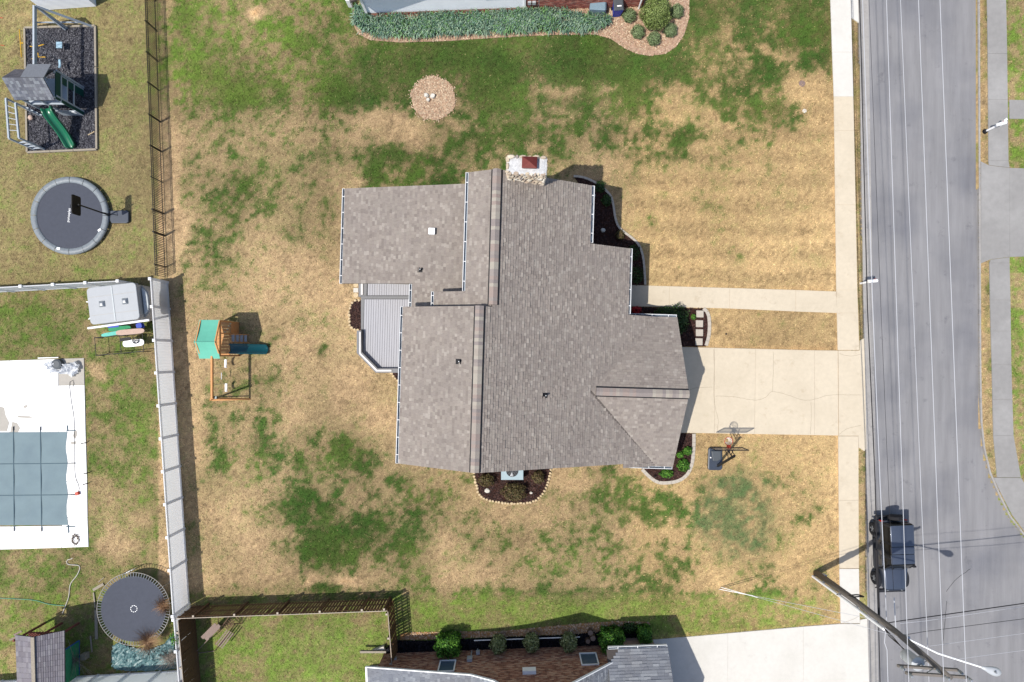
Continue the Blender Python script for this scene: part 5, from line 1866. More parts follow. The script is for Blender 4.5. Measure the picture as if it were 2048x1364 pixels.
plank_on('paddle_board', 'long teal paddle board on the rack by the trailer', 203, 671, 262, 661, .86, .22, 'teal_board', 'paddle board')
plank_on('paddle_board', 'pale pink brown board on the rack by the trailer', 232, 666, 289, 661, .96, .32, 'pink_board', 'board')
plank_on('white_tray', 'white tray leaning on the lower side of the rack', 246, 688, 288, 684, .8, .42, 'white_plastic', 'tray')
plank_on('green_tube', 'teal green foam bundle between trailer and rack', 217, 659, 262, 655, .55, .28, 'green_paint', 'bundle')
plank_on('blue_bag', 'blue bag beside the trailer near the fence', 275, 653, 286, 650, .6, .3, 'bin_blue', 'bag', .3)
plank_on('blue_tarp_roll', 'rolled blue tarp just below the trailer awning', 217, 654, 240, 652, .5, .14, 'bin_blue', 'tarp', .2)
plank_on('dark_chair', 'folded dark chair lying on the white tray', 240, 680, 262, 677, .92, .2, 'black', 'chair')
whl = thing('spoked_wheel', 'small black spoked wheel on the rack by the white tray', 'reel', tuple(W(271, 681, .9)))  # a small black spoked wheel lying on the rack
B().tube([(.17 * math.cos(t), .17 * math.sin(t), 0) for t in np.linspace(0, 6.283, 17)], .03, 6).build('tyre', 'tyre', whl, local=True)
for k in range(4):
    a = k * math.pi / 4
    B().tube([(.16 * math.cos(a), .16 * math.sin(a), 0), (-.16 * math.cos(a), -.16 * math.sin(a), 0)], .008, 4).build('spoke', 'black_metal', whl, local=True)


# ------------------------------------------------------------------ trampolines
def ring(n, r, z):
    return [(r * math.cos(2 * math.pi * k / n), r * math.sin(2 * math.pi * k / n), z) for k in range(n + 1)]


tz = .28
tp = W(139, 431, tz)
t1 = thing('trampoline', 'low round trampoline with blue grey pad and dark mat', 'trampoline', (tp.x, tp.y, 0))
RM, RP = 1.98, 2.35
B().lathe([(0, tz - .03), (RM + .05, tz - .03)], n=64).build('mat', 'tramp_mat', t1, local=True)
for k in range(16):   # pad sections
    b = B()
    a0, a1 = k * 2 * math.pi / 16, (k + 1) * 2 * math.pi / 16 - .012
    for q in range(5):
        a = a0 + (a1 - a0) * q / 4
        for r_, z in ((RM, tz - .02), (RM + .03, tz + .03), ((RM + RP) / 2, tz + .05 + random.uniform(-.008, .008)), (RP - .02, tz + .03), (RP, tz - .06)):
            b.v.append((r_ * math.cos(a), r_ * math.sin(a), z))
    for q in range(4):
        for i in range(4):
            n_ = q * 5 + i
            b.f.append((n_, n_ + 1, n_ + 6, n_ + 5)[::-1]); b.c.append(None)
    b.build('pad_section', 'tramp_pad', t1, local=True, smooth=True)
B().tube(ring(48, RP - .03, tz - .1), .03, 6, cap=False).build('frame', 'steel', t1, local=True)
for k in range(8):
    a = k * math.pi / 4 + .2
    B().tube([((RP - .03) * math.cos(a), (RP - .03) * math.sin(a), 0), ((RP - .03) * math.cos(a), (RP - .03) * math.sin(a), tz - .1)], .03, 6).build('leg', 'steel', t1, local=True)
text_mesh('lettering', 'skybound', .22, 'sign_white', t1, (-.03, .02, tz - .022), R(-96))
for (u, v) in ((199, 460), (117, 497)):
    p = W(u, v, tz + .05)
    B().box((p.x, p.y, tz + .055), (.2, .12, .02), .6 if u > 150 else 0).build('label_patch', 'sign_white', t1)

hp = thing('basketball_hoop', 'black portable basketball hoop leaning over the round trampoline', 'basketball hoop', (*W2(238, 433), 0))
base = [W2(220, 421, .2), W2(253, 420, .2), W2(257, 424, .2), W2(257, 443, .2), W2(253, 446, .2), W2(222, 446, .2), W2(219, 440, .2)]
B().prism(base, 0, .2).build('base', 'dark_plastic', hp, bevel=.04)
pb_ = W(223, 432)
B().tube([(pb_.x, pb_.y, .2), (pb_.x - .02, pb_.y, 2.85)], .045, 8).build('pole', 'black_metal', hp)
B().tube([(pb_.x + .5, pb_.y, .2), (pb_.x + .02, pb_.y, 1.1)], .02, 6).build('strut', 'black_metal', hp)
pts = []
for (sx, sy) in ((1, 1), (-1, 1), (-1, -1), (1, -1)):
    for k in range(4):
        a = {(1, 1): 0, (-1, 1): 90, (-1, -1): 180, (1, -1): 270}[(sx, sy)] + k * 30
        pts.append((sx * .44 + .1 * math.cos(R(a)), sy * .26 + .1 * math.sin(R(a))))
bc = Vector((pb_.x - .22, pb_.y, 2.72))
b = B()
n_ = len(pts)
V = [(bc.x, bc.y + p[0], bc.z + p[1]) for p in pts] + [(bc.x - .05, bc.y + p[0], bc.z + p[1]) for p in pts]
b.add(V, [tuple(range(n_)), tuple(range(2 * n_ - 1, n_ - 1, -1))] + [(i, n_ + i, n_ + (i + 1) % n_, (i + 1) % n_) for i in range(n_)])
b.build('backboard', 'black', hp)
B().tube([(bc.x - .3 + .2 * math.cos(t), bc.y + .2 * math.sin(t), 2.5) for t in np.linspace(0, 6.283, 21)], .012, 5).build('rim', 'black_metal', hp)
B().bar((bc.x, bc.y, 2.6), (pb_.x, pb_.y, 2.6), .05).build('bracket', 'black_metal', hp)
B().tube([(pb_.x + .1 + .3 * math.cos(t), pb_.y + .35 + .3 * math.sin(t), .02) for t in np.linspace(0, 6.283, 21)], .01, 4).build('cord_loop', 'cable_black', hp)

tz = .9
tp = W(267, 1218, tz)
t2 = thing('trampoline', 'old bare frame trampoline with exposed springs by the white fence', 'trampoline', (tp.x, tp.y, 0))
RF = 2.16
RM = 1.93
B().lathe([(0, tz - .04), (RM * .6, tz - .025), (RM, tz)], n=64).build('mat', 'tramp_mat', t2, local=True)
B().tube(ring(64, RF, tz), .02, 6, cap=False).build('frame', 'tramp_frame', t2, local=True)
sp = B().tube([(RM - .02, 0, 0), (RF, 0, 0)], .016, 5).mesh('spring', 'steel')
for k in range(80):
    link('spring', sp, t2, (0, 0, tz), (0, 0, k * 2 * math.pi / 80))
for k in range(4):
    a = k * math.pi / 2 + .4
    b = B()
    P = [(RF * math.cos(a + s), RF * math.sin(a + s), z) for s, z in ((-.25, tz), (-.25, .05), (.25, .05), (.25, tz))]
    b.tube(P, .025, 6)
    b.build('leg', 'steel', t2, local=True)
for k in range(10):
    a0 = k * 2 * math.pi / 10
    b = B()
    V = []
    for q in range(4):
        a = a0 + q * .12
        V += [(.17 * math.cos(a), .17 * math.sin(a), tz - .032), (.21 * math.cos(a), .21 * math.sin(a), tz - .032)]
    b.add(V, [(0, 1, 3, 2), (2, 3, 5, 4), (4, 5, 7, 6)])
    b.build('centre_mark', 'sign_white', t2, local=True)


def twig_pile(name, label, cat, base, n, ln, cols, r, zl, spread=1.0):
    V, K = [], []
    for k in range(n):
        a = random.uniform(0, 6.283)
        el = random.uniform(.1, .9)
        L = random.uniform(*ln)
        p = np.array(base) + np.array([random.gauss(0, r * .3), random.gauss(0, r * .3), 0])
        d = np.array([math.cos(a) * spread, math.sin(a) * spread, el * zl])
        q = p + d * L
        s = np.cross(d, [0, 0, 1])
        s = s / (np.linalg.norm(s) + 1e-6) * .006
        up = np.array([0, 0, .006])
        V += [p - s, p + s, q + s * .4, q - s * .4, p - up, p + up, q + up, q - up]
        c = np.array(random.choice(cols)) * random.uniform(.8, 1.2)
        K += [c, c]
    return props(sheet(name, 0, 0, np.array(V), 4, np.clip(np.array(K), 0, .8), 'paint_attr'), label, cat, kind='stuff')


TWG = [C(190, 150, 112), C(170, 128, 94), C(206, 170, 132), C(150, 112, 84)]
GRYT = [C(184, 170, 158), C(160, 146, 134), C(206, 196, 184)]
twig_pile('dry_branches', 'spray of dry brown twigs overhanging the lower trampoline edge', 'branches', W(296, 1285, .95), 420, (.3, 1.0), TWG, .35, .25)
twig_pile('dry_branches', 'dry brown twig bush at the right rim of the old trampoline', 'branches', W(326, 1212, 1.0), 320, (.2, .65), TWG, .3, .3)
twig_pile('dry_branches', 'grey bare twigs heaped on the teal tarp by the white fence', 'branches', W(340, 1318, .35), 240, (.3, .9), GRYT, .45, .3)
twig_pile('bare_sapling', 'bare grey twigs reaching over the playhouse roof edge', 'branches', W(150, 1320, .6), 110, (.4, 1.5), GRYT, .3, .8)
crumple('tarp', 'crumpled teal tarp spread below the old trampoline', 'tarp', [(226, 1290), (240, 1280), (262, 1292), (300, 1296), (330, 1285), (348, 1262), (352, 1300), (355, 1338), (300, 1342), (262, 1343), (226, 1338), (222, 1310)], 'tarp', .03, .13, .06, 131)
shrub('young_tree', 'small bright green sapling rising at the white fence', 'tree', 352, 1275, 1.6, (.34, .42, .5), 260, .07, GBR, shell=.3)
lg_ = thing('loose_boards', 'weathered loose boards lying left of the old trampoline', 'boards', (*W2(194, 1220), 0))
for (u0, v0, u1, v1, wd_) in ((186, 1180, 207, 1168, .16), (187, 1185, 191, 1220, .07), (192, 1215, 193, 1278, .17), (181, 1272, 184, 1304, .08), (197, 1164, 208, 1155, .04)):
    B().bar(W(u0, v0, .06), W(u1, v1, .06), wd_, .04).build('board', 'timber_grey', lg_)

# ------------------------------------------------------------------ old playhouse, lower left
ph = thing('playhouse', 'weathered playhouse with grey shingle roof and red railing at lower left', 'playhouse', (*W2(110, 1290), 0))
zr_, ze_ = 3.1, 2.45
rl0, rl1 = W(66, 1274, zr_), W(70, 1420, zr_)
ll0, ll1 = W(31, 1270, ze_), W(37, 1420, ze_)
rr0, rr1 = W(129, 1261, ze_), W(130, 1420, ze_)
rf = B()
rf.slab([rl0, ll0, ll1, rl1], .06)
rf.slab([rl0, rl1, rr1, rr0], .06)
prf = rf.build('roof', 'roof_deck', ph)
SH2 = [C(142, 138, 146), C(134, 130, 138), C(148, 144, 150), C(138, 133, 140), C(154, 151, 156)]


def roof_strips(p_r0, p_r1, p_e0, p_e1, n, parent, pal=SH2):
    b = B()
    for k in range(n):
        for q in range(14):
            f0, f1 = k / n, (k + 1.15) / n
            g0, g1 = q / 14, (q + .97) / 14
            pt = lambda f, g, dz: p_e0.lerp(p_e1, g).lerp(p_r0.lerp(p_r1, g), min(f, 1)) + Vector((0, 0, dz))
            c = random.choice(pal)
            kk = random.uniform(.9, 1.1)
            V = [pt(f0, g0, .028), pt(f0, g1, .028), pt(f1, g1, .008), pt(f1, g0, .008), pt(f0, g0, .0), pt(f0, g1, .0)]
            b.add(V, [(0, 1, 2, 3), (4, 5, 1, 0)], tuple(x * kk for x in c))
    return b.build('shingles', 'shingle', parent, kind='stuff')


roof_strips(rl0, rl1, ll0, ll1, 7, prf)
roof_strips(rl0, rl1, rr0, rr1, 13, prf)
B().bar(rl0 + Vector((0, 0, .04)), rl1 + Vector((0, 0, .04)), .2, .04).build('ridge_strip', 'timber_grey', ph)
fz = 1.3
g0 = [W(u, v) for u, v in ((85, 1258), (158, 1242), (158, 1375), (85, 1375))]
xa, ya0, ya1 = W(158, 1280).x, W(158, 1246).y, W(158, 1420).y
xb_ = W(90, 1280).x
B().prism([(xb_, ya0), (xa, ya0), (xa, ya1), (xb_, ya1)], fz - .08, fz).build('floor', 'wood_red', ph)
for (x, y) in ((xa, ya0), (xa, ya0 - 1.3), (xb_, ya0), ((xa + xb_) / 2, ya0), (xa, ya1), (xb_, ya1)):
    B().bar((x, y, 0), (x, y, 2.4), .1).build('post', 'wood_red', ph)
B().bar((xb_, ya0, 2.1), (xa, ya0, 2.1), .06, .12).build('rail', 'wood_red', ph)
B().bar((xb_, ya0, fz + .1), (xa, ya0, fz + .1), .06, .1).build('rail', 'wood_red', ph)
for k in range(13):
    f = k / 12
    B().bar((xb_ + (xa - xb_) * f, ya0 + .05, fz), (xb_ + (xa - xb_) * f, ya0 + .05, 2.1), .05, .03).build('baluster', 'wood_red', ph)
B().bar((xa, ya0, 2.1), (xa, ya0 - 1.0, 2.1), .06, .12).build('rail', 'wood_red', ph)
for k in range(5):
    B().bar((xa + .03, ya0 - .15 - .2 * k, fz), (xa + .03, ya0 - .15 - .2 * k, 2.1), .03, .05).build('baluster', 'wood_red', ph)
gp = B()
gp.prism([(xa + .02, ya0 - 1.05), (xa + .07, ya0 - 1.05), (xa + .07, ya0 - 3.1), (xa + .02, ya0 - 3.1)], .1, 2.3)
gp.build('green_wall', 'green_paint', ph)
for z in (.08, 2.32):
    B().bar((xa + .05, ya0 - 1.03, z), (xa + .05, ya0 - 3.1, z), .08, .06).build('blue_trim', 'blue_trim', ph)
B().bar((xa + .05, ya0 - 1.03, .1), (xa + .05, ya0 - 1.03, 2.3), .06, .06).build('blue_trim', 'blue_trim', ph)
B().box((xa + .5, ya0 - 1.9, .2), (.28, .35, .4), .1).build('step_block', 'timber_grey', label='grey block on the ground beside the green playhouse wall', cat='block')
for (u, v, z, lb) in ((20, 1280, 2.2, 'x'), (28, 1270, 2.3, 'y')):
    B().bar(W(u, v, z), W(u + 16, v - 8, z), .1, .06).build('rafter_end', 'wood_old', ph)

# garden swing bench by the wood fence
sw = thing('swing_bench', 'weathered wooden slat swing bench with metal frame below the plank fence', 'bench', (*W2(440, 1262), 0))
for (u0, v0, u1, v1, z0, z1) in ((389, 1307, 440, 1255, .05, 1.2), (389, 1307, 429, 1302, .05, .05), (429, 1302, 472, 1248, .05, .4), (484, 1247, 486, 1231, .05, .6), (436, 1262, 437, 1233, .5, .5), (437, 1250, 484, 1247, .05, .05), (465, 1245, 480, 1232, .5, .6)):
    B().tube([W(u0, v0, z0), W(u1, v1, z1)], .022, 6).build('frame_tube', 'wood_old' if u0 == 389 else 'bark', sw)
for k in range(6):
    a, c = Vector((*W2(424 + 4.2 * k, 1284 + 2.2 * k, .5), .5 + .02 * k)), Vector((*W2(448 + 4.0 * k, 1254 + 2.2 * k, .5), .5 + .02 * k))
    if k < 2:
        a = Vector((*W2(404 + 7 * k, 1276 + 3 * k, .9), .9))
        c = Vector((*W2(432 + 7 * k, 1248 + 2 * k, .9), .9))
    B().bar(a, c, .065 if k > 1 else .2, .025).build('slat', 'wood_old', sw)
for k in range(5):
    B().bar(W(445 + 4 * k, 1249 - 3.4 * k + 3 * k * .2, .7), W(455 + 3.4 * k, 1258 - 3.4 * k, .7), .06, .02).build('slat', 'bark', sw)
B().bar(W(444, 1252, .7), W(458, 1234, .75), .05).build('arm', 'bark', sw)
B().bar(W(455, 1260, .7), W(468, 1246, .75), .05).build('arm', 'bark', sw)


def wave_slide(name, parent, p0, p1, z0, z1, wdt, mt, waves=1.0, lip=.16, local=False):
    """a moulded slide chute from (p0,z0) to (p1,z1)"""
    b = B()
    p0, p1 = Vector((*p0, 0)), Vector((*p1, 0))
    d = (p1 - p0)
    e = d.normalized()
    s = Vector((-e.y, e.x, 0))
    n = 26
    prof_ = [(-.5, .0), (-.5, .9), (-.44, 1.0), (-.36, .9), (-.30, .15), (0, 0), (.30, .15), (.36, .9), (.44, 1.0), (.5, .9), (.5, 0)]
    m = len(prof_)
    for i in range(n + 1):
        f = i / n
        z = z0 + (z1 - z0) * (f * f * (3 - 2 * f) * .45 + f * .55) + waves * .12 * math.sin(f * 2.2 * math.pi) * (1 - f)
        c = p0 + d * f
        round_ = 1 if f < .93 else math.sqrt(max(0.05, 1 - ((f - .93) / .07) ** 2 * .75))
        for (a, h) in prof_:
            q = c + s * (a * wdt * round_)
            b.v.append((q.x, q.y, z + h * lip))
    for i in range(n):
        for k in range(m - 1):
            j = i * m + k
            b.f.append((j, j + m, j + m + 1, j + 1)); b.c.append(None)
    o = b.build(name, mt, parent, smooth=True)
    sm = o.modifiers.new('thick', 'SOLIDIFY')
    sm.thickness = .02
    return o


# ------------------------------------------------------------------ big playset, upper left
rmp = pl((51, 57), (190, 53), (193, 298), (56, 304))
rub = bed('play_pad', 'black rubber mulch pad under the big playset', rmp, 'rubber_mulch', [C(98, 98, 106), C(70, 70, 78), C(120, 120, 126), C(54, 54, 62)], 9000, z=.03)
for (a, c) in (((50, 56), (191, 52)), ((191, 52), (194, 299)), ((194, 299), (55, 305)), ((55, 305), (50, 56))):
    pa, pc = W(*a, .06), W(*c, .06)
    for k in range(3):
        B().bar(pa.lerp(pc, k / 3 + .003), pa.lerp(pc, (k + 1) / 3 - .003), .11, .14).build('border_timber', 'timber_grey', rub)
ps = thing('playset', 'large grey playset with shingle roof and green wave slide', 'playset', (*W2(120, 190), 0))
X0, X1, YC, ZR_, ZE_ = -28.4, -26.12, 15.4, 3.3, 2.4
YE0, YE1 = 14.53, 16.27
rf = B()
rf.slab([(X0, YC, ZR_), (X0, YE0, ZE_), (X1, YE0, ZE_), (X1, YC, ZR_)], .05)
rf.slab([(X0, YC, ZR_), (X1, YC, ZR_), (X1, YE1, ZE_), (X0, YE1, ZE_)], .05)
prf = rf.build('roof', 'roof_deck', ps)
PSH = [C(132, 136, 146), C(120, 124, 134), C(144, 148, 158), C(112, 116, 128), C(150, 156, 164)]
V3 = Vector
roof_strips(V3((X0, YC, ZR_)), V3((X1, YC, ZR_)), V3((X0, YE0, ZE_)), V3((X1, YE0, ZE_)), 7, prf, PSH)
roof_strips(V3((X1, YC, ZR_)), V3((X0, YC, ZR_)), V3((X1, YE1, ZE_)), V3((X0, YE1, ZE_)), 7, prf, [C(110, 110, 120), C(98, 98, 108)])  # slope away from the sun: shade put into darker shingle colours
b = B()
dx0, dx1 = -27.35, -26.05
b.slab([(dx0, YC + .02, ZR_ + .04), (dx1, YC + .02, ZR_ + .04), (dx1, YE1 + .12, ZE_ + .4), (dx0, YE1 + .12, ZE_ + .4)], .06)
b.build('dormer', 'pad_grey', ps)
B().prism([(X1 - .02, YE0 + .1), (X1 + .03, YE0 + .1), (X1 + .03, YE1 - .1), (X1 - .02, YE1 - .1)], 2.0, 2.38).build('gable_panel', 'green_panel', ps)
B().prism([(X0 + .1, YE0 + .12), (X1 - .02, YE0 + .12), (X1 - .02, YE1 - .12), (X0 + .1, YE1 - .12)], 1.42, 1.5).build('floor', 'wood_paint_grey', ps)
for x in (X0 + .2, (X0 + X1) / 2, X1 - .03):
    for y in (YE0 + .15, YE1 - .15):
        B().bar((x, y, 0), (x, y, 2.5), .1).build('post', 'wood_paint_grey', ps)
for y in (YE0 + .15, YE1 - .15):
    B().bar((X1 + .02, y + .12, 0), (X1 + .02, y + .12, 2.35), .09).build('post', 'wood_paint_grey', ps)
B().prism([(X1 - .0, YE1 - .6), (X1 + .04, YE1 - .6), (X1 + .04, YE1 - .2), (X1 - .0, YE1 - .2)], .1, 1.9).build('side_panel', 'green_panel', ps)
B().prism([(X1 - .0, YE0 + .05), (X1 + .045, YE0 + .05), (X1 + .045, YE0 + .32), (X1 - .0, YE0 + .32)], .05, 1.9).build('side_panel', 'green_panel', ps)
for z in (.9, 1.46, 1.95):
    B().bar((X1 + .02, YE0 + .15, z), (X1 + .02, YE1 - .15, z), .05, .09).build('rail', 'wood_paint_grey', ps)
B().prism([(X1 - 1.2, YE0 + .02), (X1 + .02, YE0 + .02), (X1 + .02, YE0 + .06), (X1 - 1.2, YE0 + .06)], .05, .75).build('lower_wall', 'wood_paint_grey', ps)
B().box((X1 - .2, YE0 + .01, .55), (.18, .03, .25)).build('notice', 'sign_white', ps)
wave_slide('slide', ps, (-27.25, 14.45), (-26.75, 12.55), 1.45, .12, .62, 'green_slide', 1.3, .2)
# swing beam and frame
bx, by0, by1, bz = -27.27, 16.2, 19.87, 2.4
B().bar((bx, by0, bz), (bx, by1, bz), .1, .2).build('swing_beam', 'wood_paint_grey', ps)
for (fx_, fy_) in ((-25.55, 19.95), (-29.0, 19.95), (-27.2, 19.75), (-27.1, 19.83)):
    B().bar((fx_, fy_, 0), (bx + (.05 if fx_ > bx else -.05), by1, bz), .1, .1).build('leg', 'wood_paint_grey', ps)
B().bar((-25.9, 19.95, .5), (-28.6, 19.95, .5), .05, .09).build('cross_brace', 'wood_paint_grey', ps)
# monkey bars
mz = 2.0
for (u0, v0, u1, v1) in ((12, 197, 18, 277), (31, 206, 38, 276)):
    B().bar(W(u0, v0, mz), W(u1, v1, mz), .09, .1).build('rail', 'wood_paint_grey', ps)
for k in range(5):
    f = .17 + k * .155
    B().tube([W(12 + 6 * f, 197 + 80 * f, mz), W(31 + 7 * f, 206 + 70 * f, mz)], .022, 6).build('rung', 'galv', ps)
e0, e1 = W(18, 277, mz), W(38, 276, mz)
for p in (e0, e1):
    B().bar((p.x, p.y, 0), (p.x, p.y, mz), .09).build('post', 'wood_paint_grey', ps)
for k in range(4):
    z = .3 + .35 * k
    B().bar((e0.x, e0.y, z), (e1.x, e1.y, z), .08, .04).build('ladder_rung', 'wood_paint_grey', ps)
f0, f1 = W(12, 197, mz), W(31, 206, mz)
for p in (f0, f1):
    B().bar((p.x, p.y, 0), (p.x, p.y, mz), .09).build('post', 'wood_paint_grey', ps)
for k in range(4):
    z = .3 + .35 * k
    B().bar((f0.x, f0.y, z), (f1.x + .25, f1.y - .05, z), .08, .04).build('ladder_rung', 'wood_paint_grey', ps)
# swings hanging from the beam
def swing(u, v, z, label, mt, kind, beam, parent_group, half=.24):
    p = W(u, v, z)
    t = thing('swing', label, 'swing', tuple(p), group=parent_group)
    if kind == 'belt':
        b = B()
        for i in range(9):
            f = i / 8 * 2 - 1
            for w_ in (-.07, .07):
                b.v.append((p.x + w_ - .06 * (1 - f * f) + .06, p.y + f * half, p.z + .12 * f * f))
        for i in range(8):
            b.f.append((2 * i, 2 * i + 1, 2 * i + 3, 2 * i + 2)); b.c.append(None)
        o = b.build('seat', mt, t, smooth=True)
        o.modifiers.new('thick', 'SOLIDIFY').thickness = .015
        hold = [(p.x, p.y - half, p.z + .12), (p.x, p.y + half, p.z + .12)]
    elif kind == 'flat':
        B().box(tuple(p), (.36, .38, .05)).build('seat', mt, t, bevel=.015)
        hold = [(p.x, p.y - .18, p.z), (p.x, p.y + .18, p.z)]
    else:
        B().tube([(p.x, p.y - half, p.z), (p.x, p.y + half, p.z)], .025, 6).build('bar', mt, t)
        hold = [(p.x, p.y - half, p.z), (p.x, p.y + half, p.z)]
    for h in hold:
        B().tube([h, (beam[0], h[1], beam[1])], .008, 4).build('chain', 'galv', t)
    return t


swing(118.5, 90, .45, 'square light blue flat swing seat over the rubber mulch', 'light_blue', 'flat', (bx, bz), 'swings of the big playset')
swing(119.5, 129, .5, 'curved light blue belt swing near the playset roof', 'light_blue', 'belt', (bx, bz), 'swings of the big playset')
gl = thing('glider_swing', 'yellow barred glider swing hanging from the big playset beam', 'swing', tuple(W(74, 100, .6)), group='swings of the big playset')
for (u0, v0, u1, v1, z) in ((39, 59, 43, 114, .5), (60, 92.5, 69, 93.5, .9), (77, 92, 88, 88.5, .9), (64, 118, 70, 115.5, .9), (77, 114, 91, 114, .9), (76, 106, 77, 114, .9)):
    B().tube([W(u0, v0, z), W(u1, v1, z)], .028, 6).build('bar', 'yellow', gl)
B().tube([W(41, 86, .5), W(47, 86, .55)], .028, 6).build('bar', 'yellow', gl)
for (u, v) in ((62, 93), (86, 89), (66, 117), (90, 114)):
    p = W(u, v, .9)
    B().tube([p, (bx, p.y, bz)], .008, 4).build('chain', 'galv', gl)
b = B().rock((*W2(65, 237), .14), (.17, .17, .15), 12)
b.build('ball', 'pink_board', label='pale tan ball on the mulch below the monkey bars', cat='ball', smooth=True)
for (u0, v0, u1, v1, lb) in ((176, 270, 189, 263, 'pale stick lying on the lower right of the rubber pad'), (191, 263, 195, 268, 'tiny pale stick on the pad border')):
    B().tube([W(u0, v0, .09), W(u1, v1, .09)], .025, 5).build('stick', 'stone', label=lb, cat='stick')
for (u, v, lb) in ((3, 36, 'upper red toy dart in the grass at the left edge'), (6, 91, 'lower red toy dart in the grass at the left edge')):
    B().bar(W(u - 5, v - 1, .03), W(u + 3, v, .03), .03, .02).build('toy_dart', 'rim_red', label=lb, cat='toy')

# white shed at the upper left edge
shd = thing('shed', 'white clapboard shed cut off by the upper left edge', 'shed', (*W2(130, 10), 0))
s0, s1 = W(88, 20), W(193, 12.5)
dd = (s1 - s0).normalized()
bk = Vector((-dd.y, dd.x, 0)) * 3.0
B().prism([tuple(s0[:2]), tuple(s1[:2]), tuple((s1 + bk)[:2]), tuple((s0 + bk)[:2])], .02, 2.5).build('wall', 'siding', shd)
for k in range(20):
    z0 = .04 + k * .12
    o1, o0 = Vector((dd.y, -dd.x, 0)) * .03, Vector((dd.y, -dd.x, 0)) * .004
    zz = Vector((0, 0, z0))
    B().add([s0 + o1 + zz, s1 + o1 + zz, s1 + o0 + zz + Vector((0, 0, .12)), s0 + o0 + zz + Vector((0, 0, .12)), s0 + o0 + zz, s1 + o0 + zz], [(0, 1, 2, 3), (4, 5, 1, 0)]).build('siding_board', 'siding', shd)
B().slab([s0 - dd * .2 - bk * .06 + Vector((0, 0, 2.5)), s1 + dd * .2 - bk * .06 + Vector((0, 0, 2.5)), s1 + dd * .2 + bk * 1.05 + Vector((0, 0, 3.2)), s0 - dd * .2 + bk * 1.05 + Vector((0, 0, 3.2))], .1).build('roof', 'roof_deck', shd)

# ------------------------------------------------------------------ cedar swing set in the back lawn
cs_ = thing('swing_set', 'cedar swing set with mint green canopy and teal slide in the back lawn', 'swing set', (*W2(460, 690), 0))
b = B()
xa, xb2_ = -17.92, -16.74
ye0, yr_, ye1, zr3, ze3 = 2.05, .78, -.15, 3.0, 2.42
n_ = 8
for i in range(n_ + 1):
    for j, x in enumerate((xa, (xa + xb2_) / 2, xb2_)):
        f = i / n_
        if f < .5:
            y = ye0 + (yr_ - ye0) * f * 2
            z = ze3 + (zr3 - ze3) * f * 2 - .05 * math.sin(f * 2 * math.pi)
        else:
            y = yr_ + (ye1 - yr_) * (f - .5) * 2
            z = zr3 + (ze3 - zr3) * (f - .5) * 2 - .05 * math.sin((f - .5) * 2 * math.pi)
        b.v.append((x + (.02 if j == 1 else 0), y, z - (.02 if j == 1 else 0)))
for i in range(n_):
    for j in range(2):
        k = i * 3 + j
        b.f.append((k, k + 3, k + 4, k + 1)); b.c.append(None)
cano = b.build('canopy', 'canopy_green', cs_)
cano.modifiers.new('thick', 'SOLIDIFY').thickness = .012
B().tube([(xa, yr_, zr3 + .01), (xb2_, yr_, zr3 + .01)], .03, 6).build('ridge_seam', 'canopy_green', cs_)
px0, px1, py0, py1 = xa + .08, xb2_ - .02, .02, 2.0
for x in (px0, px1):
    for y in (py0, py1):
        B().bar((x, y, 0), (x, y, 2.42), .09).build('post', 'wood_orange', cs_)
    B().bar((x, py0, 2.42), (x, yr_, zr3 - .04), .06, .09).build('rafter', 'wood_orange', cs_)
    B().bar((x, py1, 2.42), (x, yr_, zr3 - .04), .06, .09).build('rafter', 'wood_orange', cs_)
    B().bar((x, py0, 2.35), (x, py1, 2.35), .05, .1).build('rail', 'wood_orange', cs_)
fz = 1.2
for k in range(10):
    y = py0 + .02 + k * (py1 - py0 - .0) / 10
    B().box(((px0 + px1) / 2, y + .09, fz - .02), (px1 - px0 + .06, .175, .035)).build('floor_board', 'wood_orange', cs_)
for y in (py0, py1):
    B().bar((px0, y, fz + .6), (px1, y, fz + .6), .05, .09).build('rail', 'wood_orange', cs_)
    B().bar((px0, y, fz - .1), (px1, y, fz - .1), .05, .12).build('rail', 'wood_orange', cs_)
B().bar((px0, py0, fz + .6), (px0, py1, fz + .6), .05, .09).build('rail', 'wood_orange', cs_)
B().bar((px1 + .02, 1.3, .0), (px1 + .02, 1.3, 2.3), .07).build('post', 'wood_orange', cs_)
for k in range(6):
    f = k / 6
    B().box((px1 + .04, 1.65, .1 + .18 * k), (.03, .6, .16)).build('climb_board', 'wood_orange', cs_)
for (u, v) in ((461, 647), (458, 652), (450, 664), (455, 659)):
    p = W(u, v, fz + .02)
    B().rock((p.x, p.y, fz + .03), (.07, .05, .04), 6).build('hand_hold', 'stone', cs_)
wave_slide('slide', cs_, (-16.75, .43), (-14.9, .40), fz - .02, .1, .6, 'teal_slide', .25, .13)
lx0, lx1 = px1 + .06, px1 + .62
for y in (.83, 1.28):
    B().bar((lx0, y, fz), (lx1, y, 0), .05, .09).build('ladder_side', 'wood_orange', cs_)
for k in range(4):
    f = (k + .6) / 4.4
    B().box((lx0 + (lx1 - lx0) * f, 1.055, fz * (1 - f)), (.16, .42, .03)).build('tread', 'wood_paint_grey', cs_)
sb0, sb1, sbz = (-17.2, .0), (-17.2, -2.4), 2.4
B().bar((*sb0, sbz), (*sb1, sbz), .1, .16).build('swing_beam', 'wood_orange', cs_)
af = [W(421, 800), W(500, 798)]
for p in af:
    B().bar((p.x, p.y, 0), (sb1[0], sb1[1], sbz), .09).build('leg', 'wood_orange', cs_)
B().bar((af[0].x + .4, af[0].y + .06, .55), (af[1].x - .25, af[1].y + .06, .55), .05, .1).build('cross_brace', 'wood_orange', cs_)
B().bar((af[0].x, af[0].y, .05), (af[1].x, af[1].y, .05), .08, .09).build('ground_rail', 'wood_orange', cs_)
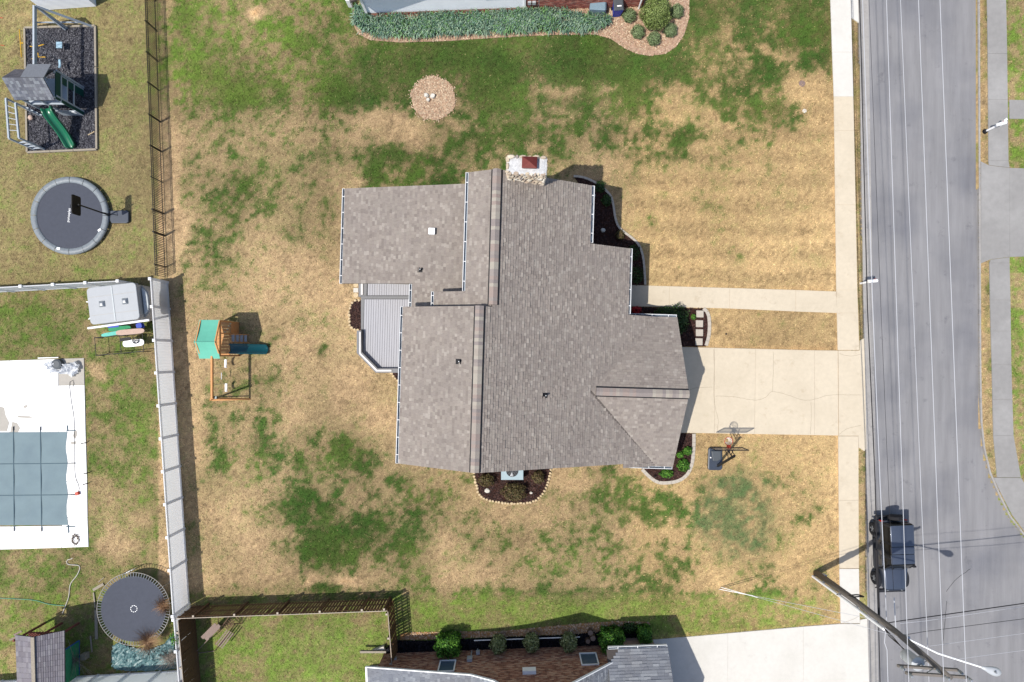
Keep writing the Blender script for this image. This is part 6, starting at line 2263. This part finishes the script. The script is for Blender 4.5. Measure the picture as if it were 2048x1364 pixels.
B().box((-17.1, -2.36, 2.2), (.2, .14, .2)).build('corner_bracket', 'teal_slide', cs_)
swing(451, 727, .45, 'white belt swing nearest the mint canopy', 'white_plastic', 'belt', (sb0[0], sbz), 'swings of the cedar set')
swing(452, 775, .45, 'white belt swing farther from the mint canopy', 'white_plastic', 'belt', (sb0[0], sbz), 'swings of the cedar set')
swing(443, 752, .6, 'thin grey trapeze bar between the two white swings', 'galv', 'trapeze', (sb0[0], sbz), 'swings of the cedar set', .2)

# ------------------------------------------------------------------ driveway basketball hoop
h2 = thing('basketball_hoop', 'portable basketball hoop with clear backboard beside the driveway', 'basketball hoop', (*W2(1430, 917), 0))
base = []
for (cu, cv, a0) in ((1440, 899, 0), (1421, 899, 90), (1420, 936, 180), (1440, 936, 270)):
    c = W(cu, cv, .15)
    for k in range(4):
        a = R(a0 + 30 * k)
        base.append((c.x + .13 * math.cos(a), c.y + .13 * math.sin(a)))
B().prism(base, 0, .2).build('base', 'dark_plastic', h2, bevel=.05)
c0, c1 = W(1423, 902, .3), W(1442, 922, .3)
B().prism([(c0.x, c0.y), (c1.x, c0.y), (c1.x, c1.y + .1), (c1.x - .2, c1.y), (c0.x + .1, c1.y)], .2, .3).build('base_well', 'bin_lid', h2, bevel=.03)
B().lathe([(0, .05), (.04, .05), (.04, 0)], (*W2(1421, 915, .2), .2), 8).build('cap', 'sign_white', h2)
pb0 = Vector((*W2(1433, 931), .2))
pt = Vector((12.33, -5.62, 2.75))
B().bar(pb0, pt, .11, .11).build('pole', 'black_metal', h2)
by_, bx0, bx1 = -5.2, 11.1, 12.9
for (x, z) in ((11.9, 2.55), (12.15, 3.1)):
    B().bar((pt.x - .08, pt.y, pt.z - .3), (x, by_, z), .035).build('arm', 'black_metal', h2)
for dx in (.06, -.14):
    B().bar((pt.x + dx, pt.y, pt.z), (12.0 + dx, by_, 2.9), .035).build('arm', 'black_metal', h2)
    B().bar((pt.x + dx, pt.y - .25, pt.z - .5), (12.0 + dx, by_, 2.5), .035).build('arm', 'black_metal', h2)
B().bar((pt.x - .12, pt.y, pt.z), (pt.x + .1, pt.y, pt.z), .05).build('axle', 'black_metal', h2)
B().box(((bx0 + bx1) / 2, by_, 2.9), (bx1 - bx0, .02, 1.0)).build('backboard', 'board_acrylic', h2)
for z in (2.4, 3.4):
    B().bar((bx0, by_, z), (bx1, by_, z), .05, .04).build('backboard_frame', 'black_metal', h2)
for x in (bx0, bx1):
    B().bar((x, by_, 2.4), (x, by_, 3.4), .04, .05).build('backboard_frame', 'black_metal', h2)
rc = Vector((12.1, by_ + .38, 2.5))
B().tube([(rc.x + .23 * math.cos(t), rc.y + .23 * math.sin(t), rc.z) for t in np.linspace(0, 6.283, 25)], .016, 6).build('rim', 'rim_red', h2)
B().box((rc.x, by_ + .08, rc.z), (.2, .14, .12)).build('rim_bracket', 'rim_red', h2)
nt = B()
for k in range(12):
    for sgn in (1, -1):
        pts = []
        for q in range(5):
            a = 2 * math.pi * (k / 12) + sgn * q * .26
            r_ = .225 - .028 * q
            pts.append((rc.x + r_ * math.cos(a), rc.y + r_ * math.sin(a), rc.z - .1 * q))
        nt.tube(pts, .008, 4)
nt.build('net', 'sign_white', h2)
B().lathe([(0, .07), (.05, .05), (.06, 0)], (*W2(1452, 668), 0), 8).build('sprinkler_cap', 'black', label='small dark cap in the dry grass between walk and driveway', cat='cap')
B().tube([W(1310, 954), W(1310, 954, .35)], .04, 6).build('garden_light', 'black', label='small dark garden light at the edge of the garage corner bed', cat='light')


# ------------------------------------------------------------------ mailboxes
def mailbox(label, u, v, rz, extra=False):
    t = thing('mailbox', label, 'mailbox', (*W2(u, v), 0), rz, group='white mailboxes')
    B().box((0, 0, .6), (.1, .1, 1.2)).build('post', 'white_paint', t, local=True)
    b = B()
    n = 8
    P = [(-.09, 0)] + [(-.09 * math.cos(math.pi * k / n), .12 + .09 * math.sin(math.pi * k / n)) for k in range(n + 1)] + [(.09, 0)]
    m = len(P)
    V = [(-.25, p[0], 1.2 + p[1]) for p in P] + [(.25, p[0], 1.2 + p[1]) for p in P]
    b.add(V, [tuple(range(m)), tuple(range(2 * m - 1, m - 1, -1))] + [(i, m + i, m + (i + 1) % m, (i + 1) % m) for i in range(m)])
    b.build('box', 'white_paint', t, local=True)
    B().bar((0, 0, 1.1), (.35, 0, 1.1), .08, .08).build('arm', 'white_paint', t, local=True)
    B().box((.1, .1, 1.36), (.05, .015, .14)).build('flag', 'rim_red', t, local=True)
    if extra:
        B().bar((0, 0, .55), (.42, .18, 1.2), .08, .08).build('brace', 'white_paint', t, local=True)
        B().bar((.05, -.05, 1.12), (.5, .22, 1.12), .12, .1).build('arm', 'white_paint', t, local=True)
        B().lathe([(0, .18), (.12, .14), (.16, 0)], (-.02, 0, 0), 9).build('post_base', 'black', t, local=True)


mailbox('white mailbox on a post at the near kerb by the front walk', 1721, 567, R(4))
mailbox('white mailbox with diagonal brace across the street', 1970, 263, R(15), True)

# ------------------------------------------------------------------ parked off-road car (front points down the picture)
cp = W(1771, 1101)
car = thing('parked_car', 'dark blue grey boxy off road car parked at the kerb', 'car', (cp.x, cp.y, -.12), R(2))
# local: x across, -y forward, z up


def loft(secs, name, mt, parent, smooth=True, bev=0):
    b = B()
    n = len(secs[0])
    for s in secs:
        b.v += [tuple(p) for p in s]
    for i in range(len(secs) - 1):
        for k in range(n):
            k2 = (k + 1) % n
            b.f.append((i * n + k, i * n + k2, (i + 1) * n + k2, (i + 1) * n + k)); b.c.append(None)
    b.f.append(tuple(range(n - 1, -1, -1))); b.c.append(None)
    b.f.append(tuple((len(secs) - 1) * n + k for k in range(n))); b.c.append(None)
    o = b.build(name, mt, parent, local=True)
    m = o.modifiers.new('bevel', 'BEVEL')
    m.width = bev or .03
    m.segments = 3
    m.limit_method = 'ANGLE'
    m.angle_limit = R(25)
    for p in o.data.polygons:
        p.use_smooth = smooth
    return o


def sec(y, hw, z0, z1, hw1=None):
    hw1 = hw if hw1 is None else hw1
    return [(-hw, y, z0), (hw, y, z0), (hw1, y, z1), (-hw1, y, z1)]


loft([sec(2.05, .76, .55, 1.16, .74), sec(1.9, .79, .48, 1.18, .77), sec(-.55, .79, .48, 1.18, .77), sec(-.8, .77, .5, 1.14, .74)], 'body', 'car_paint', car, bev=.05)
loft([sec(-.78, .74, .6, 1.13, .71), sec(-1.5, .70, .6, 1.11, .64), sec(-2.02, .64, .6, 1.06, .56)], 'hood', 'car_paint', car, bev=.07)
B().box((0, -2.04, .84), (1.1, .06, .42)).build('grille', 'car_paint', car, local=True, bevel=.03)
for k in range(7):
    B().box((-.24 + .08 * k, -2.075, .86), (.045, .02, .3)).build('grille_slot', 'black', car, local=True)
for s in (-1, 1):
    B().tube([(s * .42, -2.05, .88), (s * .42, -2.1, .88)], .1, 14).build('headlight', 'steel', car, local=True)
for yb_ in (-2.22, 2.17):
    B().box((0, yb_, .58), (1.62, .2, .2)).build('bumper', 'car_dark', car, local=True, bevel=.04)
# hard top
loft([sec(2.03, .72, 1.18, 1.72, .66), sec(1.95, .745, 1.18, 1.84, .68), sec(-.3, .745, 1.18, 1.86, .67), sec(-.72, .735, 1.18, 1.24, .72)], 'cabin', 'car_glass', car, bev=.03)
for (y0, y1) in ((1.98, .76), (.74, .32), (.30, -.26)):
    loft([sec(y0, .70, 1.80, 1.87, .675), sec(y1, .70, 1.815, 1.885, .67)], 'roof_panel', 'car_paint', car, bev=.05)
for s in (-1, 1):
    for (y0, y1) in ((1.98, 1.86), (.98, .86), (.1, -.02)):
        B().hexa([(s * .742, y1, 1.17), (s * .752, y1, 1.17), (s * .752, y0, 1.17), (s * .742, y0, 1.17), (s * .68, y1, 1.83), (s * .69, y1, 1.83), (s * .69, y0, 1.83), (s * .68, y0, 1.83)]).build('pillar', 'car_dark', car, local=True)
    B().bar((s * .735, -.72, 1.2), (s * .685, -.33, 1.83), .05, .05).build('windshield_post', 'car_dark', car, local=True)
    for k, (y0, y1) in enumerate(((.9, -.7), (1.0, 1.9))):
        pass
    for (y0, y1) in ((.02, -.6), (.9, .06)):
        B().box((s * .795, (y0 + y1) / 2, .86), (.03, abs(y1 - y0) - .02, .56)).build('door', 'car_paint', car, local=True, bevel=.012)
        B().box((s * .815, max(y0, y1) - .14, 1.02), (.03, .14, .035)).build('door_handle', 'black', car, local=True)
    for yw in (1.42, -1.53):
        # fender flare arch
        b = B()
        N_ = 12
        for i in range(N_ + 1):
            a = math.pi * (.06 + .88 * i / N_)
            for (r_, x) in ((.46, .72), (.52, .74), (.52, .93), (.46, .93)):
                b.v.append((s * x, yw + r_ * 1.12 * math.cos(a), .42 + r_ * .86 * math.sin(a)))
        for i in range(N_):
            for k in range(4):
                k2 = (k + 1) % 4
                b.f.append((i * 4 + k, i * 4 + k2, i * 4 + 4 + k2, i * 4 + 4 + k)); b.c.append(None)
        b.build('fender', 'car_dark', car, local=True, smooth=False, bevel=.015)
        # wheel
        b = B()
        prof_ = [(.2, -.11), (.34, -.12), (.385, -.09), (.395, 0), (.385, .09), (.34, .12), (.2, .11)]
        Nw = 28
        for i in range(Nw):
            a = 2 * math.pi * i / Nw
            for (r_, w_) in prof_:
                b.v.append((s * .82 + w_, yw + r_ * math.cos(a), .395 + r_ * math.sin(a)))
        m = len(prof_)
        for i in range(Nw):
            i2 = (i + 1) % Nw
            for k in range(m - 1):
                b.f.append((i * m + k, i2 * m + k, i2 * m + k + 1, i * m + k + 1)); b.c.append(None)
        wh = b.build('wheel', 'tyre', car, local=True, smooth=True)
        b = B().tube([(s * .78, yw, .395), (s * .9, yw, .395)], [.22, .2], 20)
        b.build('rim', 'rim', wh, local=True)
        for k in range(5):
            a = k * 1.2566
            B().bar((s * .905, yw, .395), (s * .905, yw + .19 * math.cos(a), .395 + .19 * math.sin(a)), .05, .03, up=(1, 0, 0)).build('spoke', 'steel', wh, local=True)
        B().tube([(s * .9, yw, .395), (s * .925, yw, .395)], .05, 10).build('hub_cap', 'steel', wh, local=True)
    B().box((s * .72, 2.07, 1.0), (.13, .06, .2)).build('tail_light', 'red_lamp', car, local=True, bevel=.01)
    mr_ = B().box((s * .98, -.62, 1.27), (.2, .1, .17)).build('mirror', 'black', car, local=True, bevel=.03)
    B().bar((s * .78, -.58, 1.2), (s * .92, -.61, 1.25), .04).build('mirror_arm', 'black', mr_, local=True)
    B().box((s * .83, -.05, .42), (.14, 2.0, .07)).build('side_step', 'car_dark', car, local=True, bevel=.02)
b = B()
Nw = 28
prof_ = [(.18, -.1), (.33, -.11), (.375, -.08), (.385, 0), (.375, .08), (.33, .11), (.0, .1)]
for i in range(Nw):
    a = 2 * math.pi * i / Nw
    for (r_, w_) in prof_:
        b.v.append((.05 + r_ * math.cos(a), 2.26 + w_, 1.1 + r_ * math.sin(a)))
m = len(prof_)
for i in range(Nw):
    i2 = (i + 1) % Nw
    for k in range(m - 1):
        b.f.append((i * m + k, i * m + k + 1, i2 * m + k + 1, i2 * m + k)); b.c.append(None)
b.build('spare_wheel', 'tyre', car, local=True, smooth=True)
for x in (-.3, .3):
    B().bar((x, -.78, 1.2), (x + .25, -.5, 1.5), .02, .02).build('wiper', 'black', car, local=True)

# ------------------------------------------------------------------ utility pole, lamp and lines
pbx, pby = W2(1632, 1145)
PT = 12.0
up = thing('utility_pole', 'tall weathered wooden utility pole at the lower right', 'utility pole', (pbx, pby, 0))
B().tube([(pbx, pby, 0), (pbx + .02, pby - .02, 4), (pbx - .03, pby - .06, 8), (pbx - .2, pby - .22, PT)], [.19, .17, .145, .115], 12).build('shaft', 'pole_wood', up, smooth=True)
B().tube([(pbx - .19, pby - .23, 0), (pbx - .17, pby - .23, 4), (pbx - .17, pby - .25, 7.3)], .08, 8).build('conduit', 'white_paint', up)
for z in (1.2, 3, 4.8, 6.6):
    B().box((pbx - .1, pby - .12, z), (.14, .14, .05), .8).build('conduit_strap', 'steel', up)
B().box((pbx + .08, pby + .16, .9), (.14, .1, .3)).build('ground_box', 'galv', up)
b = B()
b.tube([(pbx + .25 + .32 * math.cos(t), pby + .12 + .1 * math.sin(t), 4.0 + .42 * math.sin(t) + .05 * math.sin(3 * t)) for t in np.linspace(0, 6.283, 25)], .035, 6)
b.build('cable_loop', 'cable_black', up)
B().tube([(pbx - .1 + .3 * math.cos(t), pby - .1 + .08 * math.sin(t), 3.3 + .3 * math.sin(t)) for t in np.linspace(3.3, 6.0, 14)], .02, 5).build('cable_loop', 'cable_black', up)
ARM = []
for (v, z, y) in ((1327, 11.2, 0), (1347, 11.75, -.28)):
    a = Vector((16.35, pby - .12 + y * .1, z))
    c = Vector((18.95, pby - .3 + y * .1, z))
    ao = B().bar(a, c, .1, .12).build('cross_arm', 'pole_wood', up)
    ARM.append((a, c, z))
    for f in (.03, .62, .98):
        p = a.lerp(c, f)
        B().lathe([(0, .28), (.05, .27), (.075, .2), (.05, .16), (.08, .1), (.05, .05), (.04, 0)], (p.x, p.y, z + .06), 10).build('insulator', 'steel', ao)
    for s_ in (.3, .75):
        B().bar(a.lerp(c, s_), (pbx - .15, pby - .2, z - .65), .03, .03).build('arm_brace', 'steel', up)
tf = Vector((pbx - .75, pby - .25, 9.9))
B().lathe([(0, 0), (.24, 0), (.27, .06), (.27, .86), (.3, .9), (.22, .98), (0, 1.0)], tuple(tf), 20).build('transformer', 'galv', up, smooth=False)
for k in range(2):
    B().lathe([(0, .3), (.035, .28), (.05, .18), (.03, .1), (.045, .05), (.04, 0)], (tf.x - .1 + .2 * k, tf.y, tf.z + .97), 8).build('bushing', 'steel', up)
B().bar((tf.x + .2, tf.y + .02, tf.z + .5), (pbx - .1, pby - .15, tf.z + .5), .1, .3).build('transformer_bracket', 'steel', up)
for k in range(3):
    B().tube([(pbx - .17, pby - .19, 7.3), (pbx - .3 - .08 * k, pby - .2, 8.2), (tf.x + .05 * k, tf.y + .1, tf.z + .1)], .018, 5).build('riser_wire', 'cable_black', up)
lampp = Vector((21.75, -14.35, 9.4))
la = Vector((pbx + .0, pby - .1, 8.55))
lm = thing('street_lamp', 'white arm street lamp reaching from the utility pole over the road', 'street lamp', tuple(la))
B().tube([la + Vector((.15, -.03, 0)), la + Vector((1.2, -.45, .62)), lampp - Vector((.5, -.17, -.02))], .04, 8).build('arm', 'white_paint', lm)
B().box((la.x + .17, la.y, la.z), (.12, .2, .3)).build('bracket', 'galv', lm)
b = B()
d_ = Vector((lampp.x - la.x, lampp.y - la.y, 0)).normalized()
s_ = Vector((-d_.y, d_.x, 0))
prof_ = [(-.5, .06), (-.3, .10), (-.1, .17), (.1, .21), (.25, .2), (.38, .13), (.44, .04)]
for (t, r_) in prof_:
    for k in range(12):
        a = 2 * math.pi * k / 12
        q = lampp + d_ * t + s_ * (r_ * math.cos(a)) + Vector((0, 0, r_ * .55 * math.sin(a)))
        b.v.append(tuple(q))
for i in range(len(prof_) - 1):
    for k in range(12):
        k2 = (k + 1) % 12
        b.f.append((i * 12 + k, i * 12 + k2, (i + 1) * 12 + k2, (i + 1) * 12 + k)); b.c.append(None)
b.f.append(tuple(range(11, -1, -1))); b.c.append(None)
b.f.append(tuple((len(prof_) - 1) * 12 + k for k in range(12))); b.c.append(None)
b.build('lamp_head', 'galv', lm, smooth=True)
B().lathe([(0, .12), (.04, .12), (.045, 0)], (lampp.x + .05, lampp.y, lampp.z + .1), 10).build('photocell', 'steel', lm)


def line(name, label, pts, r, mt, cat='wire', sag=0.0):
    """pts: (u, v, z) photo positions with the wire's own height"""
    P = []
    for i in range(len(pts) - 1):
        a, c = W(*pts[i]), W(*pts[i + 1])
        for k in range(8):
            f = k / 8
            q = a.lerp(c, f)
            q.z -= sag * 4 * f * (1 - f)
            P.append(q)
    P.append(W(*pts[-1]))
    return B().tube(P, r, 5).build(name, mt, label=label, cat=cat, group='overhead lines along the street')


def far(u0, v0, u1, v1, v):
    return u0 + (u1 - u0) * (v - v0) / (v1 - v0)


for (u0, u1, lb) in ((1773, 1817, 'leftmost of the three high white conductors on the cross arms'), (1837, 1887, 'middle high white conductor on the cross arms'), (1880, 1932, 'rightmost high white conductor over the street')):
    line('power_line', lb, [(far(u0, 0, u1, 1348, -900), -900, 11.6), (far(u0, 0, u1, 1348, 1348), 1348, 11.95), (far(u0, 0, u1, 1348, 2400), 2400, 11.6)], .013, 'wire')
line('power_line', 'white neutral line between the left and middle conductors', [(far(1801, 0, 1858, 1364, -900), -900, 9.4), (1858, 1364, 9.6), (far(1801, 0, 1858, 1364, 2400), 2400, 9.4)], .012, 'wire')
line('power_line', 'white lower line just right of the black cable, up to the pole', [(far(1728, 0, 1772, 1215, -900), -900, 6.2), (1745, 600, 6.4), (1760, 960, 6.5), (1771, 1190, 6.5), (1773, 1245, 6.5)], .017, 'wire')
line('power_line', 'white lower line leaving the pole at the bottom edge', [(1771, 1262, 6.6), (1769, 1285, 6.5), (1774, 1300, 6.5), (1776, 1364, 6.4), (1790, 2200, 6.3)], .017, 'wire')
line('telephone_cable', 'thick black telephone cable over the gutter', [(far(1722, 0, 1757, 1240, -900), -900, 5.6), (1735, 620, 5.8), (1744, 820, 5.8), (1750, 960, 5.8), (1757, 1240, 5.9), (1760, 1364, 5.8), (1778, 2200, 5.6)], .026, 'cable_black', 'cable')
line('telephone_cable', 'frayed black splice bundle on the telephone cable near the pole', [(1753, 1100, 5.95), (1756, 1180, 5.98), (1758, 1238, 6.02)], .06, 'cable_black', 'cable')
line('telephone_cable', 'thin dark cable right of the white lower line', [(far(1738, 0, 1795, 1364, -900), -900, 5.3), (1738, 0, 5.3), (1762, 620, 5.3), (1778, 1000, 5.4), (1787, 1180, 5.5)], .010, 'cable_black', 'cable')
line('service_wire', 'white short service line with a clamp right of the pole', [(1788, 1195, 6.7), (1790, 1230, 6.7), (1792, 1262, 6.7)], .025, 'wire')
line('service_wire', 'thick black service cable crossing the street to the right edge', [(1775, 1246, 6.4), (1793, 1243, 6.4), (2060, 1205, 6.0), (2500, 1140, 5.5)], .024, 'cable_black', 'cable')
line('service_wire', 'thin white line just below the thick black crossing cable', [(1800, 1247, 6.6), (1850, 1242, 6.6), (2060, 1211, 6.2), (2500, 1145, 5.7)], .010, 'wire')
line('service_wire', 'thin dark line below the thick black crossing cable', [(1803, 1271, 7.0), (1850, 1263, 7.0), (2060, 1236, 6.5), (2500, 1180, 6)], .013, 'cable_black', 'cable')
line('service_wire', 'upper thin white line crossing to the right edge near the lamp', [(1860, 1292, 8.4), (1950, 1280, 8.3), (2060, 1265, 8.1), (2500, 1205, 7.6)], .009, 'wire')
line('service_wire', 'lower thin white line crossing to the right edge near the lamp', [(1905, 1320, 10.2), (1960, 1312, 10.1), (2060, 1299, 9.9), (2500, 1240, 9.4)], .009, 'wire')
for (u0, v0, u1, v1, z, lb, k) in ((1440, 1174, 1812, 1290, 8.6, 'upper guy wire with white guard anchored in the lawn', 0), (1437, 1178, 1770, 1262, 6.6, 'lower guy wire with white guard anchored in the lawn', 1)):
    a, c = W(u0, v0), Vector((pbx - .05, pby - .1, z))
    gw = thing('guy_wire', lb, 'guy wire', tuple(a), group='guy wires of the utility pole')
    B().tube([a, c], .010, 5).build('cable', 'wire', gw)
    B().tube([a.lerp(c, .01), a.lerp(c, .25)], .02, 6).build('guard', 'white_plastic', gw)

# ------------------------------------------------------------------ grass blades over the lawn
foot = [[tuple(Hw(x, y, 0)[:2]) for x, y in ((xc0 + .4, yc1 + .4), (xc0 + .4, yc0 - .4), (xe1 - .4, yT - .4), (xe1 - .4, ys1), (xe2 - .4, ys1), (xe2 - .4, yg0), (xg - .4, yg0 - .3), (xg - .4, yg1 + .3), (xe2, yg1 + .3), (xe2, yB + .3), (xb2 + .4, yB + .3), (xb2 + .4, yc1 + .4))],
        pl((722, 565), (830, 565), (830, 745), (750, 745), (716, 706), (716, 662), (722, 660)),
        pl((-60, 718), (170, 716), (178, 1094), (-60, 1100)), pl((735, 34), (1284, 14), (1284, -60), (720, -60)), pl((768, 1303), (1306, 1286), (1400, 1420), (740, 1420)),
        [(x * .0 + tp.x + 2.2 * math.cos(a), tp.y + 2.2 * math.sin(a)) for x, a in zip(range(24), np.linspace(0, 6.283, 25)[:-1])],
        pl((800, 1281), (800, 1268), (1000, 1262), (1180, 1245), (1240, 1242), (1300, 1244), (1298, 1252), (1150, 1268), (1000, 1273)),
        pl((226, 1290), (348, 1262), (355, 1338), (226, 1338))]
NBL = 620000
bxs = rng.uniform(-32.5, 32.5, NBL)
bys = rng.uniform(-21.5, 23.0, NBL)
keep = ~inpoly(bxs, bys, ROAD)
kk_ = (bxs > W2(1716, 0)[0]) & (bxs < W2(1742, 0)[0])
edgeu = np.interp(NV - bys * PX, [p[1] for p in ROAD_L], [p[0] for p in ROAD_L])
keep &= ~((bxs * PX + NU > edgeu - 1.5) & (bxs * PX + NU < edgeu + 6))
for p in CONC + BEDS + foot:
    A_ = np.array(p)
    lo, hi = A_.min(0), A_.max(0)
    inb = keep & (bxs > lo[0]) & (bxs < hi[0]) & (bys > lo[1]) & (bys < hi[1])
    ii = np.nonzero(inb)[0]
    if len(ii):
        keep[ii[inpoly(bxs[ii], bys[ii], p)]] = False
bxs, bys = bxs[keep], bys[keep]
bc_, bg = lawn(bxs, bys)
nb_ = len(bxs)
ang_ = rng.uniform(0, 6.283, nb_)
ln_ = rng.uniform(.05, .12, nb_) * (1 + .25 * bg)
hh_ = rng.uniform(.012, .05, nb_) * (1 + .6 * bg)
ww_ = rng.uniform(.009, .02, nb_)
dx_, dy_ = np.cos(ang_), np.sin(ang_)
V = np.zeros((nb_, 3, 3), np.float32)
V[:, 0, 0] = bxs - dy_ * ww_
V[:, 0, 1] = bys + dx_ * ww_
V[:, 0, 2] = .0
V[:, 1, 0] = bxs + dy_ * ww_
V[:, 1, 1] = bys - dx_ * ww_
V[:, 1, 2] = .0
V[:, 2, 0] = bxs + dx_ * ln_
V[:, 2, 1] = bys + dy_ * ln_
V[:, 2, 2] = hh_
gz_ = (0.018 * fbm(bxs, bys, 2.5, 91, 3)).astype(np.float32)
V[:, :, 2] += gz_[:, None] + .002
pick = (rng.random(nb_) < np.clip((bg - .5) * 1.25 + .5, 0.03, .97))[:, None]
own = np.where(pick, lawn.grn, lawn.dry) * lawn.f[:, None]
bc_ = bc_ * .45 + own * .55
jit = rng.uniform(.42, 1.75, (nb_, 1))
bc_ = np.clip(bc_ * jit * rng.uniform(.95, 1.05, (nb_, 3)), .004, .8)
go = sheet('grass', 0, 0, V.reshape(-1, 3), 3, bc_, 'blade')
props(go, 'short patchy grass blades covering the lawns', kind='stuff')
